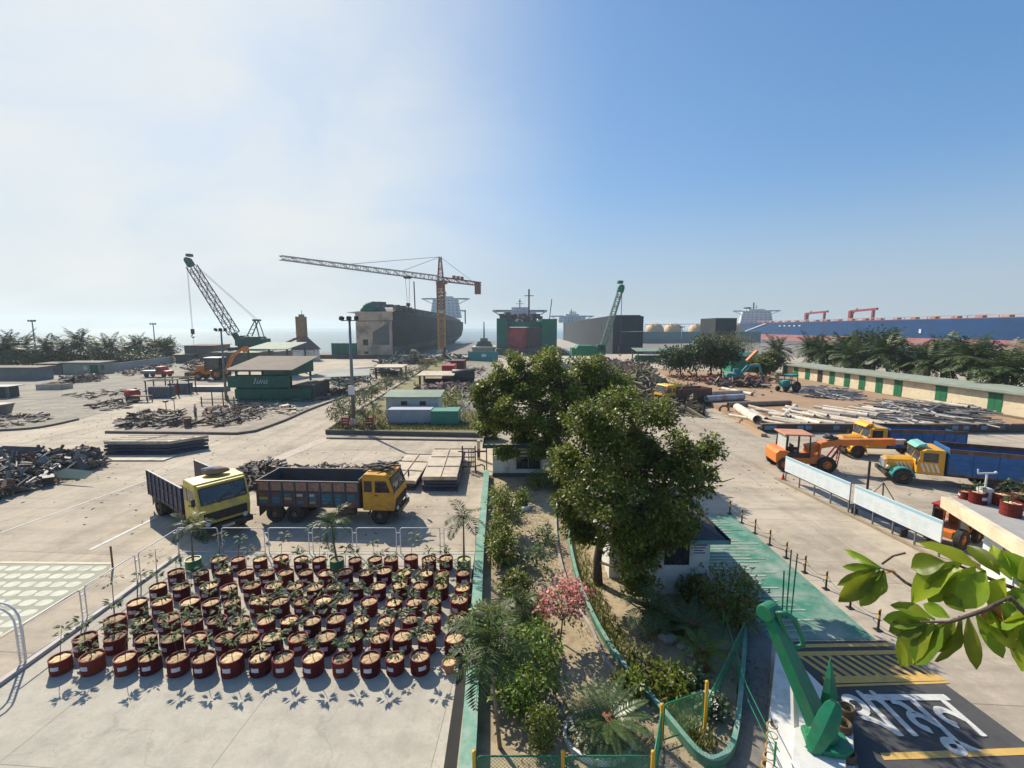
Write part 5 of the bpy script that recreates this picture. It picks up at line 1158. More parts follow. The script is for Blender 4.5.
# yellow green ground border along the winding wall
b = MB(); rnd_ = random.Random(21)
for i in range(len(chR) - 1):
    for k in range(46):
        t_q = rnd_.random(); x = chR[i][0] * (1 - t_q) + chR[i + 1][0] * t_q + .2 + rnd_.random() ** 1.5 * .55; y = chR[i][1] * (1 - t_q) + chR[i + 1][1] * t_q
        a = rnd_.uniform(0, 6.3); b.leaf2((x, y, .0), (math.cos(a) * .5, math.sin(a) * .5, 1), (math.cos(a), math.sin(a), 0), rnd_.uniform(.12, .38), .05)
stuff(b.build('border_plants', mat('leaf_border', (0.2, 0.2, 0.04), 0.6, (0.12, 0.15, 0.03), .8, island=.4, trans=.3)), 'yellow green border plants along the winding garden wall', 'plants')
# weeds and leaf litter in the beds
b = MB()
for k in range(11000):
    x = rnd_.uniform(-.9, 7.6); y = rnd_.uniform(8.4, 28.5)
    if math.sin(x * 2.1 + 1.3 * math.sin(y)) + math.sin(y * 1.7 + x) < .1: continue
    a = rnd_.uniform(0, 6.3); b.leaf2((x, y, .006), (math.cos(a), math.sin(a), rnd_.uniform(.15, .9)), (0, 0, 1), rnd_.uniform(.05, .16), .03)
stuff(b.build('weeds', M_['leafY']), 'low weeds and fallen leaves on the sandy garden bed', 'weeds')

# planting strip plants (small island bushes and young palms along the road)
rnd_ = random.Random(31)
spots = []
for k in range(17):
    t_ = k / 16; px = 330 + (440 - 330) * t_ + 6; py = 424 + (361 - 424) * t_ ** .8
    spots.append((px, py))
bushp = None
for i, (px, py) in enumerate(spots):
    p = G(px + rnd_.uniform(0, 3), py - 1, .3); lab = f'small bushy plant on the planted strip, {ORD[i]} along the road from the lamp mast'
    s = rnd_.uniform(.8, 1.25)
    if bushp is None:
        bushp = thing('roadside_shrub', lab, 'shrub', p, 0, 'bushes along the planted strip')
        MB().tube([(0, 0, 0), (0, 0, .8)], .05, 5).build('stem', M_['bark'], bushp)
        b = MB(); clump_leaves(b, crown_centers([((0, 0, 1.0), (.8, .8, .6))], 16, rnd_), 30, .4, .3, .1, rnd=rnd_); b.build('foliage', M_['leafY'], bushp); proto(bushp)
    else: dup(bushp, p, rnd_.uniform(0, 6), lab, s)
for i, (px, py, h) in enumerate(((343, 428, 1.9), (374, 424, 1.6), (372, 404, 1.9), (386, 396, 1.8), (364, 430, 1.5), (352, 424, 1.2))):
    young_palm(G(px, py, .3), h, .9, ['young palm with drooping fronds beside the lamp mast', 'small palm at the corner of the white site office', 'palm behind the site office near the road edge', 'second palm behind the site office further up the strip', 'low palm beside the brushwood in front of the office', 'small leaning palm on the grass corner'][i], False, (0, .1), 9, 'palms on the planted strip')
b = MB()
for k in range(7000):
    y = 42.8 + 10 * rnd_.random() ** 1.5; x = rnd_.uniform(-17.5, -3)
    a = rnd_.uniform(0, 6.3); b.leaf2((x, y, .3), (math.cos(a) * .5, math.sin(a) * .5, 1), (math.cos(a), math.sin(a), 0), rnd_.uniform(.12, .4), .07)
stuff(b.build('grass', M_['leafY']), 'rough yellowish grass on the planted strip corner', 'grass')
shrub('round green bush beside the white site office', 455, 402, 1.5, 2.2, M_['leafB'], 34, 30, .3, .13, pos=(-7.6, 56.3, 0))
shrub('low dark green bush behind the site office end wall', 446, 404, 1.2, 1.6, M_['leafA'], 26, 30, .3, .13, pos=(-10.2, 59.2, 0))

# coconut palms --------------------------------------------------------
palm_meshes = []
for s in range(5):
    random.seed(100 + s)
    palm_meshes.append(palm_crown(26, 4.6, .32, 16, 1.25, .26, (-.45, 1.35), .1, True, .06))
def coco(label, x, y, z0, h, var, rz, group, sc=1.0):
    t = thing('coconut_palm', label, 'palm', (x, y, z0), rz, group)
    l = random.uniform(-.5, .5)
    MB().tube([(0, 0, 0), (l * .3, 0, h * .5), (l, .1, h)], [.24, .18, .14], 7).build('trunk', M_['pbark'], t, True)
    o = palm_obj[var].copy() if palm_obj[var] else None
    if o is None:
        o = palm_meshes[var].build('crown', M_['leafW'], t); palm_obj[var] = o
    else:
        COL.objects.link(o); o.parent = t
    o.location = (l, .1, h); o.scale = (sc, sc, sc)
    if 'store' in group:
        o.material_slots[0].link = 'OBJECT'; o.material_slots[0].material = M_['leafP']
    return t
palm_obj = [None] * 5
random.seed(41)
# left shore row
i = 0
for px, ytop in ((-30, 345), (4, 342), (22, 341), (48, 340), (64, 344), (80, 334), (96, 346), (112, 339), (127, 342), (140, 337), (152, 340), (166, 344)):
    Y = 98 + i * 3.6 + random.uniform(-4, 4); p = D(px, ytop + 10, Y)
    coco(f'coconut palm on the far sea shore, {ORD[i]} along the row beyond the low sheds', p.x, Y, -.2, max(3.5, p.z + .6), i % 5, random.uniform(0, 6), 'coconut palms on the sea shore', random.uniform(1.0, 1.3)); i += 1
# right row behind the store
i = 0
xs_ = []
for k in range(20):
    f = k / 19; Y = 104 - 54 * f + random.uniform(-1, 1); X = 60.5 + 2.5 * f + random.uniform(-1.5, 3.5) + (k % 2) * 4
    h = random.uniform(4.2, 6.0); coco(f'coconut palm behind the cream store row, {ORD[i]} from its far end', X, Y, 0, h, k % 5, random.uniform(0, 6), 'coconut palms behind the store row', random.uniform(.9, 1.15)); i += 1
# broad trees among the palms and at the dark grove
def far_tree(label, x, y, h, r, lm, seed, z0=0.0, nm='broad_tree', n=46, per=46):
    rnd = random.Random(seed)
    lobes = [((rnd.uniform(-.5, .5) * r, rnd.uniform(-.4, .4) * r, h * rnd.uniform(.55, .8)), (r * rnd.uniform(.5, .75), r * rnd.uniform(.5, .7), h * rnd.uniform(.2, .3))) for k in range(4)]
    return tree(nm, label, 'tree', (x, y, z0), [(0, 0, 0), (0, .1, h * .35), (.2, 0, h * .7)], lobes, int(n * 1.5), per, r * .28, .5, .28, lm, 6, .18, seed=seed)
far_tree('wide dark tree behind the store row, rising over the palms', 72, 92, 8.6, 5.5, M_['leafG'], 51, n=80)
far_tree('dark tree behind the middle of the store row', 74, 78, 7.4, 4.5, M_['leafG'], 52, n=70)
far_tree('dark tree at the near end behind the store row', 73, 59, 8.0, 4.8, M_['leafG'], 53, n=70)
far_tree('flat topped olive tree before the dark hull block', 70, 151, 8.0, 8.0, M_['leafY'], 54, n=80)
far_tree('dark green tree at the start of the grove by the road', 33.5, 90, 6.2, 4.2, M_['leafG'], 55, n=80)
far_tree('tall dark tree in the middle of the grove by the road', 40, 91, 8.0, 4.6, M_['leafG'], 56, n=90)
far_tree('dark dense tree at the scrap side of the grove', 42.5, 92, 6.0, 3.2, M_['leafG'], 57, n=80)
far_tree('olive round tree near the far end of the cream store row', 53, 93, 5.0, 2.2, M_['leafY'], 58, n=70)
far_tree('small dark tree in front of the store row end wall', 47.3, 86, 4.2, 1.8, M_['leafA'], 59, n=50)
# scrubby green belt on the left shore
for i, (px, Y, h, r) in enumerate(((118, 118, 3.2, 5), (140, 127, 3.0, 5), (160, 137, 2.8, 4.5), (95, 116, 2.8, 4.5), (72, 112, 3.4, 5), (45, 112, 3.4, 5), (15, 112, 3.6, 5.5), (168, 139, 6.4, 4.0))):
    p = D(px, 360, Y); far_tree(['low green scrub tree behind the pale boundary wall', 'second low scrub tree behind the pale boundary wall', 'last low scrub tree at the boundary wall end', 'scrub tree behind the shed with the green door', 'dark shore tree behind the patched shed', 'dark shore tree behind the grey shed', 'dark shore tree at the frame edge', 'airy tall tree by the brown hut'][i], p.x, Y, h, r, M_['leafG'], 60 + i, 0, 'scrub_tree', 60, 46)
random.seed(77)
# ------------------------------------------------------------------ anchor and pedestal
OX, OY = 6.9, 9.9
pt = thing('anchor_plinth', 'white low plinth carrying the big green anchor', 'plinth', (OX, OY, 0))
mp = mat('plinth_white', (0.66, 0.66, 0.64), 0.6, (0.56, 0.56, 0.54), 1.5, dirt=(0.42, 0.4, 0.36), dscale=1.2, dlim=(.52, .75))
zp = .45
poly = [(x - OX, y - OY) for x, y in [G2(*p, zp) for p in ((765, 785), (856, 785), (853, 730), (840, 703), (793, 657), (776, 648), (769, 715))]]
MB().prism(poly, 0.015, zp).build('base_slab', mp, pt, bevel=.02)
poly = [(x - OX, y - OY) for x, y in [G2(*p, .62) for p in ((790, 785), (846, 785), (846, 742), (812, 722), (794, 728))]]
MB().prism(poly, zp + .003, .62).build('upper_step', mp, pt, bevel=.015)
an = thing('ship_anchor', 'big green painted ship anchor leaning on a white plinth beside the road', 'anchor', (0, 0, 0))
gm = M_['green']
C0 = V((7.08, 9.36, .86)); TT = V((6.38, 10.52, 3.0)); dirn = (TT - C0).normalized()
side = V((.86, .5, 0)).normalized(); side = (side - dirn * side.dot(dirn)).normalized(); nrm = dirn.cross(side)
def fr_(a, s, n): return C0 + dirn * a + side * s + nrm * n
L_ = (TT - C0).length
q_ = fr_(L_ * .5, 0, 0) - V((OX, OY, .12)); MB().bar(q_, (q_.x + .1, q_.y - .05, zp), .12).build('prop', mp, pt)
# tapered shank
b = MB(); vs = []
for a, w, d in ((-.1, .23, .17), (.5, .21, .16), (L_ * .8, .165, .13), (L_, .15, .12)):
    for i, j in ((-1, -1), (1, -1), (1, 1), (-1, 1)): vs.append(fr_(a, i * w, j * d))
b.add(vs, [(0, 1, 2, 3), (15, 14, 13, 12)] + [(4 * k + i, 4 * k + (i + 1) % 4, 4 * k + 4 + (i + 1) % 4, 4 * k + 4 + i) for k in range(3) for i in range(4)])
b.build('shank', gm, an, bevel=.012)
b = MB(); b.cyl(fr_(L_ + .02, -.2, 0), fr_(L_ + .02, .2, 0), .21, n=18); b.build('shank_eye', gm, an, bevel=.03)
# shackle hanging from the eye
b = MB(); sp_ = [D(776, 612, 10.35), D(786, 613, 10.3), D(795, 620, 10.25), D(801, 634, 10.2), D(803, 645, 10.18), D(795, 648, 10.2), D(788, 640, 10.25), D(783, 627, 10.3)]
b.tube(sp_, .06, 8, closed=True); b.build('shackle', gm, an, True)
b = MB()
for k in range(9):
    c = D(788 + k * 3.6, 655 + k * 6.6, 10.05 - k * .06); r1, r2 = (.06, .035) if k % 2 else (.035, .06)
    b.tube([c + V((math.cos(q) * r1, math.cos(q) * r2, math.sin(q) * .07)) for q in [2 * PI * i / 8 for i in range(8)]], .018, 5, closed=True)
b.build('chain', gm, an, True)
b = MB(); b.sph(C0 + V((0, 0, -.05)), (.34, .3, .24), 14, 8); cr_ = b.build('crown', gm, an, True)
b = MB(); b.prism([(-.42, -.1), (-.2, -.42), (.2, -.5), (.5, -.36), (.55, .05), (.2, .3), (-.3, .28)], -.24, -.1); b.v = [(C0.x + v[0], C0.y + v[1], C0.z + v[2]) for v in b.v]; b.build('crown_plate', gm, an, bevel=.04)
def fluke(base, tip, w, th, face, spear=False):
    base = V(base); tip = V(tip); d = (tip - base).normalized(); s = d.cross(V(face)).normalized(); u = s.cross(d); L = (tip - base).length
    rows_ = [(0, .9, 1.0), (.2, .95, 1.0), (.45, .8, .8), (.7, .52, .6), (.88, .28, .4), (1.0, .06, .2)] if spear else [(0, .55, 1.0), (.2, .72, 1.0), (.45, .85, .8), (.7, .85, .6), (.9, .68, .45), (1.0, .4, .35)]
    vs = []
    for t_, a, q in rows_:
        c = base + d * (L * t_) + u * (.10 * math.sin(PI * t_))
        vs += [c + s * (w * a / 2), c + u * (th * q), c - s * (w * a / 2), c - u * (th * q)]
    fs = [(0, 1, 2, 3)] + [(4 * k + i, 4 * k + (i + 1) % 4, 4 * k + 4 + (i + 1) % 4, 4 * k + 4 + i) for k in range(5) for i in range(4)] + [(23, 22, 21, 20)]
    b = MB(); b.add(vs, fs); return b.build('fluke', gm, an, bevel=.015)
fluke(D(827, 716, 9.75), D(830, 659, 9.95), .4, .1, (-.35, -1, .2), True)
fluke(D(812, 752, 9.05), D(836, 702, 9.2), .52, .08, (-.55, -.8, .5))
b = MB(); b.bar(D(813, 744, 9.1), D(829, 722, 9.75), .32, .26); b.build('fluke_arm', gm, an, bevel=.04)
# plant pots on the plinth: tyres and plants at left edge, drum pots at right
def ring_pot(label, x, y, z, r, h, colr, grp, plant=True):
    t = thing('plant_pot', label, 'plant pot', (x, y, z), 0, grp)
    b = MB(); b.lathe([(r * .8, 0), (r, h * .3), (r, h * .85), (r * .85, h), (r * .72, h * .95), (r * .72, h * .5), (.001, h * .5)], 16); b.build('pot', colr, t, True)
    b = MB()
    for k in range(9):
        a = random.uniform(0, 6.3); b.leaf((0, 0, h * .5), (math.cos(a) * .5, math.sin(a) * .5, 1), (math.cos(a), math.sin(a), .2), random.uniform(.12, .3), .035)
    if plant: b.build('foliage', M_['leafY'], t)
m_tan = mat('tan_pot', (0.42, 0.27, 0.10), 0.7, (0.3, 0.18, 0.08), 5); m_dkp = mat('dark_pot', (0.07, 0.045, 0.03), 0.6, (0.12, 0.08, 0.04), 5)
for i, (px, py) in enumerate(((772, 729), (772, 739), (771, 750), (769, 760), (767, 769))):
    x, y = G2(px, py, .35); ring_pot(f'tan ring pot on the plinth edge, {ORD[i]} of five from the anchor eye down', x, y, .303, .13, .16, m_tan, 'ring pots on the plinth edge', i == 0)
for i, (px, py, s) in enumerate(((818, 680, 'upper'), (846, 713, 'second upper'), (843, 729, 'lower'), (846, 758, 'lowest'))):
    x, y = G2(px, py, .45); ring_pot(f'dark brown pot with tan band on the road side of the plinth, {s}', x, y, .05 if i == 0 else .303, .19, .34, m_dkp, 'dark pots on the plinth')
# green handrail and tall thin poles
hr = thing('handrail', 'thin green two pipe handrail along the walkway beside the anchor', 'handrail', (0, 0, 0))
for i, pts in enumerate(([(5.72, 8.7, 1.0), (5.95, 10.5, 1.0), (6.75, 13.5, 1.0)], [(5.8, 8.7, .55), (6.03, 10.5, .55), (6.8, 13.5, .55)])):
    MB().tube(pts, .012, 6).build('rail', gm, hr)
for x, y in ((5.76, 8.9), (6.2, 11.4), (6.75, 13.5)): MB().cyl((x, y, 0), (x, y, 1.03), .022, n=6).build('post', gm, hr)
for i, (px, py, h, nm) in enumerate(((782, 617, 1.7, 'shortest'), (786, 618, 2.5, 'tallest'), (791, 616, 2.3, 'middle'))):
    x, y = G2(px, py); o = MB().cyl((0, 0, 0), (.05 * (i - 1), 0, h), .022, n=6).build('thin_pole', gm, None, loc=(x, y, .0)); tag(o, f'thin dark green pole standing on the rumble ramp edge, the {nm} of three', 'pole', 'thin poles beside the ramp')
# stop word painted on the asphalt
LV = [(1.519,.626),(2.151,.626),(2.151,.547),(2.046,.547),(2.046,-.004),(1.961,-.004),(1.961,.272),(1.99,.169),(1.943,.228),(1.906,.267),(1.867,.3),(1.827,.325),(1.787,.342),(1.749,.347),(1.716,.342),(1.689,.328),(1.671,.306),(1.665,.274),(1.67,.248),(1.685,.225),(1.711,.206),(1.753,.186),(1.711,.108),(1.652,.139),(1.61,.178),(1.584,.225),(1.575,.277),(1.581,.323),(1.599,.361),(1.627,.39),(1.661,.411),(1.699,.423),(1.737,.427),(1.788,.422),(1.833,.409),(1.876,.387),(1.915,.359),(1.952,.325),(1.991,.282),(1.967,.275),(1.964,.303),(1.962,.325),(1.961,.348),(1.961,.371),(1.961,.547),(1.519,.547),(1.35,-.246),(1.305,-.264),(1.247,-.27),(1.218,-.267),(1.187,-.258),(1.156,-.243),(1.13,-.221),(1.113,-.19),(1.107,-.151),(1.117,-.103),(1.147,-.066),(1.196,-.043),(1.259,-.035),(1.321,-.041),(1.38,-.058),(1.438,-.085),(1.498,-.121),(1.559,-.164),(1.628,-.216),(1.578,-.277),(1.511,-.223),(1.453,-.181),(1.4,-.149),(1.35,-.126),(1.301,-.112),(1.254,-.107),(1.224,-.11),(1.202,-.12),(1.19,-.135),(1.186,-.153),(1.191,-.175),(1.204,-.189),(1.224,-.197),(1.247,-.2),(1.279,-.196),(1.304,-.185),(1.323,-.168),(1.337,-.148),(1.347,-.125),(1.353,-.102),(1.356,-.079),(1.357,-.059),(1.357,.012),(1.442,.012),(1.442,-.045),(1.44,-.076),(1.435,-.111),(1.426,-.149),(1.409,-.186),(1.384,-.219),(.897,.626),(1.547,.626),(1.547,.547),(1.442,.547),(1.442,-.004),(1.357,-.004),(1.357,.159),(1.392,.056),(1.341,.131),(1.305,.177),(1.269,.218),(1.231,.25),(1.191,.27),(1.147,.277),(1.114,.272),(1.087,.259),(1.069,.237),(1.063,.205),(1.069,.176),(1.086,.152),(1.115,.132),(1.159,.113),(1.131,.029),(1.078,.051),(1.039,.077),(1.009,.106),(.989,.138),(.977,.172),(.973,.208),(.979,.253),(.997,.29),(1.025,.319),(1.059,.34),(1.096,.353),(1.134,.357),(1.191,.351),(1.241,.335),(1.285,.308),(1.322,.275),(1.356,.235),(1.389,.186),(1.361,.181),(1.359,.209),(1.358,.232),(1.357,.256),(1.357,.281),(1.357,.547),(.897,.547),(1.2,.422),(1.211,.376),(1.214,.323),(1.214,.317),(1.213,.311),(1.213,.305),(1.211,.294),(1.128,.319),(1.122,.373),(1.108,.413),(1.086,.443),(1.053,.465),(1.008,.48),(.944,.491),(.959,.571),(1.009,.557),(1.054,.55),(1.095,.537),(1.13,.518),(1.16,.493),(1.183,.461),(.818,.626),(.925,.626),(.925,.547),(.82,.547),(.82,-.004),(.735,-.004),(.735,.468),(.721,.498),(.701,.524),(.675,.541),(.643,.547),(.631,.547),(.631,.626),(.65,.626),(.676,.622),(.702,.61),(.727,.59),(.736,.575),(.737,.567),(.736,.582),(.735,.599),(.735,.613),(.735,.692),(.796,.692),(.552,.626),(.659,.626),(.659,.547),(.554,.547),(.554,-.004),(.471,-.004),(.428,.051),(.38,.101),(.325,.145),(.263,.184),(.193,.214),(.112,.235),(.086,.34),(.146,.3),(.224,.28),(.293,.252),(.353,.218),(.404,.181),(.445,.14),(.471,.109),(.47,.12),(.47,.143),(.469,.167),(.469,.193),(.469,.692),(.529,.692),(.115,.611),(.159,.625),(.211,.629),(.27,.624),(.318,.607),(.356,.581),(.382,.548),(.399,.508),(.404,.464),(.388,.391),(.338,.334),(.26,.293),(.158,.271),(.107,.282),(.086,.334),(.167,.344),(.225,.359),(.267,.38),(.294,.405),(.31,.434),(.315,.466),(.308,.502),(.288,.529),(.255,.545),(.209,.551),(.167,.546),(.14,.532),(.125,.514),(.12,.494),(.122,.482),(.127,.47),(.136,.46),(.156,.447),(.107,.378),(.085,.395),(.069,.41),(.054,.427),(.043,.447),(.036,.471),(.034,.497),(.039,.532),(.055,.563),(.08,.59)]
LF = [(45,1,0),(45,2,1),(44,2,45),(43,3,44),(3,2,44),(43,38,3),(38,4,3),(31,33,32),(30,33,31),(30,34,33),(29,34,30),(29,35,34),(28,35,29),(28,36,35),(42,38,43),(27,13,28),(13,36,28),(13,37,36),(41,38,42),(27,14,13),(12,37,13),(27,15,14),(11,37,12),(27,16,15),(10,37,11),(10,40,37),(40,38,37),(40,38,41),(26,16,27),(26,17,16),(10,39,40),(9,39,10),(39,4,38),(25,17,26),(9,6,39),(6,4,39),(25,18,17),(9,8,6),(8,5,6),(7,4,6),(25,19,18),(5,7,8),(25,20,19),(24,20,25),(24,21,20),(24,22,21),(23,22,24),(5,4,7),(87,89,88),(87,90,89),(57,59,58),(57,60,59),(56,60,57),(87,91,90),(56,87,60),(87,61,60),(56,86,87),(61,91,87),(55,86,56),(61,92,91),(55,85,86),(92,62,61),(55,71,85),(71,70,85),(70,84,85),(54,72,55),(72,71,55),(54,73,72),(93,62,92),(84,69,70),(54,74,73),(93,63,62),(83,69,84),(83,68,69),(54,75,74),(82,68,83),(94,63,93),(82,67,68),(53,75,54),(53,76,75),(94,67,63),(67,64,63),(81,67,82),(53,77,76),(81,94,67),(94,66,67),(80,94,81),(80,95,94),(53,78,77),(52,78,53),(79,95,80),(52,79,78),(52,95,79),(52,46,95),(51,46,52),(50,46,51),(50,47,46),(49,47,50),(49,48,47),(143,158,96),(158,97,96),(158,98,97),(143,157,158),(159,98,158),(160,98,159),(161,142,160),(142,98,160),(157,161,143),(161,142,143),(141,99,142),(99,98,142),(141,136,99),(136,100,99),(157,162,161),(157,163,162),(157,164,163),(156,164,157),(155,164,156),(154,164,155),(154,144,164),(153,144,154),(153,145,144),(152,145,153),(152,131,145),(131,146,145),(151,130,152),(130,131,152),(129,151,130),(128,151,129),(146,132,131),(127,151,128),(146,133,132),(147,133,146),(126,151,127),(126,150,151),(148,133,147),(149,133,148),(149,134,133),(150,134,149),(126,134,150),(125,110,126),(110,109,126),(109,134,126),(140,136,141),(108,134,109),(108,135,134),(125,111,110),(107,135,108),(125,112,111),(139,136,140),(124,112,125),(106,135,107),(124,113,112),(106,138,135),(138,136,135),(138,136,139),(105,138,106),(105,137,138),(123,113,124),(123,114,113),(137,100,136),(105,102,137),(102,100,137),(104,102,105),(123,115,114),(122,115,123),(104,101,102),(103,100,102),(122,116,115),(121,116,122),(121,117,116),(101,103,104),(121,118,117),(120,118,121),(119,118,120),(101,100,103),(186,188,187),(186,165,188),(176,178,177),(176,179,178),(186,166,165),(186,167,166),(176,180,179),(185,167,186),(176,181,180),(184,167,185),(176,182,181),(183,167,184),(176,183,182),(176,167,183),(175,167,176),(174,168,175),(168,167,175),(174,173,168),(173,172,168),(172,171,168),(171,169,168),(170,169,171),(212,214,213),(212,189,214),(216,218,217),(212,192,189),(192,190,189),(192,191,190),(215,218,216),(215,219,218),(257,219,215),(257,220,219),(256,220,257),(256,221,220),(255,239,256),(239,221,256),(255,240,239),(238,221,239),(238,222,221),(212,193,192),(255,241,240),(237,222,238),(255,242,241),(254,242,255),(236,222,237),(254,243,242),(236,223,222),(235,223,236),(253,243,254),(253,244,243),(253,245,244),(252,245,253),(252,246,245),(234,223,235),(234,224,223),(252,247,246),(251,247,252),(251,248,247),(233,224,234),(250,248,251),(249,248,250),(232,224,233),(232,225,224),(231,225,232),(230,225,231),(229,225,230),(200,228,201),(228,202,201),(228,202,229),(202,225,229),(202,226,225),(203,226,202),(227,203,226),(200,227,228),(227,204,203),(200,204,227),(200,205,204),(199,205,200),(199,206,205),(198,206,199),(211,193,212),(197,206,198),(197,207,206),(210,193,211),(196,207,197),(209,193,210),(196,208,207),(208,193,209),(196,193,208),(195,193,196),(194,193,195)]
grp_ = list(range(len(LV)))
def find_(i):
    while grp_[i] != i: i = grp_[i]
    return i
for f_ in LF:
    for q_ in f_[1:]: grp_[find_(q_)] = find_(f_[0])
isl_ = sorted(set(find_(i) for i in range(len(LV))))
b = MB()
for k, (dx, dy) in enumerate(((0, 0), (.022, .0), (-.022, .0), (0, .03), (0, -.025))):     # bold brushwork: coats laid one above the other
    b.add([(11.87 + dx + (x - 2.165) * 1.38, 10.09 + dy + y * 1.98, .0145 + .0004 * isl_.index(find_(i)) + .0025 * k) for i, (x, y) in enumerate(LV)], LF)
struct(b.build('road_lettering', M_['paintw']))

# ------------------------------------------------------------------ bollards
m_boll = mat('bollard_black', (0.03, 0.028, 0.025), 0.5)
bp_ = None
for i in range(9):
    y = 14.05 + i * 1.2; x = 12.2 - (y - 14) * .04; lab = f'black and yellow bollard along the rumble ramp, {ORD[i]} counting from the asphalt road'
    if bp_ is None:
        bp_ = thing('bollard', lab, 'bollard', (x, y, 0), 0, 'bollards along the ramp')
        MB().cyl((0, 0, 0), (0, 0, .72), .035, n=10).build('post', m_boll, bp_)
        MB().cyl((0, 0, .42), (0, 0, .56), .038, n=10).build('yellow_band', M_['yel'], bp_); MB().sph((0, 0, .73), .045, 8, 5).build('cap', M_['yel'], bp_); MB().bx(-.1, .1, -.1, .1, 0, .03).build('foot_plate', m_boll, bp_); proto(bp_)
    else: dup(bp_, (x, y, 0), 0, lab)
b = MB()
for i in range(8):
    y0 = 14.05 + i * 1.2
    b.tube([(12.2 - (yy - 14) * .04, yy, .58 - .22 * (1 - ((yy - y0) / .6 - 1) ** 2)) for yy in [y0 + 1.2 * k / 8 for k in range(9)]], .012, 4)
tag(b.build('chain', M_['dark']), 'sagging chain linking the black and yellow bollards', 'chain')

# green mesh fence at the bottom and along the ramp
def mesh_fence(label, pts, zs, hts):
    """pts plan points; panel between"""
    t = thing('mesh_fence_panel', label, 'fence', (pts[0][0], pts[0][1], 0), 0, 'green mesh fence panels')
    a = V((0, 0, 0)); d = V((pts[1][0] - pts[0][0], pts[1][1] - pts[0][1], 0)); ln = d.length; d.normalize()
    z0, z1 = zs; c = []
    r = .07
    P0 = lambda u, z: d * u + V((0, 0, z))
    fr = [P0(.02, z0)] + [P0(.02 + r - r * math.cos(R(q)), z0 + hts - r + r * math.sin(R(q))) for q in (0, 45, 90)] + [P0(ln - .02 - r + r * math.sin(R(q)), z1 + hts - r + r * math.cos(R(q))) for q in (0, 45, 90)] + [P0(ln - .02, z1)]
    MB().tube(fr, .02, 6, closed=True).build('frame', gm, t, True)
    b = MB(); n = int((ln + hts) / .085)
    for k in range(n):
        for s in (1, -1):
            u0 = k * .085 - (hts if s > 0 else 0); u1 = u0 + hts * 1.0
            a0, a1 = max(0, u0), min(ln, u1)
            if a1 <= a0: continue
            f0 = (a0 - u0) / hts; f1 = (a1 - u0) / hts
            if s < 0: f0, f1 = 1 - f0, 1 - f1
            zb = lambda u: z0 + (z1 - z0) * u / ln
            b.bar(P0(a0, zb(a0) + f0 * hts * .97), P0(a1, zb(a1) + f1 * hts * .97), .0045)
    b.build('wire_mesh', gm, t)
    return t
def ypost(label, x, y, h, z=0):
    t = thing('fence_post', label, 'post', (x, y, z), 0, 'yellow fence posts')
    MB().bx(-.035, .035, -.035, .035, 0, h).build('post', M_['yel'], t, bevel=.006)
    MB().sph((0, 0, h + .02), .05, 8, 6).build('finial', M_['yel'], t)
YF = 8.62
yfp = [(D(474, 757, YF).x, YF), (D(563, 757, YF).x, YF), (D(653, 757, YF).x, YF)]
mesh_fence('green mesh fence panel between the mint topped wall and the middle yellow post', ((yfp[0][0] + .06, YF), (yfp[1][0] - .06, YF)), (.1, .1), .88)
mesh_fence('green mesh fence panel below the large cycad', ((yfp[1][0] + .06, YF), (yfp[2][0] - .06, YF)), (.1, .1), .88)
qa = G2(664, 740, .1); qb = G2(708, 735, .1)
p3 = D(662, 706, 9.8); p4 = D(707, 683, 10.25)
mesh_fence('curved green mesh gate panel beside the cycad, rising to the garden wall', ((yfp[2][0] + .05, YF + .05), (p3.x - .02, 9.74)), (.1, .12), .9)
mesh_fence('green mesh gate panel bridging the sunken path end', ((p3.x + .05, 9.82), (p4.x - .05, 10.23)), (.15, .15), .95)
mesh_fence('green mesh fence panel along the walkway side of the garden wall', ((p4.x + .05, 10.3), G2(743, 645, .0)), (.27, .27), .5)
ypost('yellow fence post at the mint topped wall', yfp[0][0], YF, 1.05)
ypost('yellow fence post between the two bottom mesh panels', yfp[1][0], YF, 1.05)
ypost('yellow fence post right of the cycad panel', yfp[2][0], YF, 1.05)
ypost('tall yellow gate post on the cycad side of the sunken path', p3.x, 9.8, max(.9, p3.z))
ypost('tall yellow gate post on the walkway side of the sunken path', p4.x, 10.25, max(.9, p4.z))

# ------------------------------------------------------------------ small buildings
# guard house
t = thing('guard_house', 'small white guard house with grey hipped roof under the big dark tree', 'guard house', (0, 0, 0))
W_ = M_['wall']
b = MB(); b.bx(4.9, 7.4, 16.111, 16.287, 0, 2.35); b.bx(7.25, 7.4, 16.298, 20.927, 0, 2.35); b.bx(3.9, 4.05, 17.403, 20.927, 0, 2.35); b.bx(4.06, 7.24, 20.751, 20.927, 0, 2.35); b.bx(3.9, 4.4, 17.238, 17.391, 0, 2.35); b.bx(4.9, 5.02, 16.298, 17.391, 0, 2.35); b.bx(4.4, 4.9, 17.238, 17.391, 2.0, 2.35)
b.build('wall', W_, t)
b = MB(); cx, cy = 5.7, 18.342; e = [(3.5, 15.464), (7.75, 15.464), (7.75, 21.514), (3.5, 21.514)]
b.add([(x, y, 2.352) for x, y in e] + [(x, y, 2.43) for x, y in e] + [(5.6, 17.755, 3.35), (5.6, 19.282, 3.35)], [(3, 2, 1, 0), (0, 1, 5, 4), (1, 2, 6, 5), (2, 3, 7, 6), (3, 0, 4, 7), (4, 5, 8), (5, 6, 9, 8), (6, 7, 9), (7, 4, 8, 9)])
b.build('roof', M_['slate'], t)
MB().bx(7.755, 7.8, 15.406, 21.573, 2.33, 2.52).build('fascia', M_['dark'], t)
MB().bx(3.5, 7.75, 15.406, 15.459, 2.33, 2.47).build('fascia', mat('fascia_teal', (0.12, 0.3, 0.32), .6), t)
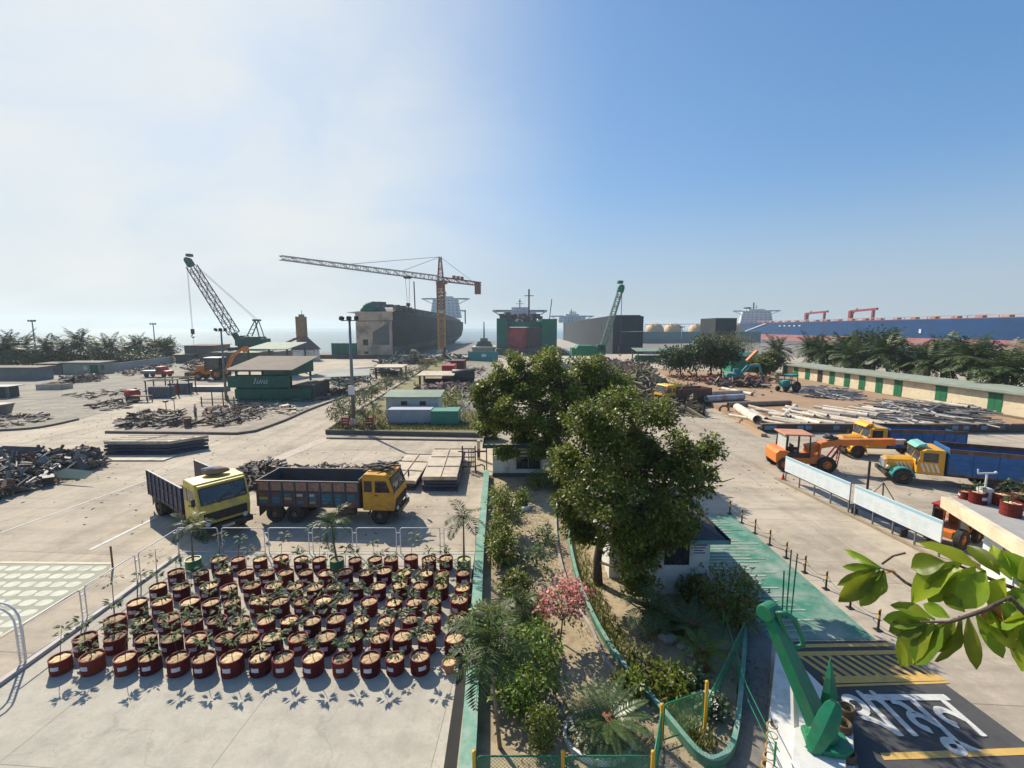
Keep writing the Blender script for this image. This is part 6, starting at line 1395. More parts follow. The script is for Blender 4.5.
MB().bx(4.42, 4.88, 17.285, 17.332, 0.02, 1.98).build('door', M_['dark'], t)
w = MB().bx(5.7, 6.6, 16.075, 16.107, 1.2, 2.05).build('window', M_['glass'], t)
b = MB()
for k in range(6): b.bx(5.7 + k * .18 - .012, 5.7 + k * .18 + .012, 16.04, 16.073, 1.2, 2.05)
b.build('grille', M_['dark'], w)
s = MB().bx(6.72, 7.3, 16.064, 16.106, 1.55, 2.1).build('notice_board', M_['white'], t)
b = MB(); b.bx(6.75, 7.27, 16.052, 16.06, 1.96, 2.06)
for k in range(3): b.bx(6.77, 7.2 - .08 * (k % 2), 16.052, 16.06, 1.86 - k * .1, 1.9 - k * .1)
b.build('notice_text', mat('notice_blue', (0.05, 0.08, 0.2), .6), s)
o = MB().lathe([(.16, 0), (.17, .5), (.1, .62), (.08, .75), (.001, .76)], 12).build('gas_bottle', M_['dark'], None, True, loc=(7.0, 15.641, 0)); tag(o, 'dark round tank standing at the guard house sign wall', 'tank')
o = MB().bx(-.09, .09, -.06, .06, 0, .5).build('yellow_box', M_['yel'], None, loc=(7.05, 15.112, 0)); tag(o, 'small yellow box standing before the guard house wall', 'box')
# garden office
t = thing('garden_office', 'flat roofed pale garden office with green trim, half hidden behind the fresh green tree', 'office', (0, 0, 0))
b = MB(); b.bx(-1.3, 3.3, 29.855, 30.031, 0, 2.2); b.bx(-1.3, -1.15, 30.042, 36.903, 0, 2.2); b.bx(3.15, 3.3, 30.042, 36.903, 0, 2.2); b.bx(-1.14, 3.14, 36.726, 36.903, 0, 2.2); b.build('wall', W_, t)
MB().bx(-1.9, 3.6, 29.15, 37.373, 2.203, 2.3).build('roof', mat('roof_tan', (0.42, 0.36, 0.29), .85, (.3, .27, .23), 1.0), t)
b = MB(); b.bx(-1.93, 3.63, 29.103, 29.15, 2.16, 2.4); b.bx(-1.94, -1.903, 29.161, 37.373, 2.16, 2.4); b.build('roof_trim', mat('trim_dark_green', (0.02, 0.09, 0.06), .6), t)
MB().bx(-1.31, 3.31, 29.772, 29.851, 1.5, 1.62).build('lintel_band', mat('band_grey', (0.16, 0.16, 0.16), .8), t)
w = MB().bx(.3, 1.9, 29.813, 29.852, .55, 1.4).build('window', M_['glass'], t)
b = MB()
for k in range(3): b.bx(.3 + k * .8 - .03, .3 + k * .8 + .03, 29.772, 29.812, .52, 1.43)
b.build('frame', M_['mast'], w)
MB().bx(-1.32, 3.32, 29.737, 29.85, 0, .25).build('plinth', mat('plinth_dark', (0.1, 0.12, 0.1), .9), t)
# gate frame at the wall
t = thing('steel_gate', 'small dark steel rack gate standing near the end of the mint topped wall', 'gate', (-3.5, 31.264, 0))
for x in (0, .9): MB().bar((x, 0, 0), (x, 0, 1.75), .09).build('post', M_['dark'], t)
b = MB()
for z in (.25, .6, .95, 1.3, 1.55): b.bar((0, 0, z), (.9, 0, z), .07)
for x in (.45, .62, .75): b.bar((x, 0, .2), (x, 0, 1.55), .12, .05)
b.build('bars', M_['dark'], t)
b = MB(); b.bar((.9, 0, 1.35), (1.7, .1, 1.35), .1); b.bar((1.7, .1, 0), (1.7, .1, 1.6), .08); b.bar((-.3, 0, 1.35), (0, 0, 1.35), .07); b.build('side_rail', M_['rust'], t)
t = thing('signal_post', 'short pale post with dark cap by the garden office roof corner', 'post', (-2.55, 33.966, 0)); MB().bx(-.12, .12, -.12, .12, 0, 1.5).build('post', M_['cream'], t); MB().bx(-.1, .1, -.16, .1, .2, .8).build('meter_box', M_['navy'], t)
o = MB().tube([(-.3, 0, 0), (-.3, 0, .5), (.1, 0, .62), (.3, 0, .5), (.3, 0, 0)], .05, 6).build('rusty_hoop', M_['rust'], None, loc=(-2.2, 30.559, 0)); tag(o, 'rusty brown hoop standing beside the garden office wall end', 'hoop')

# plate stacks
def stack(label, corners, h, n, grp='stacked steel panels', top=None, tilt=0):
    cx = sum(c[0] for c in corners) / 4; cy = sum(c[1] for c in corners) / 4
    t = thing('panel_stack', label, 'steel stack', (cx, cy, 0), 0, grp)
    P = [(c[0] - cx, c[1] - cy) for c in corners]
    for k in range(n):
        z0 = h * k / n; z1 = h * (k + .82) / n; j = random.uniform(-.06, .06); k2 = random.uniform(-.06, .06)
        MB().prism([(x + j, y + k2) for x, y in P], z0, z1).build('steel_panel', M_['plate'] if k == n - 1 else M_['navy'], t, bevel=.012)
        b = MB(); 
        for f in (.15, .85):
            a = V((*P[0], 0)).lerp(V((*P[1], 0)), f); c = V((*P[3], 0)).lerp(V((*P[2], 0)), f); b.bar((a.x, a.y, z1 + .02 * h / n), (c.x, c.y, z1 + .02 * h / n), .1, .17 * h / n)
        if k < n - 1: b.build('spacer', M_['dark'], t)
    b = MB()
    for f in (.0, .33, .66, .97):
        a = V((*P[0], 0)).lerp(V((*P[3], 0)), f); c = V((*P[1], 0)).lerp(V((*P[2], 0)), f); b.bar((a.x, a.y, h + .0), (c.x, c.y, h + .0), .05, .05)
    a = V((*P[0], 0)).lerp(V((*P[1], 0)), .5); c = V((*P[3], 0)).lerp(V((*P[2], 0)), .5); b.bar((a.x, a.y, h), (c.x, c.y, h), .05, .05)
    b.build('panel_rib', M_['plate'], t)
stack('tall stack of pale topped steel panels beside the dark rack gate', [(-5.5, 27.1), (-3.35, 27.1), (-3.6, 33.9), (-5.9, 33.9)], .9, 4)
stack('lower stack of pale topped steel panels beside the orange truck cab', [(-8.0, 27.6), (-6.0, 27.2), (-5.95, 33.4), (-8.0, 33.6)], .6, 3)
stack('wide dark stack of steel plates on the open yard beyond the yellow truck', [(-32.3, 35.1), (-27.2, 35.1), (-25.4, 37.2), (-31.8, 37.0)], 1.15, 4)
o = MB().bx(-2.9, 2.9, -.7, .7, 0, .1).build('steel_sheet', M_['plate'], None, loc=(-29.2, 34.083, .0)); tag(o, 'pale steel sheet lying flat before the wide dark stack', 'steel sheet')

# scrap heaps: uncountable pieces
gp = lambda x, y: G2(x, y, .55)
m_mixs = mat('mixed_scrap', (0.24, 0.2, 0.16), .8, (.07, .06, .055), .9, dirt=(.2, .08, .05), dscale=.7, island=.8)
def heap(label, poly, n, size, h, m=None, flat=.3, z0=0.0, bar=.3):
    xs_ = [p[0] for p in poly]; ys_ = [p[1] for p in poly]; b = MB(); k = 0
    def inside(x, y):
        c = False
        for i in range(len(poly)):
            (x1, y1), (x2, y2) = poly[i - 1], poly[i]
            if (y1 > y) != (y2 > y) and x < (x2 - x1) * (y - y1) / (y2 - y1) + x1: c = not c
        return c
    cx, cy = sum(xs_) / len(xs_), sum(ys_) / len(ys_); rx = max(xs_) - min(xs_); ry = max(ys_) - min(ys_); tries = 0
    while k < n and tries < n * 30:
        tries += 1
        x = random.uniform(min(xs_), max(xs_)); y = random.uniform(min(ys_), max(ys_))
        if not inside(x, y): continue
        k += 1; e = 1 - min(1, ((x - cx) / (rx * .55)) ** 2 + ((y - cy) / (ry * .55)) ** 2); z = z0 + random.random() * h * (.25 + .75 * max(0, e)) + .05
        b.cur = random.choice((0, 0, 0, 0, 0, 0, 1, 1, 2))
        s = size * random.choice((.4, .5, .7, .9, 1.2)) * random.uniform(.8, 1.2); rot = (random.gauss(0, flat), random.gauss(0, flat), random.uniform(0, 3.14))
        if random.random() < .06: q = [V((x, y, z + .1)) + V((random.gauss(0, s * .5), random.gauss(0, s * .5), random.gauss(0, .15))) for _ in range(5)]; b.tube(q, .025 + s * .015, 4)
        elif random.random() < bar: b.box((x, y, z), (s * 1.9, s * .18, s * .15), rot)
        elif random.random() < .5: b.box((x, y, z), (s, s * random.uniform(.3, .8), s * .08), rot)
        else:
            mt = Euler(rot).to_matrix(); d = mt @ V((1, 0, 0)) * s * .6; b.cyl(V((x, y, z)) - d, V((x, y, z)) + d, s * .1, n=7)
    o = b.build('scrap_heap', [m or M_['scrap'], M_['rust'], M_['plate'] if m is None else m]); return stuff(o, label, 'scrap heap')
heap('large dark heap of cut ship scrap on the open yard at the frame edge', [G2(-60, 474), G2(0, 456), G2(95, 459), G2(104, 467), G2(60, 482), G2(0, 500), G2(-60, 515)], 1300, .8, 1.0, mat('scrap_bluegrey', (0.2, 0.2, 0.195), .6, (.06, .06, .06), 1.2, dirt=(.13, .09, .06), dscale=1.2, island=.7), .5, bar=.22)
heap('tangle of dark scrap strips heaped beyond the orange truck', [G2(238, 492), G2(243, 468), G2(272, 464), G2(290, 470), G2(290, 486)], 420, .55, .55, bar=.85)
heap('thin scrap strips on the ground behind the orange truck cab', [G2(290, 484), G2(300, 468), G2(385, 468), G2(385, 476)], 200, .5, .5, bar=.85)
heap('dark scrap heap with the work lamps on the kerbed pad', [G2(112, 428), G2(150, 412), G2(180, 415), G2(195, 428)], 200, .9, .9)
heap('low wide dark scrap heap in front of the cutting shed', [G2(195, 424), G2(215, 408), G2(262, 406), G2(272, 416), G2(220, 428)], 320, .8, .8)
heap('pale cut plates lying beside the cutting shed corner', [G2(268, 414), G2(262, 404), G2(300, 405), G2(308, 408), G2(290, 416)], 60, .9, .3, M_['plate'], .1)
heap('flat grey scrap plates on the cement yard near the red tank', [G2(85, 408), G2(100, 401), G2(140, 400), G2(142, 406), G2(110, 411)], 60, 1.0, .35, None, .15)
heap('teal scrap heap beside the yard road past the awning', [G2(325, 385), G2(335, 377), G2(372, 376), G2(372, 382), G2(345, 388)], 160, 1.3, .8, mat('teal_scrap', (0.1, 0.18, 0.17), .7, (.05, .08, .08), .5, island=.6))
heap('grey scrap heap further along the yard road', [G2(372, 376), G2(375, 367), G2(398, 366), G2(400, 370), G2(385, 376)], 120, 1.4, .9, mat('grey_scrap', (0.28, 0.27, 0.26), .7, (.1, .1, .1), .4, island=.6))
for i, (px, py, w_, h_) in enumerate(((28, 478, 3.2, 1.0), (68, 484, 2.6, .7), (12, 462, 3.6, .9), (80, 468, 2.4, .9), (45, 464, 2.6, .6))):
    p = G(px, py); o = MB().prism([(-w_ / 2, 0), (w_ / 2, .1), (w_ * .6, h_ * .9), (-w_ * .3, h_), (-w_ * .55, h_ * .4)], 0, .06, 'y').build('hull_plate', M_['scrap'] if i != 1 else M_['palegreen'], None, loc=(p.x, p.y, .35)); o.rotation_euler = (R(-55 + i * 12), 0, R(-20 + i * 9)); tag(o, ['large grey cut hull plate tilted in the scrap heap', 'greenish curved hull plate at the front of the scrap heap', 'grey hull plate at the back edge of the scrap heap at the frame edge', 'dark hull plate at the stack end of the scrap heap', 'small plate standing in the middle of the scrap heap'][i], 'steel plate')
heap('small scatter of scrap offcuts near the gas bottle cages', [G2(60, 396), G2(110, 390), G2(150, 391), G2(90, 400)], 70, .9, .3, None, .15)
heap('low scrap scatter by the skip at the frame edge', [G2(-40, 424), G2(30, 414), G2(60, 418), G2(10, 428)], 80, .8, .3, None, .15)
heap('clutter of scrap before the pale green shed', [G2(58, 384), G2(70, 379), G2(108, 377), G2(100, 382)], 160, 1.2, 1.0, m_mixs, .5)
heap('clutter of scrap along the pale boundary wall', [G2(118, 374), G2(170, 365), G2(176, 367), G2(130, 377)], 160, 1.2, .8, m_mixs, .5)
heap('scrap and gear heaped behind the orange backhoe loader', [G2(186, 372), G2(190, 364), G2(262, 362), G2(262, 370)], 300, 1.8, 2.2, m_mixs, .5)
heap('low scrap between the awning and the road kerb', [G2(318, 402), G2(326, 392), G2(350, 388), G2(345, 394)], 120, 1.0, .7, m_mixs, .4)
heap('mixed scrap strewn along the road beyond the awning', [G2(400, 366), G2(405, 361), G2(432, 358), G2(428, 363)], 140, 1.6, .9, m_mixs, .4)
heap('mixed scrap on the middle yard beside the containers', [G2(430, 395), G2(436, 385), G2(470, 384), G2(472, 396)], 220, 1.1, .8, m_mixs, .5)
heap('flat plates and scrap laid out on the middle yard', [G2(455, 380), G2(458, 370), G2(484, 368), G2(486, 380)], 160, 1.8, .4, m_mixs, .15)
heap('rubble along the pipe yard edge near the far yellow truck', [G2(664, 398), G2(672, 388), G2(700, 386), G2(692, 394)], 180, .9, .8, m_mixs, .5)
heap('loose scrap between the long pipes and the tractor', [gp(700, 400), gp(720, 388), gp(780, 390), gp(790, 400)], 220, .9, .5, m_mixs, .3)
heap('rubbish scattered over the dirt in front of the store row', [gp(800, 410), gp(830, 396), gp(880, 404), gp(870, 412)], 120, .8, .25, m_mixs, .2)
# central yard heaps beyond the island
m_pinkscrap = mat('pink_scrap', (0.30, 0.2, 0.17), .8, (.14, .1, .09), .5, island=.5)
m_brush = mat('dry_brush', (0.22, 0.18, 0.13), .9, (.09, .09, .05), .4, island=.8)
heap('pinkish scrap heap in the middle yard behind the site office', [(-13, 59), (-7, 59), (-8, 78), (-17, 80)], 260, 1.3, 1.1, m_pinkscrap)
heap('grey scrap heap in the middle yard nearer the big trees', [(-8, 61.5), (-3, 59), (-3.2, 75.5), (-8, 78)], 160, 1.2, .9)
heap('wide tan brushwood and rubble heap beyond the fresh green tree', [(11, 54.5), (22, 50), (26, 82.7), (33, 108.5), (14, 115.5)], 2600, 1.2, 2.3, m_brush, .6)
heap('pinkish rubble heap at the beach end of the yard', [(12, 111), (34, 104), (34, 122), (12, 125)], 420, 1.8, 1.9, m_pinkscrap, .5)
heap('rusty red scrap heap below the teal excavator', [(31, 78), (47, 75.5), (47, 86), (31, 87.5)], 240, 1.3, 1.0, mat('red_scrap', (0.3, 0.12, 0.08), .8, (.12, .07, .05), .5, island=.5), .5, .55)
heap('black scrap heap on the pipe yard below the grove', [(33, 72.5), (41, 71), (41, 75.5), (33, 77)], 130, 1.3, 1.0, M_['dark'], .4, .55)
for i, (cx, cy, r, hh) in enumerate(((16, 61.5, 1.5, 1.6), (19, 73.3, 1.6, 1.8), (24, 82.7, 1.6, 1.8), (20, 94.5, 2.0, 2.0), (27, 99, 2.0, 2.0), (14, 82.7, 1.8, 2.0))):
    shrub(['scrubby bush among the brushwood behind the big tree', 'scrubby bush in the middle of the brushwood', 'scrubby bush at the road side of the brushwood', 'far scrubby bush among the brushwood', 'far scrubby bush near the dark grove', 'scrubby bush behind the tree crown among brushwood'][i], 600, 400, r, hh, M_['leafY'], 22, 26, .4, .15, pos=(cx, cy, 0), seed=90 + i)

rnd2 = random.Random(55)
for i in range(14):
    x = rnd2.uniform(12, 25); y = 58 + i * 3.6
    shrub(f'dry scrub bush in the tan brushwood, {ORD[i]} going from the big tree to the beach', 600, 400, rnd2.uniform(1.0, 1.7), rnd2.uniform(1.4, 2.4), (M_['leafY'], M_['leafB'])[i % 2], 16, 22, .45, .17, pos=(x, y, 0), seed=300 + i, group='scrub bushes in the brushwood')
# pipes on the raised yard
def pipe(label, a, b_, r, m=None, grp='pipes heaped on the raised yard', z=.55):
    a = V((*a, z + r)); b_ = V((*b_, z + r)); d = (b_ - a); l = d.length
    t = thing('steel_pipe', label, 'pipe', a, math.atan2(d.y, d.x), grp)
    n = 14; b = MB(); b.tube([(0, 0, 0), (l, 0, 0)], r, n, False); b.tube([(0, 0, 0), (l, 0, 0)], r * .86, n, False)
    for x in (0, l):
        b.add([(x, r * math.cos(2 * PI * k / n), r * math.sin(2 * PI * k / n)) for k in range(n)] + [(x, r * .86 * math.cos(2 * PI * k / n), r * .86 * math.sin(2 * PI * k / n)) for k in range(n)], [(k, (k + 1) % n, n + (k + 1) % n, n + k) for k in range(n)])
    b.build('pipe_wall', m or M_['pipe'], t)
    MB().cyl((l * .3, 0, 0), (l * .31, 0, 0), r * .85, n=n).build('dark_bore', M_['dark'], t)
    return t
gp = lambda x, y: G2(x, y, .55)
pipe('big white pipe with open dark end pointing at the road corner', gp(757, 424), gp(737, 411), .45)
pipe('pipe beside the big white pipe, shorter and dark mouthed', gp(766, 422), gp(752, 413), .25)
pipe('long pale blue pipe lying across the dirt near the road', gp(706, 402), gp(743, 400), .42, mat('pipe_blue', (0.42, 0.47, 0.52), .6, (.33, .37, .42), .8, dirt=(.25, .15, .1), dscale=.6))
pipe('long rusty grey pipe in front of the tractor', gp(728, 407), gp(790, 405), .3, mat('pipe_rust', (0.27, 0.22, 0.17), .8, (.18, .12, .09), .8))
pipe('long grey pipe behind the pale blue one', gp(690, 396), gp(745, 394), .3, M_['plate'])
pipe('slim pale pipe crossing toward the tractor', gp(722, 390), gp(752, 396), .25)
pipe('pale pipe in the heap behind the long wall, near its road end', gp(782, 421), gp(795, 409), .3)
k = 0; random.seed(12)
for row in range(2):
    for i in range(13):
        px = 785 + i * 12.5 + row * 6 + random.uniform(-3, 3); py = 426 - row * 6
        a = gp(px, py); L = random.uniform(3.5, 7); ang = random.uniform(1.7, 2.35); z = .55 + row * .25
        pipe(f'pale pipe with dark mouth behind the long wall, {ORD[i]} along the {"front" if row == 0 else "upper"} layer', a, (a[0] + L * math.cos(ang), a[1] + L * math.sin(ang)), random.uniform(.14, .24), random.choice((M_['pipe'], M_['pipe'], M_['plate'])), z=z)
def tubes(label, poly, n, L, r, h, ang, m):
    xs_ = [p[0] for p in poly]; ys_ = [p[1] for p in poly]; b = MB()
    for k in range(n):
        f, g = random.random(), random.random(); q = V((*poly[0], 0)).lerp(V((*poly[1], 0)), f).lerp(V((*poly[3], 0)).lerp(V((*poly[2], 0)), f), g)
        a = ang + random.gauss(0, .6); l = L * random.uniform(.5, 1.1) / 2; z = .6 + random.random() * h * math.sin(PI * f) * math.sin(PI * min(1, g + .2)); d = V((math.cos(a), math.sin(a), random.gauss(0, .05))) * l
        b.cyl(q + V((0, 0, z)) - d, q + V((0, 0, z)) + d, r * random.uniform(.6, 1.3), n=6)
    return stuff(b.build('scrap_tubes', m), label, 'scrap heap')
m_tube = mat('grey_tube', (0.30, 0.285, 0.27), .6, (.14, .13, .125), .6, island=.75)
tubes('big heap of thin grey tubes in front of the cream store row', [gp(870, 425), gp(985, 424), gp(960, 404), gp(880, 402)], 420, 5, .08, 1.1, 2.3, m_tube)
tubes('low far heap of thin silvery tubes on the dirt before the store row', [gp(812, 398), gp(858, 401), gp(845, 391), gp(812, 386)], 220, 4, .08, .5, 2.6, m_tube)
pipe('long cream pipe on top of the grey tube heap', gp(925, 406), gp(968, 413), .22, z=1.0)
pipe('dark pipe with open mouth at the end of the grey tube heap', gp(976, 417), gp(950, 414), .25, M_['scrap'], z=.6)
for i, (px, py) in enumerate(((776, 415), (812, 418), (845, 425), (872, 412), (906, 424), (935, 426), (1000, 426))):
    x, y = gp(px, py); shrub('leafy weed bush among the pipes behind the long wall, ' + ORD[i] + ' from the road corner', px, py, .45, .75, M_['leafY'], 14, 22, .25, .1, pos=(x, y, .55), seed=200 + i, name='weed_bush', cat='bush')
o = MB().tube([(-.5, 0, 0), (-.5, 0, .35), (-.2, 0, .6), (.2, 0, .6), (.5, 0, .35), (.5, 0, 0)], .13, 6).build('rusty_bracket', M_['rust'], None, loc=(*gp(724, 411), .55)); tag(o, 'rusty brown bracket standing by the kerb of the pipe yard', 'bracket')

# ------------------------------------------------------------------ white notice boards on legs
def board(label, a, b_, z0, z1, band):
    a = V(a); b_ = V(b_); d = b_ - a; l = d.length
    t = thing('notice_board', label, 'board', (a.x, a.y, 0), math.atan2(d.y, d.x), 'white notice boards on legs')
    pn = MB().bx(0, l, -.02, .02, z0, z1).build('panel', M_['signw'], t)
    MB().bx(.03, l - .03, -.026, -.0205, z1 - .16, z1 - .03).build('blue_header', M_['skyblue'], pn)
    b = MB(); rnd = random.Random(int(l * 100)); x = .15
    while x < l - .6:                                   # faint ruled columns of print
        w_ = rnd.uniform(.35, .6)
        for k in range(7):
            if rnd.random() < .8: b.bx(x, x + w_ * rnd.uniform(.5, 1), -.0255, -.0205, z0 + .1 + k * .085, z0 + .125 + k * .085)
        x += w_ + .12
    b.build('faint_print', mat('print_pale', (0.5, 0.62, 0.64), .6, (.55, .6, .5), 3), pn)
    n = 5
    for k in range(n):
        x = .05 + (l - .1) * k / (n - 1); MB().bar((x, .05, 0), (x, .05, z1 - .02), .06).build('leg', M_['mast'], t)
    MB().bar((0, .05, z0 - .05), (l, .05, z0 - .05), .05).build('rail', M_['dark'], t)
    return t
board('long white notice board on legs in front of the orange crane', (17.95, 29.0), (18.35, 23.8), .68, 1.68, 1)
board('long white notice board on legs nearer the gatehouse, blue header strip', (18.37, 23.5), (18.74, 18.9), .68, 1.68, 1)
struct(kerb('kerb', [(17.6, 29.4), (18.55, 18.1)], .18, .1, mat('kerb_brown', (0.33, 0.26, 0.18), .9, (.24, .19, .13), 2)))
t = thing('bench', 'long dark blue bench in the shade behind the white notice boards', 'bench', (18.75, 22.3, 0), R(-84)); MB().bx(-1.6, 1.6, -.2, .2, .4, .46).build('seat', M_['navy'], t); 
for x in (-1.4, 1.4): MB().bx(x - .04, x + .04, -.18, .18, 0, .4).build('leg', M_['dark'], t)
# sign post with triangular brace
t = thing('brace_post', 'dark post with slanting braces behind the white notice boards', 'post', (20.0, 24.7, 0)); MB().cyl((0, 0, 0), (0, 0, 2.6), .06, n=8).build('post', M_['dark'], t)
b = MB().bar((1.1, .2, .0), (1.05, .2, 1.3), .05).bar((1.05, .2, 1.3), (.1, 0, .5), .035).bar((1.05, .2, 1.3), (2.0, .3, 0), .035); b.build('brace', M_['dark'], t)
o = MB().lathe([(.16, 0), (.16, .03), (.1, .05), (.03, .4), (.001, .41)], 10).build('traffic_cone', M_['bright_red'], None, loc=(18.05, 29.3, 0)); tag(o, 'small red traffic cone at the far leg of the white boards', 'cone')

# ------------------------------------------------------------------ gatehouse at the right edge
t = thing('gatehouse', 'gatehouse with flat roof terrace and thick cream parapet at the frame edge', 'gatehouse', (0, 0, 0))
b = MB(); b.prism([(18.45, 16.9), (17.3, 13.4), (24, 12.2), (24, 17.6)], 0, 2.72); b.build('wall', M_['wall'], t)
b = MB(); b.prism([(17.85, 18.2), (16.38, 13.65), (24, 12.0), (24, 18.9)], 2.723, 2.85); b.build('roof', mat('terrace_grey', (0.36, 0.35, 0.33), .9, (.28, .27, .26), 1.5), t)
b = MB(); b.add(*[(lambda v: ([tuple(q) for q in v], [(0, 1, 2, 3), (7, 6, 5, 4), (0, 4, 5, 1), (1, 5, 6, 2), (2, 6, 7, 3), (3, 7, 4, 0)]))([V(p) for p in ((17.83, 18.2, 2.6), (16.36, 13.65, 2.6), (16.66, 13.55, 2.6), (18.13, 18.1, 2.6), (17.83, 18.2, 3.06), (16.36, 13.65, 3.06), (16.66, 13.55, 3.06), (18.13, 18.1, 3.06))])][0]); b.build('parapet', M_['cream'], t, bevel=.015)
w_ = V((17.3 - 18.45, 13.4 - 16.9, 0)).normalized(); n_ = V((w_.y, -w_.x, 0)); n_ = n_ if n_.x < 0 else -n_
o0 = V((18.45, 16.9, 0)) + n_ * .035
def wq(u0, u1, z0, z1, off=0):
    b = MB(); a = o0 + w_ * u0 + n_ * off; c = o0 + w_ * u1 + n_ * off; b.quad((a.x, a.y, z0), (c.x, c.y, z0), (c.x, c.y, z1), (a.x, a.y, z1)); return b
sg = wq(.05, 1.75, .9, 2.5, .012).build('wall_sign', mat('sign_pale', (0.62, 0.68, 0.72), .5, (.45, .58, .68), 1.2), t)
b = MB(); c = o0 + w_ * 1.35 + n_ * .02 + V((0, 0, 2.0)); up_ = V((0, 0, 1))
b.add([c + w_ * (.26 * math.cos(2 * PI * k / 20)) + up_ * (.26 * math.sin(2 * PI * k / 20)) for k in range(20)], [tuple(range(20))]); b.build('round_emblem', mat('emblem_red', (0.32, 0.04, 0.1), .5), sg)
b = MB(); c = c + n_ * .006
b.add([c + w_ * (.12 * math.cos(2 * PI * k / 12)) + up_ * (.12 * math.sin(2 * PI * k / 12)) for k in range(12)], [tuple(range(12))]); b.build('emblem_centre', mat('emblem_pink', (0.6, 0.35, 0.4), .5), sg)
b = wq(.12, .6, 2.28, 2.43, .018); b.build('green_lettering', M_['green'], sg)
b = MB()
for k in range(4):
    q = wq(.12, .6 + .1 * (k % 2), 1.3 + k * .22, 1.38 + k * .22, .018); b.add(q.v, q.f)
b.build('faint_print', MATS['print_pale'], sg)
wq(1.85, 2.9, 1.0, 2.4, .012).build('dark_window', M_['glass'], t)
# red drum pots on the terrace
for i, (px, py, s) in enumerate(((978, 497, 1.0), (1001, 499, 1.0), (1021, 499, 1.05), (1011, 509, 1.1), (965, 493, .7))):
    p = G(px, py, 3.1); t = dup(pot_protos[[2, 6, 6, 2, 7][i]] if pot_protos[[2, 6, 6, 2, 7][i]].name in bpy.data.objects else pot_protos[0], (p.x, p.y, 2.853), i * 1.1, ['red drum pot plant on the terrace, before the white pillar', 'red drum pot plant on the terrace, behind the white pillar', 'red drum pot plant on the terrace at the frame edge', 'red drum pot plant in front on the terrace, the largest', 'low red pot plant at the parapet end of the terrace'][i], s); t['group'] = 'pots on the gatehouse terrace'
p = G(986, 505, 2.85); t = thing('lamp_pillar', 'white square pillar with weather vane like lamp arm on the terrace', 'pillar', (p.x + .2, p.y + .3, 2.853), sc=.72)
MB().bx(-.26, .26, -.26, .26, 0, .85).build('pillar', mp, t, bevel=.02)
MB().cyl((0, 0, .85), (0, 0, 1.7), .05, n=8).build('pole', M_['white'], t)
b = MB(); b.bar((-.5, 0, 1.7), (.45, 0, 1.72), .08); b.sph((.5, 0, 1.76), .08, 8, 6); b.bar((-.5, 0, 1.7), (-.55, 0, 1.95), .06); b.build('lamp_arm', M_['steel'], t)

# ------------------------------------------------------------------ long cream store row
sa = V((54.6, 91.5, 0)); sb_ = V((56.4, 45.0, 0)); dS = (sb_ - sa); lS = dS.length; rS = math.atan2(dS.y, dS.x)
t = thing('store_building', 'long cream single storey store row with many green doors and a grey green roof', 'store', sa, rS)
hS = 2.75
MB().bx(0, lS, 0, 4.5, 0, hS).build('wall', M_['cream'], t)
b = MB(); b.add([(-.4, -.7, hS - .05), (lS + .4, -.7, hS - .05), (lS + .4, 4.9, hS), (-.4, 4.9, hS), (-.4, -.7, hS + .22), (lS + .4, -.7, hS + .22), (lS + .4, 4.9, hS + .3), (-.4, 4.9, hS + .3)], [(3, 2, 1, 0), (4, 5, 6, 7), (0, 1, 5, 4), (1, 2, 6, 5), (2, 3, 7, 6), (3, 0, 4, 7)]); b.build('roof', mat('store_roof', (0.30, 0.34, 0.28), .8, (.22, .25, .21), .8), t)
b = MB().bx(0, lS, -.02, -.002, .25, .95); b.build('dado_band', mat('dado_pale', (0.68, 0.61, 0.42), .85, (.6, .53, .38), 1), t)
MB().bx(0, lS, -.35, -.021, 0, .22).build('plinth', mat('plinth_brown', (0.2, 0.15, 0.11), .9), t)
m_door = mat('door_green', (0.015, 0.17, 0.07), .5, (.012, .12, .05), 1)
def at_px(px):
    lo, hi = 0, lS
    for _ in range(40):
        m_ = (lo + hi) / 2; p = sa + dS.normalized() * m_; x = p.x; y = p.y
        depth = y * math.cos(PIT) + 8.7 * math.sin(PIT); q = 512 + FPX * x / depth
        if q < px: lo = m_
        else: hi = m_
    return (lo + hi) / 2
for i, (px, w_) in enumerate(((785.5, 1.2), (796, 1.2), (807.5, 1.2), (820, 1.2), (832, 1.2), (847, 1.2), (862, 1.2), (879, 1.2), (898, 1.3), (941, 1.5), (995, 1.5))):
    u = at_px(px); d = MB().bx(u - w_ / 2, u + w_ / 2, -.06, -.021, .22, 2.35).build('door', m_door if i != 3 else M_['dark'], t)
    MB().bx(u - w_ / 2 - .08, u + w_ / 2 + .08, -.075, -.062, 2.35, 2.5).build('lintel', M_['shed'], d); MB().bx(u - .02, u + .02, -.07, -.061, .25, 2.33).build('door_joint', M_['dark'], d)
random.seed(99)
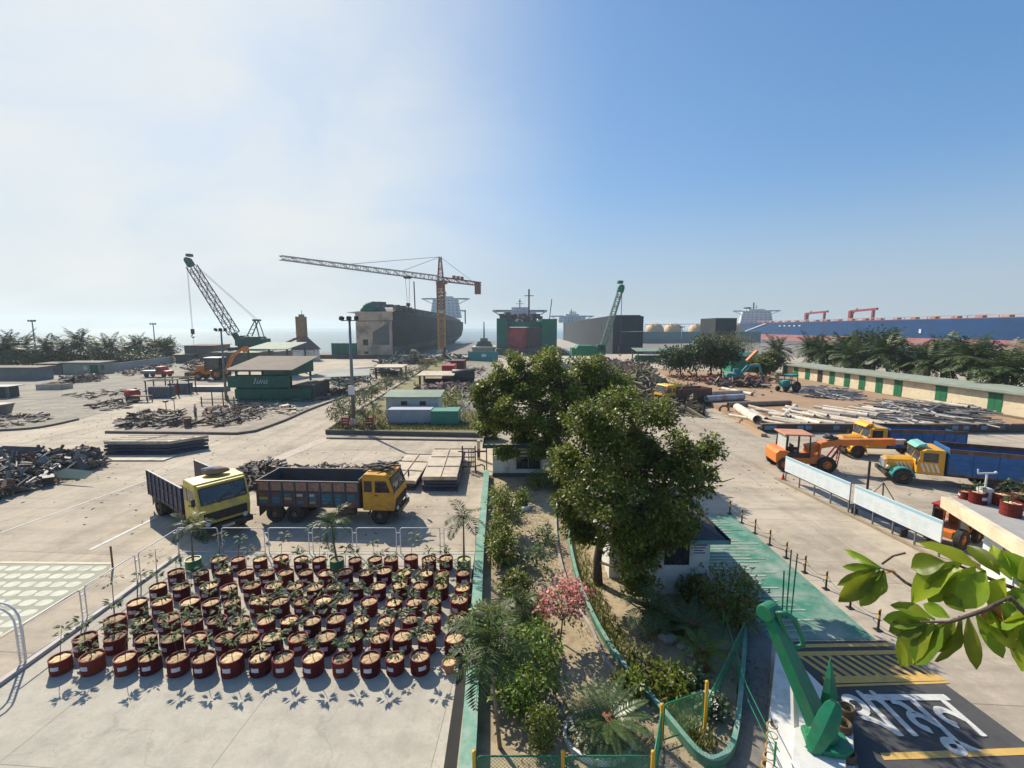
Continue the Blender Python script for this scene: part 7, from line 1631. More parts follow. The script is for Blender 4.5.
# ------------------------------------------------------------------ cutting shed (green) and neighbours
t = thing('cutting_shed', 'big dark green enclosed cutting shed with pale sloping roof beside the yard road', 'shed', (0, 0, 0))
x0, x1, y0, y1 = -38.1, -30.3, 61.8, 69.0
b = MB()
for x in (x0 + .3, (x0 + x1) / 2, x1 - .3):
    for y in (y0 + .3, y1 - .3): b.bx(x - .12, x + .12, y - .12, y + .12, 0, 4.4)
b.build('post', M_['shed'], t)
b = MB(); b.add([(x0 - .7, y0 - .8, 4.25), (x1 + .7, y0 - .8, 4.25), (x1 + .7, y1 + .8, 5.6), (x0 - .7, y1 + .8, 5.6), (x0 - .7, y0 - .8, 4.4), (x1 + .7, y0 - .8, 4.4), (x1 + .7, y1 + .8, 5.75), (x0 - .7, y1 + .8, 5.75)], [(3, 2, 1, 0), (4, 5, 6, 7), (0, 1, 5, 4), (1, 2, 6, 5), (2, 3, 7, 6), (3, 0, 4, 7)]); b.build('roof', M_['roofg'], t)
MB().prism([(y0, 3.5), (y1, 3.5), (y1, 5.5), (y0, 4.2)], x1 + .02, x1 + .1, 'x').build('gable_panel', M_['shed'], t)
pn = MB().bx(x0 - .5, x1 + .1, y0 - .5, y0 - .35, 1.95, 3.55).build('upper_panel', M_['shed'], t)
b = MB(); z = 2.5; xx = x0 + 3.0
for (dx, w_, h_, sl) in ((0, .16, .75, .3), (.28, .5, .13, .15), (.4, .14, .5, .2), (.75, .14, .5, .2), (1.0, .14, .5, .2), (1.3, .14, .5, .2), (1.65, .14, .55, .2), (1.3, .6, .12, .1)):
    b.add([(xx + dx, y0 - .51, z), (xx + dx + w_, y0 - .51, z), (xx + dx + w_ + sl, y0 - .51, z + h_), (xx + dx + sl, y0 - .51, z + h_)], [(0, 1, 2, 3)])
b.build('white_lettering', mat('letter_pale', (0.45, 0.55, 0.5), .6), pn)
MB().bx(x0 + .2, x1 + 2.8, y0 - .2, y0 - .05, .35, 1.75).build('lower_panel', M_['shed'], t)
MB().bx(x0 + .1, x1 - .1, y0 + .5, y0 + .7, 0, 3.6).build('back_panel', mat('shed_inner', (0.02, 0.04, 0.035), .9), t)
MB().bx(x1 + .1, x1 + 2.9, y0 + .2, y0 + 6, .3, 2.2).build('machine_body', mat('machine_dark', (0.03, 0.05, 0.05), .7, (.06, .05, .05), .5), t)
b = MB(); b.bx(x0 - .6, x1 + 3, y0 - .8, y0 - .6, .12, .3)
for k in range(9): b.bx(x0 - .5 + k * 1.45, x0 - .4 + k * 1.45, y0 - .75, y0 - .65, 0, .9)
b.build('kick_rail', M_['shed'], t)
b = MB(); b.add([(-29.4, 64, 2.9), (-22.5, 71.5, 2.5), (-24.5, 78, 3.0), (-29.2, 72, 3.4), (-29.4, 64, 2.98), (-22.5, 71.5, 2.58), (-24.5, 78, 3.08), (-29.2, 72, 3.48)], [(3, 2, 1, 0), (4, 5, 6, 7), (0, 1, 5, 4), (1, 2, 6, 5), (2, 3, 7, 6), (3, 0, 4, 7)])
aw = thing('awning', 'flat grey green awning on thin posts joined to the cutting shed side', 'awning', (0, 0, 0)); b.build('roof', mat('awning_grey', (0.22, 0.26, 0.24), .7, (.3, .28, .25), .6), aw)
for x, y in ((-22.9, 71.8), (-24.6, 77.2), (-26, 67.9)): MB().cyl((x, y, 0), (x, y, 2.6), .06, n=6).build('post', M_['dark'], aw)
def mono_shed(label, x, y, w_, d_, h0, h1, wallm, roofm, name='shed', open_=False, cat='shed', door=None):
    t = thing(name, label, cat, (x, y, 0))
    if open_:
        for px_ in (0, w_):
            for py_ in (0, d_): MB().bx(px_ - .15, px_ + .15, py_ - .15, py_ + .15, 0, h0).build('post', wallm, t)
        MB().bx(.2, w_ - .2, d_ * .6, d_ * .6 + .1, 0, h0 * .6).build('back_panel', wallm, t)
    else:
        MB().prism([(0, 0), (d_, 0), (d_, h1 - .02), (0, h0 - .02)], 0, w_, 'x').build('wall', wallm, t)
    b = MB(); b.add([(-.4, -.5, h0), (w_ + .4, -.5, h0), (w_ + .4, d_ + .4, h1), (-.4, d_ + .4, h1), (-.4, -.5, h0 + .14), (w_ + .4, -.5, h0 + .14), (w_ + .4, d_ + .4, h1 + .14), (-.4, d_ + .4, h1 + .14)], [(3, 2, 1, 0), (4, 5, 6, 7), (0, 1, 5, 4), (1, 2, 6, 5), (2, 3, 7, 6), (3, 0, 4, 7)]); b.build('roof', roofm, t)
    if door:
        for (dx, dw, dz0, dz1, m_) in door: MB().bx(dx, dx + dw, -.06, -.003, dz0, dz1).build('door' if dz0 < .3 else 'window', m_, t)
    return t
p0 = D(248, 349, 92.114); p1 = D(287, 349, 92.114)
mono_shed('open shed with pale green roof and dark green gable beyond the cutting shed', p0.x, 92.1, p1.x - p0.x, 8, p0.z - .1, p0.z + 1.0, M_['shed'], M_['palegreen'], open_=True)
# purple roofed house with brown tower
p = D(290, 350, 139.102); q = D(312, 350, 139.102); w_ = q.x - p.x
t = thing('hip_roofed_house', 'hut with steep purple brown roof at the sea edge, brown tower behind', 'house', (p.x, 139.1, 0)); MB().bx(.4, w_ - .4, .4, w_ - .4, 0, p.z).build('wall', M_['wall'], t)
b = MB(); z_ = p.z; b.add([(0, 0, z_), (w_, 0, z_), (w_, w_, z_), (0, w_, z_), (w_ * .45, w_ * .5, z_ + 4.2), (w_ * .55, w_ * .5, z_ + 4.2)], [(0, 1, 5, 4), (1, 2, 5), (2, 3, 4, 5), (3, 0, 4), (3, 2, 1, 0)]); b.build('roof', M_['purple'], t)
b = MB(); a1 = D(281, 345, 138.514); a2 = D(300, 337, 138.514); b.bar(a1 - V((p.x, 139.1, 0)), a2 - V((p.x, 139.1, 0)), 1.5, .4); b.build('red_ramp_roof', mat('roof_red', (0.32, 0.05, 0.05), .7), t)
p = D(296.5, 345, 146.15); q = D(303, 316.5, 146.15); w_ = q.x - p.x
t = thing('tower', 'tall brown square tower rising behind the purple roofed hut', 'tower', (p.x, 146.2, 0)); MB().bx(0, w_, 0, w_, 0, q.z).build('shaft', M_['brown'], t, bevel=.1); MB().bx(w_ * .3, w_ * .8, w_ * .3, w_ * .8, q.z, q.z + .7).build('cap', M_['brown'], t); MB().cyl((w_ * .6, w_ * .5, q.z + .7), (w_ * .6, w_ * .5, q.z + 2), .08, n=5).build('aerial', M_['dark'], t)
# left row of sheds
def at(px, py, Y): return D(px, py, Y)
def box_shed(label, pxl, pxr, pyt, Y, d_, wallm, roofm, door=None, cat='shed', name='shed', rise=.12):
    a = D(pxl, pyt, Y); c = D(pxr, pyt, Y); return mono_shed(label, a.x, Y, c.x - a.x, d_, max(1.5, a.z), max(1.5, a.z) + rise, wallm, roofm, name, cat=cat, door=door)
m_bluegrey = mat('sheet_bluegrey', (0.16, 0.18, 0.2), .6, (.12, .13, .15), .8, dirt=(.2, .17, .14), dscale=.5)
box_shed('grey sheet walled shed at the frame edge on the sea side', -20, 37, 368, 87.4, 3, m_bluegrey, M_['roofg'])
sh = box_shed('low pale green shed with dark green door on the sea side', 62, 100, 363, 99.2, 3.5, mat('shed_palegreen', (0.33, 0.36, 0.28), .8, (.24, .27, .21), .6), M_['slate'], [(6.0, 1.8, .1, 2.0, M_['shed']), (8.3, .8, .9, 1.9, M_['shed']), (4.6, .8, .9, 1.8, M_['wall'])])
box_shed('patched dark shed between the grey shed and the pale green one', 38, 61, 364, 99.2, 3, mat('sheet_dark', (0.1, 0.11, 0.11), .8, (.16, .15, .13), .5), M_['roofg'])
box_shed('brown sheet hut with flat rusty roof near the crane', 184, 213, 346, 132, 8, mat('sheet_brown', (0.18, 0.15, 0.13), .8, (.12, .1, .09), .5), M_['rust'], rise=.2)
box_shed('dark shed with olive lean-to roof beside the brown hut', 175, 192, 355, 129.7, 7, mat('sheet_olive', (0.08, 0.1, 0.09), .8, (.06, .07, .07), .5), mat('roof_olive', (0.24, 0.24, 0.14), .8, (.18, .18, .1), .5), rise=.9)
box_shed('grey shed crowded with stored sheets by the crawler crane', 222, 258, 353, 108.6, 7, M_['roofg'], M_['palegreen'], rise=.3)
p = G(44, 398); MB_ = None
t = thing('storage_bin', 'low concrete bin filled with tan rubble before the patched shed', 'bin', (*G2(55, 389), 0), R(6)); b = MB(); b.bx(-2, 2, -1, -.85, 0, .9); b.bx(-2, -1.85, -.84, 1, 0, .9); b.bx(1.85, 2, -.84, 1, 0, .9); b.build('bin_wall', M_['plate'], t); MB().sph((0, .1, .5), (1.8, .9, .8), 10, 6, .12).build('rubble', mat('rubble_tan', (0.36, 0.25, 0.15), .9, (.25, .18, .11), 2), t)
a = G(112, 372); c = G(174, 363)
w = kerb('site_wall', [(a.x, a.y), (c.x, c.y)], .2, 1.9, mat('site_wall_pale', (0.36, 0.38, 0.38), .85, (.27, .29, .29), .5)); tag(w, 'long pale boundary wall below the green scrub on the sea side', 'boundary wall')
# small cabin at left edge and a skip
p = G(12, 398); t = thing('guard_cabin', 'small dark cabin with overhanging blue grey roof at the frame edge', 'cabin', (p.x - 2.0, p.y, 0), R(4), sc=.8)
MB().bx(-2.2, 1.6, 0, 2.2, 0, 2.0).build('wall', mat('cabin_dark', (0.04, 0.05, 0.055), .7), t); MB().bx(-2.6, 2.3, -.5, 2.6, 2.0, 2.12).build('roof', mat('cabin_roof', (0.2, 0.25, 0.27), .6, (.15, .2, .22), 1), t)
for x in (1.9, 2.2): MB().bx(x - .06, x + .06, -.4, -.28, 0, 2.0).build('post', M_['mast'], t)
p = G(5, 417); t = thing('skip', 'dark steel skip with sloping end on the cement yard at the frame edge', 'skip', (p.x - 1.6, p.y, 0), sc=.85); MB().prism([(-3.2, 0.3), (.6, .1), (1.25, 1.6), (-3.2, 1.5)], 0, 2.0, 'y').build('hopper', m_bluegrey, t, bevel=.03); MB().bx(-3.2, 1.3, -.05, 2.05, 1.5, 1.62).build('rim', M_['plate'], t)
# gas bottle cages and red tanks
def cage(label, px, py, Y_w=2.9):
    p = G(px, py); t = thing('bottle_cage', label, 'cage', (p.x, p.y, 0), R(3), 'gas bottle cages on the yard')
    b = MB()
    for x in (-1.7, 1.7):
        for y in (0, 1.6): b.bar((x, y, 0), (x, y, 2.5), .12)
    for y in (0, 1.6): b.bar((-1.9, y, 2.5), (1.9, y, 2.5), .12)
    for x in (-1.7, 1.7): b.bar((x, 0, 2.5), (x, 1.6, 2.5), .12)
    b.build('frame', M_['dark'], t)
    b = MB()
    for i in range(11):
        for j in range(4): b.cyl((-1.4 + i * .28, .15 + j * .35, .05), (-1.4 + i * .28, .15 + j * .35, 1.6), .12, n=8)
    b.build('gas_bottles', m_bluegrey, t)
cage('dark cage packed with grey gas bottles, with the red drum tank at its left', 159, 398); cage('second dark cage packed with grey gas bottles, beyond the red box', 178, 394)
def tank(label, px, py, r, l, m, rz=0): 
    p = G(px, py); t = thing('red_tank', label, 'tank', (p.x, p.y, 0), rz); b = MB(); b.tube([(-l / 2, 0, r + .3), (-l / 2 + .15, 0, r + .3), (l / 2 - .15, 0, r + .3), (l / 2, 0, r + .3)], [r * .7, r, r, r * .7], 14); b.build('tank_body', m, t, True)
    for x in (-l * .3, l * .3): MB().bx(x - .1, x + .1, -r * .8, r * .8, 0, .5).build('leg', M_['dark'], t)
tank('red drum tank standing on the yard before the gas bottle cages', 133, 400, .6, 1.7, M_['bright_red'])
p = G(172, 394); t = thing('red_box', 'red steel box between the two gas bottle cages', 'box', (p.x, p.y, 0)); MB().bx(-1, 1, 0, 1.2, 0, 1.2).build('body', M_['bright_red'], t, bevel=.04); MB().bx(-1.05, 1.05, -.05, 1.25, 1.2, 1.28).build('lid', M_['bright_red'], t)
p = G(142, 402); t = thing('trailer_frame', 'rusty table like frame beside the red drum tank', 'frame', (p.x, p.y, 0)); MB().bx(-1.2, 1.2, -.5, .5, .8, .9).build('top', M_['rust'], t)
for x in (-1.1, 1.1):
    for y in (-.4, .4): MB().bx(x - .05, x + .05, y - .05, y + .05, 0, .8).build('leg', M_['rust'], t)
p = G(160, 377); t = thing('pickup_truck', 'small red and grey pickup parked before the pale boundary wall', 'truck', (p.x, p.y, 0), R(5), sc=1.15)
MB().bx(-2.6, -.2, -.9, .9, .6, 1.2).build('load_bed', M_['mast'], t); MB().prism([(-.1, .5), (1.9, .5), (1.9, 1.1), (1.2, 1.2), (.8, 1.9), (-.1, 1.9)], -.9, .9, 'y').build('cab', M_['bright_red'], t, bevel=.05); MB().bx(.1, .8, -.92, -.901, 1.25, 1.75).build('window', M_['glass'], t)
for x in (-1.7, 1.2):
    for s in (-1, 1): wheel(t, x, s * .8, .4, .22, s)
p = G(212, 391); o = MB().bx(-4.5, 4.5, -.8, .8, 0, .8).build('steel_block', m_bluegrey, None, loc=(p.x - 2, p.y, 0), bevel=.05); tag(o, 'long low grey steel block lying near the orange backhoe loader', 'steel block')
t = thing('pipe_barrier', 'rusty pipe work barrier beside the left end of the cutting shed', 'barrier', (*G2(222, 406), 0)); b = MB()
for x in (-2.6, -1.2, .2, 1.6): b.cyl((x, 0, 0), (x, 0, 1.2 + .6 * (x > -1.5 and x < 1)), .07, n=6)
for z in (.4, .9): b.cyl((-2.8, 0, z), (1.8, 0, z), .05, n=6)
b.build('rail', M_['rust'], t)

# person ------------------------------------------------------------
def person(label, x, y, rz, h=1.68):
    me = bpy.data.meshes.new('person'); J = [(0, 0, .92), (0, 0, 1.15), (0, 0, 1.38), (0, 0, 1.5), (0, 0.02, 1.62), (.1, 0, .88), (.12, .03, .48), (.12, -.02, .06), (.12, .12, .04), (-.1, 0, .88), (-.13, .0, .48), (-.14, -.04, .06), (-.14, .1, .04), (.2, 0, 1.38), (.25, -.02, 1.1), (.24, .1, .88), (-.2, 0, 1.38), (-.26, -.03, 1.1), (-.22, .08, .9)]
    E_ = [(0, 1), (1, 2), (2, 3), (3, 4), (0, 5), (5, 6), (6, 7), (7, 8), (0, 9), (9, 10), (10, 11), (11, 12), (2, 13), (13, 14), (14, 15), (2, 16), (16, 17), (17, 18)]
    rad = [.15, .13, .16, .06, .1, .1, .07, .05, .04, .1, .07, .05, .04, .07, .05, .035, .07, .05, .035]
    me.from_pydata(J, E_, []); o = bpy.data.objects.new('person', me); COL.objects.link(o)
    o.modifiers.new('skin', 'SKIN'); sv = me.skin_vertices[0].data
    for i, r in enumerate(rad): sv[i].radius = (r, r * .8)
    sv[0].use_root = True
    o.modifiers.new('sub', 'SUBSURF').levels = 1
    m = bpy.data.materials.new('clothed_body'); m.use_nodes = True; nt = m.node_tree; g = nt.nodes.new('ShaderNodeTexCoord'); sx = nt.nodes.new('ShaderNodeSeparateXYZ'); r = nt.nodes.new('ShaderNodeValToRGB'); r.color_ramp.interpolation = 'CONSTANT'
    nt.links.new(g.outputs['Object'], sx.inputs[0]); dv = nt.nodes.new('ShaderNodeMath'); dv.operation = 'DIVIDE'; dv.inputs[1].default_value = 1.8; nt.links.new(sx.outputs['Z'], dv.inputs[0]); nt.links.new(dv.outputs[0], r.inputs[0]); nt.links.new(r.outputs[0], nt.nodes['Principled BSDF'].inputs['Base Color'])
    e = r.color_ramp.elements; e[0].color = (.03, .03, .03, 1); e[1].position = .045; e[1].color = (.09, .08, .08, 1)
    for pz, cc in ((.53, (.28, .25, .24)), (.82, (.25, .14, .09)), (.93, (.02, .015, .012))): q = e.new(pz); q.color = (*cc, 1)
    me.materials.append(m); o.location = (x, y, 0); o.rotation_euler = (0, 0, rz); tag(o, label, 'person')
    MB().sph((0, -.01, 1.7), (.1, .105, .07), 10, 6).build('hair', M_['hair'], o, True)
    return o
p = G(196, 420); person('person in pale shirt and dark trousers standing between the two scrap heaps', p.x, p.y, 2.6)
o = MB().lathe([(.3, 0), (.31, .02), (.31, .45), (.33, .47), (.31, .5), (.31, .9), (.001, .88)], 14).build('oil_drum', M_['rust'], None, loc=(*G2(188, 427), .012)); tag(o, 'brown oil drum standing beside the person by the scrap heap', 'drum')
for i, (px, py, s) in enumerate(((167, 417, 'near'), (175, 413, 'far'))):
    p = G(px, py); t = thing('work_lamp', f'round headed work lamp on a thin stand over the scrap, the {s} one of two', 'lamp', (p.x, p.y, 0)); MB().cyl((0, 0, 0), (0, 0, 1.7), .04, n=6).build('stand', M_['dark'], t); MB().sph((0, 0, 1.8), (.3, .3, .14), 10, 6).build('lamp_head', M_['dark'], t)

# light masts -------------------------------------------------------
def mast(label, px, pyb, pyt, Y=None, head='cluster', z=0.0):
    if Y is None: p = G(px, pyb, z); Y = p.y
    q = D(px, pyt, Y); x = D(px, pyb, Y).x
    h = q.z; t = thing('light_mast', label, 'light mast', (x, Y, z), 0); h -= z
    MB().tube([(0, 0, 0), (0, 0, h)], [.016 * h + .04, .007 * h + .03], 10).build('pole', M_['mast'], t, True)
    s = max(.6, h * .075); b = MB(); b.bar((-s, 0, h - .15), (s, 0, h - .15), .09); b.bar((0, -s * .6, h - .15), (0, s * .6, h - .15), .09)
    b.build('cross_arm', M_['mast'], t)
    for k in (-1, 0, 1): MB().box((k * s * .9, -.12, h + .05), (s * .5, .3, s * .42), (R(-25), 0, R(k * 25))).build('floodlight', M_['dark'], t)
    return t
m1 = mast('tall grey floodlight mast with white box standing on the planted strip corner', 354, 426, 319, z=.3)
b = MB().bx(-.3, .3, -.35, -.18, 3.2, 4.1).build('control_box', M_['white'], m1); MB().bx(-.25, .25, -.2, .2, .0, .8).build('base_block', M_['wall'], m1)
MB().cyl((-.12, 0, 7.6), (-.12, 0, 9.4), .02, n=5).build('lightning_rod', M_['mast'], m1)
mast('thin floodlight mast among the shore palms at the frame edge', 38.5, 372, 321, 118)
mast('thin floodlight mast among the shore palms near the crane hook', 156.5, 360, 324, 139)
mast('thin dark pole mast standing beside the cutting shed', 226.5, 402, 330, 62.7)
mast('distant floodlight mast on the beach before the domed ship', 681, 353, 327, 165)
for i, px in enumerate((345, 369)):
    p = G(px, 428, .3); t = thing('red_cabinet', f'red fire equipment cabinet with white lines on the {"mast" if i == 0 else "office"} side of the strip corner', 'cabinet', (p.x, p.y, .3)); MB().bx(-.35, .35, 0, .3, .25, 1.05).build('cabinet_body', M_['bright_red'], t, bevel=.02)
    b = MB()
    for z in (.5, .75): b.bx(-.28, .28, -.006, -.002, z, z + .07)
    b.build('white_line', M_['white'], t)
    for x in (-.3, .3): MB().bx(x - .03, x + .03, .1, .16, 0, .25).build('leg', M_['dark'], t)
# site office ---------------------------------------------------------
t = thing('site_office', 'white sheet metal site office with pale green roof on the planted strip', 'site office', (0, 0, 0))
zz_ = .3
MB().bx(-13.5, -7.9, 48.2, 50.8, zz_, 2.68).build('wall', mat('sheet_white', (0.56, 0.58, 0.55), .7, (.46, .48, .45), 1, dirt=(.36, .36, .33), dscale=1), t)
b = MB(); b.add([(-13.8, 47.8, 2.62), (-7.6, 47.8, 2.62), (-7.6, 51.2, 2.95), (-13.8, 51.2, 2.95), (-13.8, 47.8, 2.72), (-7.6, 47.8, 2.72), (-7.6, 51.2, 3.05), (-13.8, 51.2, 3.05)], [(3, 2, 1, 0), (4, 5, 6, 7), (0, 1, 5, 4), (1, 2, 6, 5), (2, 3, 7, 6), (3, 0, 4, 7)]); b.build('roof', M_['palegreen'], t)
for x in (-11.9, -9.9):
    w = MB().bx(x, x + .65, 48.15, 48.197, 1.75, 2.2).build('window', M_['dark'], t); MB().bx(x - .06, x + .71, 48.11, 48.148, 1.68, 1.745).build('sill', M_['wall'], w)
b = MB()
for k in range(12): b.bx(-13.5 + k * .49, -13.46 + k * .49, 48.16, 48.19, zz_, 2.6)
b.build('sheet_joint', M_['wall'], t)
MB().bx(-8.6, -8.05, 47.9, 48.19, 1.5, 1.95).build('air_conditioner', M_['wall'], t)
t = thing('container', 'pale blue grey storage container in front of the site office', 'container', (-12.6, 45.361, .3)); MB().bx(0, 4.4, 0, 2.2, .1, 1.5).build('body', mat('cont_blue', (0.38, 0.42, 0.46), .6, (.3, .34, .38), 1), t)
b = MB()
for k in range(18): b.bx(.1 + k * .245, .18 + k * .245, -.03, -.002, .2, 1.42)
b.build('corrugation', MATS['cont_blue'], t); MB().bx(0, 4.4, -.04, -.003, -.05, .1).build('base_rail', M_['mast'], t)
t = thing('container', 'sea green low container beside the pale blue grey one', 'container', (-8.1, 44.773, .3)); MB().bx(0, 2.7, 0, 2.4, .05, 1.45).build('body', mat('cont_green', (0.07, 0.27, 0.2), .6, (.05, .2, .15), 1), t)
b = MB()
for k in range(11): b.bx(.1 + k * .245, .18 + k * .245, -.03, -.002, .1, 1.38)
b.build('corrugation', MATS['cont_green'], t)
# containers and objects in the middle yard
def box_cont(label, x, y, l, w_, h, m, rz=0):
    t = thing('container', label, 'container', (x, y, .3), rz); MB().bx(0, l, 0, w_, 0, h).build('body', m, t); b = MB()
    for k in range(int(l / .4)): b.bx(.1 + k * .4, .25 + k * .4, -.05, -.003, .1, h - .1)
    b.build('corrugation', m, t)
p = D(440, 380, 85.065); box_cont('bright red container end on in the middle yard', p.x, 87.4, 2.3, 5, 2.5, M_['bright_red']); p = D(449, 378, 96.812); box_cont('dark red container behind the bright red one', p.x, 99.2, 3.0, 5, 2.6, mat('cont_dkred', (0.14, 0.03, 0.03), .6))
p = D(420, 385, 78.017); mono_shed('low white roofed open shed in the middle yard', p.x, 78, 5.5, 4, 1.8, 2.1, M_['dark'], M_['plate'], open_=True)
p = D(376, 374, 89.764); mono_shed('small grey canopy with red box on the road side yard', p.x, 89.8, 5, 4, 2.2, 2.4, M_['dark'], M_['plate'], open_=True)
tank('black tank with pale end lying in the middle yard', 463, 384, 1.2, 4.0, M_['dark'], R(20))
# green screens / barge at the yard end
p = D(468, 362, 136.752); q = D(498, 362, 136.752); t = thing('screen_fence', 'teal green sheet screen at the yard end below the tug', 'screen', (p.x, 136.8, 0)); MB().bx(0, q.x - p.x, 0, .3, 0, 3.0).build('panel', M_['teal'], t); MB().bx((q.x - p.x) * .45, (q.x - p.x) * .6, -.03, -.003, 1.4, 2.2).build('white_mark', M_['white'], t)
for k in range(4): MB().bx((q.x - p.x) * k / 3.2, (q.x - p.x) * k / 3.2 + .2, .3, .5, 0, 3.2).build('post', M_['shed'], t)
p = D(332, 355, 150.849); q = D(357, 355, 150.849); t = thing('screen_fence', 'green sheet screen standing at the cut bow of the black ship', 'screen', (p.x, 150.8, 0)); MB().bx(0, q.x - p.x, 0, .3, 0, 5.0).build('panel', M_['hullg'], t)
for k in range(5): MB().bx((q.x - p.x) * k / 4.1, (q.x - p.x) * k / 4.1 + .25, -.2, 0, 0, 5.1).build('post', M_['shed'], t)
w = MB().bx(-78, -38, 148.5, 149.5, 0, 1.3).build('quay_wall', mat('quay_dark', (0.07, 0.055, 0.05), .9, (.12, .09, .08), .3)); tag(w, 'long dark low quay wall along the sea end of the road', 'quay wall')
p = D(430, 352, 132.053)
heap('tangle of cut steel and green plates at the crane foot', [(-38, 127.4), (-14, 127.4), (-14, 143.8), (-40, 143.8)], 260, 2.2, 2.2, mat('green_scrap', (0.14, 0.2, 0.17), .8, (.08, .1, .09), .4, island=.5), .5)
p = D(425, 355, 122.656); excavator('small tan excavator at the foot of the tower crane', (p.x, 122.7, 0), R(150), M_['brown'], 1.0)
# sheds near the right beach
mono_shed('long low green roofed shed on the beach edge before the domed ship', D(638, 352, 132.053).x, 132, 13.5, 6, 3.2, 3.9, M_['shed'], M_['palegreen'], open_=True)
mono_shed('pale roofed shed behind the big tree crown, beside the green crawler crane', D(556, 362, 108.559).x, 108.6, 11.0, 8, 1.6, 2.7, M_['wall'], mat('roof_cream', (0.5, 0.47, 0.38), .8, (.42, .4, .33), .5))
mono_shed('dark green hut with bright green wall among the grove trees', D(731, 362, 101.511).x, 101.5, 7, 4, 3.6, 4.2, mat('hut_green', (0.02, 0.25, 0.16), .6), M_['shed'])
b = MB().bar(D(747, 361, 96.812), D(757, 351, 96.812), .9, .5); tag(b.build('conveyor', M_['hydra']), 'orange slanting conveyor arm rising from the grove', 'conveyor')
o = MB().bx(0, 3.2, 0, 3, 0, 4.0).build('dark_block', M_['hullb'], None, loc=(D(686, 353, 159.072).x, 159, 0)); tag(o, 'dark upright steel block by the floodlight mast on the beach', 'steel block')
for i in range(2):
    p = D(664 + i * 6, 357, 127.355); sh = MB().sph((0, 0, .7), (.8, .8, .7), 8, 6).build('white_tank', M_['white'], None, True, loc=(p.x, 127.4, 0)); tag(sh, f'white round tank beside the green roofed shed, the {"nearer" if i == 0 else "farther"} to it', 'tank')

# ------------------------------------------------------------------ crawler cranes
def crawler_crane(label, loc, rz, L, ang, gantry=True, boomm=None, hookdrop=None, sc=1.0, bodyz=0):
    """boom toward +x"""
    t = thing('crawler_crane', label, 'crane', loc, rz, sc=sc); g = (M_['crgreen'] if gantry else M_['green'])
    for s in (-1, 1):
        pts = [(-2.6, .5), (-2.2, .1), (2.2, .1), (2.6, .5), (2.2, .95), (-2.2, .95)]; MB().prism(pts, s * 1.7 - .4, s * 1.7 + .4, 'y').build('track', M_['dark'], t)
    MB().bx(-1, 1, -1.3, 1.3, .6, 1.2).build('undercarriage', g, t)
    MB().prism([(-3.6, 1.2), (1.4, 1.2), (1.4, 2.3), (-.5, 3.0), (-3.2, 3.0), (-3.8, 2.2)], -1.5, 1.5, 'y').build('house', g, t, bevel=.1)
    c = MB().prism([(.2, 1.3), (1.7, 1.3), (1.8, 2.4), (1.5, 3.2), (.2, 3.2)], -1.55, -.6, 'y').build('cab', g, t, bevel=.05); MB().bx(.4, 1.5, -1.575, -1.555, 2.2, 3.0).build('window', M_['glass'], c)
    MB().bx(-4.2, -3.65, -1.4, 1.4, 1.3, 2.6).build('counterweight', g, t, bevel=.08)
    ca, sa_ = math.cos(ang), math.sin(ang); f = V((1.2, 0, 1.7)); tip = f + V((ca, 0, sa_)) * L
    b = MB(); m1_ = f + V((ca, 0, sa_)) * (L * .12); m2_ = f + V((ca, 0, sa_)) * (L * .93)
    up = (-sa_, 0, ca)
    b.lattice(m1_, m2_, (2.0 if gantry else 1.25) / sc, (1.8 if gantry else 1.1) / sc, 11, .075, .042, up); b.build('boom', boomm or M_['lattm'], t)
    b = MB(); b.bar(f, m1_, .7, .9); b.build('boom_foot', g, t)
    b = MB(); b.bar(m2_, tip, .9, 1.1); b.cyl(tip + V((0, -.5, 0)), tip + V((0, .5, 0)), .5, n=12); b.box(tip + V((-ca * .8, 0, .9)), (.9, .9, .5)); b.build('boom_head', g, t)
    if gantry:
        b = MB(); T = V((-2.4, 0, 6.2))
        for y in (-.9, .9): b.bar((-.6, y, 2.8), T + V((0, y * .7, 0)), .16); b.bar((-3.2, y, 2.8), T + V((0, y * .7, 0)), .16)
        for k in range(3): z = 3.6 + k * .8; b.bar((-1.0 - k * .4, -.8, z), (-1.0 - k * .4, .8, z), .1)
        b.box(T, (.9, 1.6, .35)); b.build('gantry', g, t)
        b = MB()
        for y in (-.35, .35): b.cyl(T + V((0, y, .1)), tip + V((0, y * .8, .3)), .03, n=4)
        b.build('pendant_line', M_['lattm'], t)
    if hookdrop:
        b = MB(); e = tip + V((ca * .5, 0, -.3))
        for y in (-.12, .12): b.cyl(e + V((0, y, 0)), e + V((0, y, -hookdrop)), .03, n=4)
        b.build('hoist_cable', M_['lattm'], t)
        b = MB(); b.box(e - V((0, 0, hookdrop + .5)), (.5, .4, 1.0)); b.tube([e - V((0, 0, hookdrop + 1)), e - V((-.3, 0, hookdrop + 1.4)), e - V((0, 0, hookdrop + 1.8)), e - V((.25, 0, hookdrop + 1.5))], .1, 6); b.build('hook_block', M_['dark'], t)
        MB().cyl(e - V((0, 0, hookdrop + 1.8)), e - V((0, 0, hookdrop + 8.5)), .025, n=4).build('tag_line', M_['lattm'], t)
    return t
Yc = 118.0
pb = D(240, 338, Yc); tip_ = D(183, 261, Yc); base = D(246, 340, Yc)
ft = D(226, 329, Yc)
v_ = tip_ - V((pb.x - 1.2, Yc, pb.z)); L = V((tip_.x - ft.x, 0, tip_.z - ft.z)).length; an_ = math.atan2(tip_.z - ft.z, ft.x - tip_.x)
crawler_crane('dark green crawler crane with long lattice boom and hanging hook beyond the sheds', (base.x, Yc, base.z - 3.0), PI, (L + 4.4) / 1.3, an_, True, None, 13, 1.3)
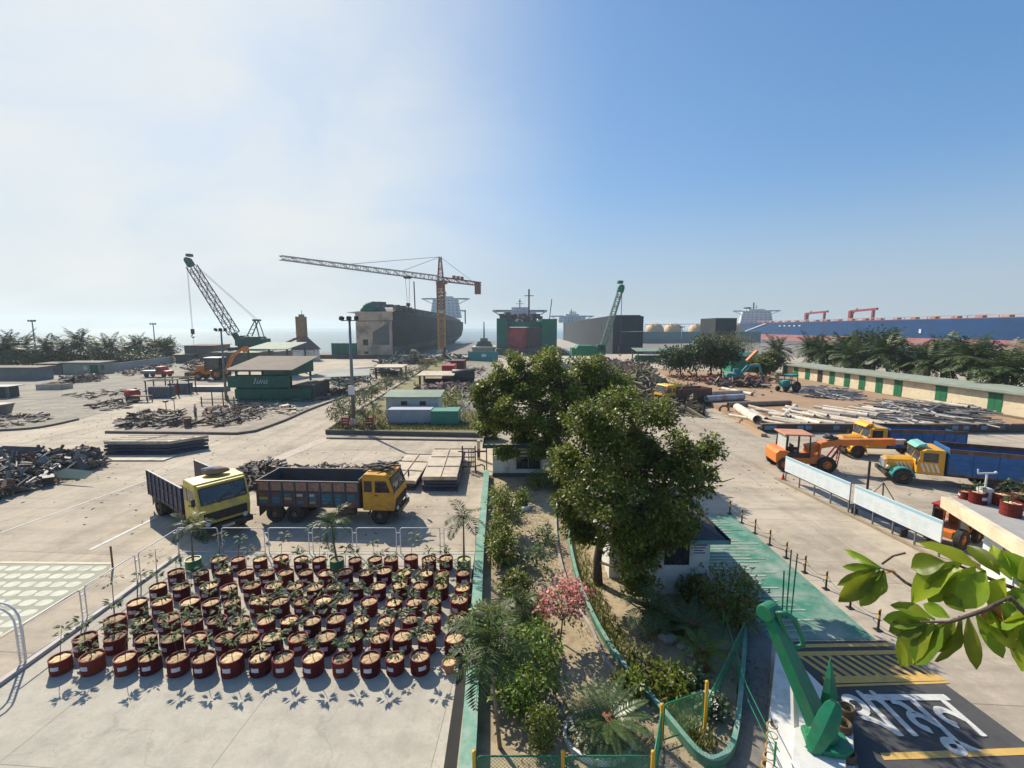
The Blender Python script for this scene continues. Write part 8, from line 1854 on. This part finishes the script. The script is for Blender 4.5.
st = MB().bx(base.x - 8, base.x + 8, Yc - 3, Yc + 8, 0, base.z - 3.0).build('crane_platform', mat('platform_grey', (0.2, 0.19, 0.18), .9, (.14, .13, .12), .3)); tag(st, 'grey raised platform carrying the crawler crane with the hanging hook', 'platform')
Yc = 122.7
b0 = D(600, 350, Yc); t0 = D(621, 284, Yc); ft = D(603, 342, Yc); L = V((t0.x - ft.x, 0, t0.z - ft.z)).length; an_ = math.atan2(t0.z - ft.z, t0.x - ft.x)
cc = crawler_crane('bright green crawler crane with steep boom in front of the dark slate hull', (b0.x - 1.5, Yc, .9), 0, (L + 2.0) / 1.5, an_, False, mat('lattice_green', (0.2, 0.28, 0.25), .6, (.13, .18, .16), .8), 10, 1.5)
o = MB().bx(-4, 4, -3, 4, 0, .88).build('crane_mat', M_['kerb'] if 'kerb' in M_ else m_kerb, None, loc=(b0.x - .5, Yc, 0)); tag(o, 'dark low mound of mats carrying the bright green crawler crane', 'crane mat')
# ------------------------------------------------------------------ tower crane
mb = V((-28.6, 186, 0)); jt = 28.6
t = thing('tower_crane', 'yellow tower crane with long pale jib standing before the black ship', 'tower crane', mb, 0)
MB().lattice((0, 0, 0), (0, 0, jt), 2.6, 2.6, 18, .2, .11).build('mast', M_['cryel'], t)
MB().bx(-2, 2, -2, 2, 0, 1.0).build('footing', M_['wall'], t)
MB().lattice((0, 0, jt * .62), (0, 0, jt - 1), 2.64, 2.64, 7, .21, .12).build('upper_mast', M_['crred'], t)
jd = (D(278, 259, 132.053) - V((mb.x, mb.y, jt))); jd = V((jd.x, jd.y, 0)).normalized()
b = MB(); b.cyl((0, 0, jt - 1.2), (0, 0, jt), 1.9, n=14); b.box((jd.x * -1.5, jd.y * -1.5, jt - .3), (3, 3, 1.2)); b.build('slewing_ring', M_['crred'], t)
top = V((0, 0, jt + 9.5))
MB().lattice((0, 0, jt), top, 2.2, .8, 6, .16, .1).build('tower_head', M_['crred'], t)
cb = MB().bx(-1, 1, -1, 1, jt - 3.0, jt - .6); cb.v = [(v[0] + jd.x * 2 - jd.y * 1.8, v[1] + jd.y * 2 + jd.x * 1.8, v[2]) for v in cb.v]; cbo = cb.build('cab', M_['crred'], t)
MB().lattice(jd * 1.5 + V((0, 0, jt + 1.0)), jd * 65 + V((0, 0, jt + 1.2)), 1.9, 1.1, 30, .13, .075).build('jib', M_['crwhite'], t)
MB().lattice(jd * -1.5 + V((0, 0, jt + .8)), jd * -25 + V((0, 0, jt + .8)), 1.6, 1.4, 8, .16, .09).build('counter_jib', M_['crred'], t)
b = MB()
for k in (8, 10.5, 13): b.box(jd * -k + V((0, 0, jt + 2.2)), (1.3, 1.3, 1.4))
b.build('winch_unit', M_['crred'], t)
b = MB(); b.box(jd * -23.5 + V((0, 0, jt - 1.2)), (2.6, 2.6, 5.0)); b.build('counterweight', M_['crred'], t)
b = MB(); b.cyl(top, jd * 42 + V((0, 0, jt + 2)), .08, n=4); b.cyl(top, jd * 20 + V((0, 0, jt + 2)), .08, n=4); b.cyl(top, jd * -20 + V((0, 0, jt + 1.5)), .08, n=4); b.build('pendant_line', M_['crred'], t)
tr = jd * 17.5
b = MB(); b.box(tr + V((0, 0, jt)), (2.4, 2.4, .9)); b.build('trolley', M_['dark'], t)
b = MB()
for s in (-.8, .8): b.cyl(tr + V((s, 0, jt)), tr + V((s * .4, 0, jt - 9.5)), .07, n=4)
b.box(tr + V((0, 0, jt - 10)), (1.3, .8, 1.2)); b.cyl(tr + V((0, 0, jt - 10.5)), tr + V((0, 0, jt - 11.8)), .3, n=8); b.build('hook_block', M_['dark'], t)

# ------------------------------------------------------------------ ships
def hull(poly, z0, z1, zb, m_hi, m_lo, t, name='hull', flare=.0):
    """plan polygon, boot-top line at zb"""
    MB().prism(poly, z0, zb, 'z').build('lower_hull', m_lo, t)
    return MB().prism(poly, zb + .003, z1, 'z').build(name, m_hi, t)
def superstructure(t, c, w_, d_, z0, tiers, wing, rz=0, funnel=True, m=None):
    """stepped accommodation block with bridge wings"""
    m = m or M_['sup']; q = Matrix.Rotation(rz, 3, 'Z'); b = MB(); z = z0
    for k in range(tiers):
        f = 1 - .035 * k; b.box((0, 0, z + 1.35), (w_ * f, d_ * f, 2.7)); z += 2.75
    b.v = [tuple(q @ V(v) + V(c)) for v in b.v]; o = b.build('accommodation', m, t)
    g = MB()
    for k in range(tiers):
        f = 1 - .035 * k
        for s in range(7): g.box((-w_ * f / 2 + w_ * f * (s + .5) / 7, -d_ * f / 2 - .03, z0 + 1.5 + k * 2.75), (w_ * .05, .05, .5))
    g.v = [tuple(q @ V(v) + V(c)) for v in g.v]; g.build('window', M_['dark'], o)
    b = MB(); b.box((0, -d_ * .1, z + .6), (wing, 2.4, 1.3)); [b.bar((s_ * wing * .46, -d_ * .1, z), (s_ * w_ * .42, -d_ * .1, z - 4), .6) for s_ in (-1, 1)]; b.box((0, 0, z + 1.5), (w_ * .5, d_ * .6, 2.4)); b.v = [tuple(q @ V(v) + V(c)) for v in b.v]; b.build('bridge', m, t)
    g = MB(); g.box((0, -d_ * .1 - 1.23, z + .75), (wing * .9, .05, .5)); g.v = [tuple(q @ V(v) + V(c)) for v in g.v]; g.build('bridge_window', M_['dark'], t)
    b = MB(); b.cyl((0, 0, z + 2.5), (0, 0, z + 7.5), .35, .2, 8); b.box((0, 0, z + 4.8), (4.5, .25, .25)); b.cyl((0, 0, z + 6.0), (0, 0, z + 6.4), .9, n=8); b.v = [tuple(q @ V(v) + V(c)) for v in b.v]; b.build('mast', M_['dark'], t)
    if funnel:
        b = MB(); b.box((w_ * .1, d_ * .9, z0 + 5), (w_ * .28, d_ * .5, 10 + tiers)); b.v = [tuple(q @ V(v) + V(c)) for v in b.v]; b.build('funnel', m, t)
def loft(levels, m, t, name='hull'):
    b = MB(); k = len(levels[0][0]); vs = []
    for poly, z in levels: vs += [(p[0], p[1], z) for p in poly]
    fs = [tuple(range(k - 1, -1, -1)), tuple((len(levels) - 1) * k + i for i in range(k))]
    for l in range(len(levels) - 1):
        for i in range(k): fs.append((l * k + i, l * k + (i + 1) % k, (l + 1) * k + (i + 1) % k, (l + 1) * k + i))
    b.add(vs, fs); return b.build(name, m, t)
# 1 black ship with cut bow
t = thing('ship', 'large black beached ship with its bow cut open in tan steel, white bridge far aft', 'ship', (0, 0, 0))
z1 = 16.3
pl = [(-54.5, 160.83), (-40.8, 157.9), (-42.5, 352.9), (-44, 413.98), (-50, 452.75), (-58, 456.27), (-66, 411.63), (-67, 341.15), (-66, 235.43), (-58, 176.69)]
def shrink(pl, dx, dy): cx_ = sum(p[0] for p in pl) / len(pl); return [(p[0] + (cx_ - p[0]) * dx, p[1] - (p[1] - 250) * dy if p[1] > 250 else p[1]) for p in pl]
loft([(shrink(pl, .22, .3), -2), (shrink(pl, .1, .16), 1.2), (shrink(pl, .05, .06), 3.4)], mat('boot_grey', (0.13, 0.15, 0.14), .8, (.08, .1, .1), .1, dirt=(.2, .17, .15), dscale=.08), t, 'lower_hull')
loft([(shrink(pl, .05, .06), 3.403), (shrink(pl, .02, .0), 9), (pl, z1 - 1)], M_['hullb'], t)
# cut face plates
b = MB(); a = V((-54.6, 160.48, 0)); c = V((-40.9, 157.54, 0))
def face(u0, u1, z0_, z1_, off=.15):
    p_ = a.lerp(c, u0); q_ = a.lerp(c, u1); n_ = V((0, -off, 0)); b.add([(p_ + n_) + V((0, 0, z0_)), (q_ + n_) + V((0, 0, z0_)), (q_ + n_) + V((0, 0, z1_)), (p_ + n_) + V((0, 0, z1_)), p_ + V((0, 0, z0_)), q_ + V((0, 0, z0_)), q_ + V((0, 0, z1_)), p_ + V((0, 0, z1_))], [(0, 1, 2, 3), (0, 4, 5, 1), (1, 5, 6, 2), (2, 6, 7, 3), (3, 7, 4, 0)])
face(0, .98, .2, 12.3, .2); face(0, 1.0, 12.5, 15.6, .5); b.build('cut_face', M_['hullt'], t)
b = MB(); face(.18, .32, 4.0, 6.0, .25); face(.2, .32, 1, 1.8, .25); b.build('cut_opening', M_['dark'], t)
b = MB(); face(.45, .9, 4.2, 8.5, .24); b.add([a.lerp(c, .45) + V((0, -.26, 8.5)), a.lerp(c, .9) + V((0, -.26, 8.5)), a.lerp(c, .9) + V((0, -.26, 12))], [(0, 1, 2)]); b.build('bulkhead_patch', mat('bulkhead_grey', (0.17, 0.17, 0.16), .85, (.1, .1, .1), .3), t)
b = MB(); b.prism([(160.25, z1 - 1), (200.19, z1 + 2.2), (294.16, z1 + 2.6), (388.14, z1 + .5), (388.14, z1 - 1)], -58, -43.5, 'x'); b.build('deck_wreckage', mat('deck_grey', (0.12, 0.12, 0.115), .9, (.07, .07, .07), .2, dirt=(.17, .13, .11), dscale=.1), t)
b = MB(); b.sph((-51.5, 171.99, z1 + .2), (4.2, 7, 3.2), 10, 6, .15); b.build('green_tarp', M_['hullg'], t)
b = MB()
for k in range(26): g_ = MB(); g_.box((random.uniform(-56, -42), 162.6 + k * 4.5, z1 + random.uniform(.5, 2.6)), (random.uniform(1, 4), random.uniform(1, 6), random.uniform(.5, 2.2)), (0, 0, random.uniform(0, 1))); g_.build('deck_gear', M_['scrap'], t)
b.cyl((-47, 223.68, z1), (-47.3, 223.68, z1 + 16), .3, n=6); b.build('deck_mast', M_['scrap'], t)
superstructure(t, (-60, 418.68, 0), 27, 12, 19, 6, 43, 0, True); b = MB(); b.bar((-44.5, 437.48, 14), (-44.5, 437.48, 27), 1.2); b.bar((-44.5, 437.48, 26), (-56, 437.48, 27), 1.2); b.build('stern_frame', M_['mast'], t)
# 2 ship with green flanks and open red hold
t = thing('ship', 'beached ship cut open to its red hold between two green side walls', 'ship', (0, 0, 0))
b = MB(); b.bx(-5.8, -1.6, 173.17, 305.91, -1.5, 13.6); b.build('side_tank', M_['hullg'], t); b = MB(); b.bx(11.2, 17.0, 173.17, 305.91, -1.5, 13.4); b.build('side_tank', M_['hullg'], t)
MB().bx(-1.6, 11.2, 175.2, 308.26, -1.5, 10.2).build('hold_bulkhead', M_['hullr'], t)
MB().bx(5.6, 11.2, 173.6, 175.15, -1.5, 10.3).build('inner_bulkhead', mat('bulk_dark', (0.06, 0.05, 0.055), .9, (.1, .07, .07), .3), t)
MB().bx(-1.6, 11.2, 174.9, 188.44, 10.4, 12.4).build('deck_edge', M_['hullg'], t)
MB().prism([(-5.9, -1.5), (17, -1.5), (22, 0), (18, 2.4), (12, 3.2), (4, 2.0), (-5.9, 2.4)], 169.17, 173.17, 'y').build('bottom_plating', M_['scrap'], t)
b = MB()
for k in range(40): g_ = MB(); g_.box((random.uniform(-5, 12), random.uniform(175.52, 235.43), random.uniform(13, 15.5)), (random.uniform(.5, 3), random.uniform(1, 5), random.uniform(.6, 2.4))); g_.build('deck_gear', M_['scrap'], t)

superstructure(t, (4.5, 264.79, 0), 19, 10, 13.5, 2, 31, 0, False); b = MB(); b.cyl((9.3, 253.05, 14), (9.3, 253.05, 31), .5, n=6); b.bar((6.8, 253.05, 27.5), (11.8, 253.05, 27.5), .4); b.bar((19.5, 241.3, 13), (20.8, 241.3, 25), .4); b.build('mast', M_['dark'], t)
# 3 dark hull
t = thing('ship', 'long dark slate beached hull with white bridge behind, right of the bright green crane', 'ship', (0, 0, 0))
pl = [(41, 186.09), (55, 191.96), (66, 294.16), (70, 388.14), (66, 452.75), (56, 468.02), (50, 446.87), (46, 341.15)]
b_h = MB().prism(pl, -2, 14.9).build('hull', hullmat('hull_slate', (0.022, 0.036, 0.052), (.05, .055, .06), .75, .5), t)
b = MB(); b.add([(43.0, 186.09, 8.4), (55.05, 191.49, 8.4), (55.05, 191.49, 8.7), (50.0, 189.61, 8.7)], [(0, 1, 2, 3)]); b.build('draught_line', M_['wall'], t)
superstructure(t, (57, 441, 0), 26, 11, 15, 2, 42, R(4), True)
MB().prism([(45, 200.19), (56, 200.19), (62, 352.9), (50, 352.9)], 14.903, 15.6).build('deck_edge', M_['dark'], t)
# pale mud bank between ships 2 and 3
sheet('mud_bank', [(14, 197.84), (38, 176.69), (47, 305.91), (49, 470.37), (28, 470.37), (20, 305.91)], -1.2, mat('mud_pale', (0.42, 0.37, 0.32), .6, (.35, .31, .27), .08))
# 4 gas carrier with domes
t = thing('gas_carrier', 'far pale green gas carrier ship with a row of tan domed tanks', 'ship', (0, 0, 0)); Yg = 335
a = D(640, 333, Yg); c = D(760, 333, Yg + 40)
def gseg(u): return a.lerp(c, u)
dq = (c - a); dq.z = 0; L = dq.length; dq.normalize(); nq = V((-dq.y, dq.x, 0))
o_ = V((a.x, a.y, 0)); pl = [tuple((o_ + dq * x + nq * y)[:2]) for x, y in ((0, 3), (2, -1), (L, -1), (L, 20), (2, 20))]
MB().prism(pl, -2, 2.0).build('lower_hull', mat('gas_grey', (0.22, 0.24, 0.25), .8), t); MB().prism(pl, 2.003, 7.2).build('hull', mat('gas_green', (0.12, 0.24, 0.23), .7, (.1, .2, .2), .1), t)
for px in (654.5, 673, 697.5, 716, 734):
    y_ = Yg + 9 + (px - 640) / 3; p = D(px, 331, y_); b = MB(); b.lathe([(7.0, 0), (6.9, 1.5), (6.2, 3.6), (4.6, 5.4), (2.6, 6.4), (.01, 6.8)], 20, (p.x, y_, 7.1)); b.build('tank_dome', M_['dome'], t, True)
b = MB(); b.bar(D(645, 324.5, Yg + 8), D(760, 323.5, Yg + 48), .4)
for px in range(645, 750, 12): b.bar(D(px, 330, Yg + 8 + (px - 645) / 3), D(px, 324.5, Yg + 8 + (px - 645) / 3), .25)
b.build('catwalk', mat('catwalk_pink', (0.4, 0.28, 0.25), .7), t)
# 5 dark cut block on the beach
t = thing('hull_section', 'dark square cut hull section standing on the beach left of the blue ship', 'hull section', (0, 0, 0)); p = D(716, 318, 194.312); q = D(737, 318, 194.312)
MB().bx(p.x, q.x, 194.3, 210, -1, p.z).build('section_wall', M_['hullb'], t); MB().bx(p.x - 3, q.x + 1, 188, 194.2, -1, 1.6).build('base_plating', M_['scrap'], t)
# 6 blue ship
t = thing('ship', 'very long beached blue ship with pink lower hull and red deck cranes at the right', 'ship', (0, 0, 0))
A_ = V((272, 588, 0)); B_ = V((262, 177, 0)); dq = (B_ - A_).normalized(); nq = V((-dq.y, dq.x, 0)); L = (B_ - A_).length
if nq.x < 0: nq = -nq
def sp(x, y): v = A_ + dq * x + nq * y; return (v.x, v.y)
pl = [sp(0, 6), sp(12, -1), sp(50, -6), sp(L, -6), sp(L, 40), sp(10, 40), sp(0, 30)]
zb = 3.6
MB().prism(pl, -2, zb).build('lower_hull', M_['hullpink'], t); MB().prism(pl, zb + .003, 15.2).build('hull', M_['hullblue'], t)
b = MB(); b.prism([sp(14, 2), sp(60, -4), sp(L, -4), sp(L, 30), sp(14, 30)], 15.203, 15.7); b.build('red_deck', mat('deck_red', (0.2, 0.05, 0.045), .8, (.22, .07, .06), .1), t)
b = MB(); b.bar((*sp(70, 6), 17.4), (*sp(L, 6), 17.4), .5)
for k in range(30): b.bar((*sp(72 + k * 9, 6), 15.3), (*sp(72 + k * 9, 6), 17.4), .4); 
for k in range(18): b.box((*sp(80 + k * 15, 9), 16.8), (3, 4, 1.6))
b.build('deck_pipework', mat('deck_gear_red', (0.36, 0.15, 0.12), .8, (.45, .38, .34), .1), t)
superstructure(t, (*sp(50, 14), 0), 34, 16, 15.3, 5, 50, R(-18), False)
b = MB(); b.box((*sp(21, 18), 25), (7, 9, 16)); b.build('funnel', M_['sup'], t); b = MB(); b.box((*sp(21, 18), 34), (6, 7, 2.4)); b.build('funnel_top', M_['dark'], t); b = MB(); b.cyl((*sp(40, 16), 25), (*sp(40, 16), 40), .8, n=6); b.bar((*sp(37, 16), 36), (*sp(37, 16), 36), .6); b.build('mast', M_['dark'], t)
m_redc = mat('deck_crane_red', (0.3, 0.02, 0.03), .6)
for u, ln in ((150, 30), (209, 28)):
    b = MB(); p_ = V((*sp(u, 12), 15)); b.bar(p_, p_ + V((0, 0, 9)), 2.6); e_ = V((*sp(u + ln, 12), 24.5)); b.bar(p_ + V((0, 0, 8.6)), e_, 1.6); g_ = V((*sp(u + ln * .86, 12), 15)); b.bar(g_, g_ + V((0, 0, 9)), 1.6); b.bar(p_ + V((0, 0, 5)), p_ + V((0, 0, 10.5)) + dq * 7, .8); b.build('deck_crane', m_redc, t)
b = MB(); b.bar((*sp(70, -6.4), 6.4), (*sp(113, -6.4), 14.6), .8); b.build('gangway', M_['wall'], t)
b = MB(); b.box((*sp(L - 113, -6.3), 8.0), (.3, 1.6, 2.6)); b.build('draught_mark', M_['white'], t)
b = MB()
for k in range(5): b.box((*sp(L - 45 + k * 2.4, -6.3), 10.8), (.3, 1.3, .9))
for k in range(5): b.box((*sp(139 + k * 8, -6.3), 12), (.3, 2.6, 1.0))
b.build('white_name_mark', M_['wall'], t)
# tug
t = thing('tug', 'small grey white tug boat aground between the black ship and the red hold ship', 'boat', (D(483, 350, 200.186).x, 202.5, -1.2))
MB().prism([(-5.2, 2.4), (5.2, 2.4), (4.6, 0), (-4.6, 0)], 0, 14, 'y').build('hull', mat('tug_grey', (0.42, 0.42, 0.4), .7, (.3, .3, .3), .3), t); MB().bx(-5.3, 5.3, -.2, 14, 2.403, 2.9).build('bulwark', M_['sup'], t); MB().prism([(-3.8, 2.9), (3.8, 2.9), (2.6, 5.2), (-2.6, 5.2)], 3, 10, 'y').build('wheelhouse', mat('tug_house', (0.12, 0.12, 0.12), .7), t); MB().bx(-1.6, 1.6, 4, 8, 5.2, 6.6).build('bridge', M_['mast'], t); MB().cyl((0, 6, 6.6), (0, 6, 14), .35, .2, 8).build('mast', M_['dark'], t)
t = thing('small_boat', 'tiny dark fishing boat far out on the sea by the brown tower', 'boat', (-230, 493, -2.2)); MB().prism([(-7, 1.4), (7, 1.8), (5, 0), (-5, 0)], 0, 3, 'y').build('hull', M_['dark'], t); MB().bx(-2, 1, .5, 2.5, 1.6, 3).build('cabin', M_['dark'], t)
# ------------------------------------------------------------------ air, sky, sun, camera
zmax = 46
hz = MB().bx(-1500, 1500, -120, 2600, -3.4, zmax).build('haze', bpy.data.materials.new('haze_air'))
hz['kind'] = 'stuff'; hz['label'] = 'pale sea haze filling the air over the yard'; hz.display_type = 'WIRE'
hm = hz.data.materials[0]; hm.use_nodes = True; nt = hm.node_tree; nt.nodes.remove(nt.nodes['Principled BSDF'])
pv = nt.nodes.new('ShaderNodeVolumePrincipled'); pv.inputs['Color'].default_value = (0.72, 0.88, 1.0, 1); pv.inputs['Density'].default_value = HAZE; pv.inputs['Anisotropy'].default_value = 0.35
nt.links.new(pv.outputs[0], nt.nodes['Material Output'].inputs['Volume'])

sun_az = R(39)      # left of the view direction
sun_el = R(40)
sd = V((-math.sin(sun_az) * math.cos(sun_el), math.cos(sun_az) * math.cos(sun_el), math.sin(sun_el)))
l = bpy.data.lights.new('sun', 'SUN'); l.energy = 3.35; l.angle = R(0.53); l.color = (1.0, 0.9, 0.74)
lo = bpy.data.objects.new('sun', l); COL.objects.link(lo); lo.rotation_euler = (-sd).to_track_quat('-Z', 'Y').to_euler(); lo.location = sd * 60
w = bpy.data.worlds.new('World'); scene.world = w; w.use_nodes = True; nt = w.node_tree
sky = nt.nodes.new('ShaderNodeTexSky'); sky.sky_type = 'NISHITA'; sky.sun_disc = False
sky.sun_elevation = sun_el; sky.sun_rotation = -sun_az; sky.altitude = 0; sky.air_density = 1.0; sky.dust_density = 0.8; sky.ozone_density = 2.5
STR = 0.15; KNEE = 1.2
ma = nt.nodes.new('ShaderNodeVectorMath'); ma.operation = 'MULTIPLY_ADD'; ma.inputs[1].default_value = (STR * KNEE,) * 3; ma.inputs[2].default_value = (1, 1, 1)
dv = nt.nodes.new('ShaderNodeVectorMath'); dv.operation = 'DIVIDE'
nt.links.new(sky.outputs[0], ma.inputs[0]); nt.links.new(sky.outputs[0], dv.inputs[0]); nt.links.new(ma.outputs[0], dv.inputs[1])
hsv = nt.nodes.new('ShaderNodeHueSaturation'); hsv.inputs['Saturation'].default_value = 1.15
tint = nt.nodes.new('ShaderNodeVectorMath'); tint.operation = 'MULTIPLY'; tint.inputs[1].default_value = (.62, .74, .9); nt.links.new(dv.outputs[0], tint.inputs[0])
nt.links.new(tint.outputs[0], hsv.inputs['Color']); tcw = nt.nodes.new('ShaderNodeTexCoord')
dt = nt.nodes.new('ShaderNodeVectorMath'); dt.operation = 'DOT_PRODUCT'; dt.inputs[1].default_value = tuple(V((-.80, .56, .22)).normalized()); nt.links.new(tcw.outputs['Generated'], dt.inputs[0])
mr = nt.nodes.new('ShaderNodeMapRange'); mr.interpolation_type = 'SMOOTHSTEP'; mr.inputs['From Min'].default_value = .42; mr.inputs['From Max'].default_value = 1.0; mr.inputs['To Max'].default_value = 1.0; nt.links.new(dt.outputs['Value'], mr.inputs['Value'])
mpw = nt.nodes.new('ShaderNodeMapping'); mpw.inputs['Scale'].default_value = (1.0, 1.0, 2.2); nt.links.new(tcw.outputs['Generated'], mpw.inputs['Vector'])
nzw = nt.nodes.new('ShaderNodeTexNoise'); nzw.inputs['Scale'].default_value = 2.1; nzw.inputs['Detail'].default_value = 7; nzw.inputs['Roughness'].default_value = .56; nzw.inputs['Distortion'].default_value = .5; nt.links.new(mpw.outputs[0], nzw.inputs['Vector'])
mr2 = nt.nodes.new('ShaderNodeMapRange'); mr2.inputs['From Min'].default_value = .36; mr2.inputs['From Max'].default_value = .62; mr2.inputs['To Min'].default_value = .5; mr2.inputs['To Max'].default_value = 1.0; nt.links.new(nzw.outputs['Fac'], mr2.inputs['Value'])
fm = nt.nodes.new('ShaderNodeMath'); fm.operation = 'MULTIPLY'; nt.links.new(mr.outputs[0], fm.inputs[0]); nt.links.new(mr2.outputs[0], fm.inputs[1])
mxw = nt.nodes.new('ShaderNodeMix'); mxw.data_type = 'RGBA'; mxw.inputs[7].default_value = (2.8, 2.88, 2.82, 1); nt.links.new(fm.outputs[0], mxw.inputs[0]); # thin veil of bright sea cloud
sxw = nt.nodes.new('ShaderNodeSeparateXYZ'); nt.links.new(tcw.outputs['Generated'], sxw.inputs[0])
mrh = nt.nodes.new('ShaderNodeMapRange'); mrh.interpolation_type = 'SMOOTHSTEP'; mrh.inputs['From Min'].default_value = .3; mrh.inputs['From Max'].default_value = -.02; mrh.inputs['To Max'].default_value = .75; nt.links.new(sxw.outputs['Z'], mrh.inputs['Value'])
mxh = nt.nodes.new('ShaderNodeMix'); mxh.data_type = 'RGBA'; mxh.inputs[7].default_value = (1.62, 1.85, 2.05, 1); nt.links.new(mrh.outputs[0], mxh.inputs[0]); nt.links.new(hsv.outputs[0], mxh.inputs[6]); nt.links.new(mxh.outputs[2], mxw.inputs[6])   # grey sea haze low in the sky
nt.links.new(mxw.outputs[2], nt.nodes['Background'].inputs['Color']); nt.nodes['Background'].inputs['Strength'].default_value = STR

cd = bpy.data.cameras.new('camera'); co = bpy.data.objects.new('camera', cd); COL.objects.link(co); scene.camera = co
cd.sensor_width = 36; cd.lens = 36 * FPX / 1024; cd.clip_start = 0.05; cd.clip_end = 20000
co.location = (0, 0, HC); co.rotation_euler = (R(90) - PIT, 0, 0)
vs_ = scene.view_settings; vs_.view_transform = 'Standard'; vs_.look = 'None'; vs_.gamma = 1; vs_.exposure = EXPO; vs_.use_curve_mapping = False
scene.cycles.max_bounces = 6; scene.cycles.diffuse_bounces = 3; scene.cycles.glossy_bounces = 2; scene.cycles.transmission_bounces = 3; scene.cycles.volume_bounces = 1; scene.cycles.transparent_max_bounces = 4
scene.cycles.use_denoising = True; scene.cycles.caustics_reflective = False; scene.cycles.caustics_refractive = False; scene.cycles.sample_clamp_indirect = 6
bpy.context.view_layer.update()
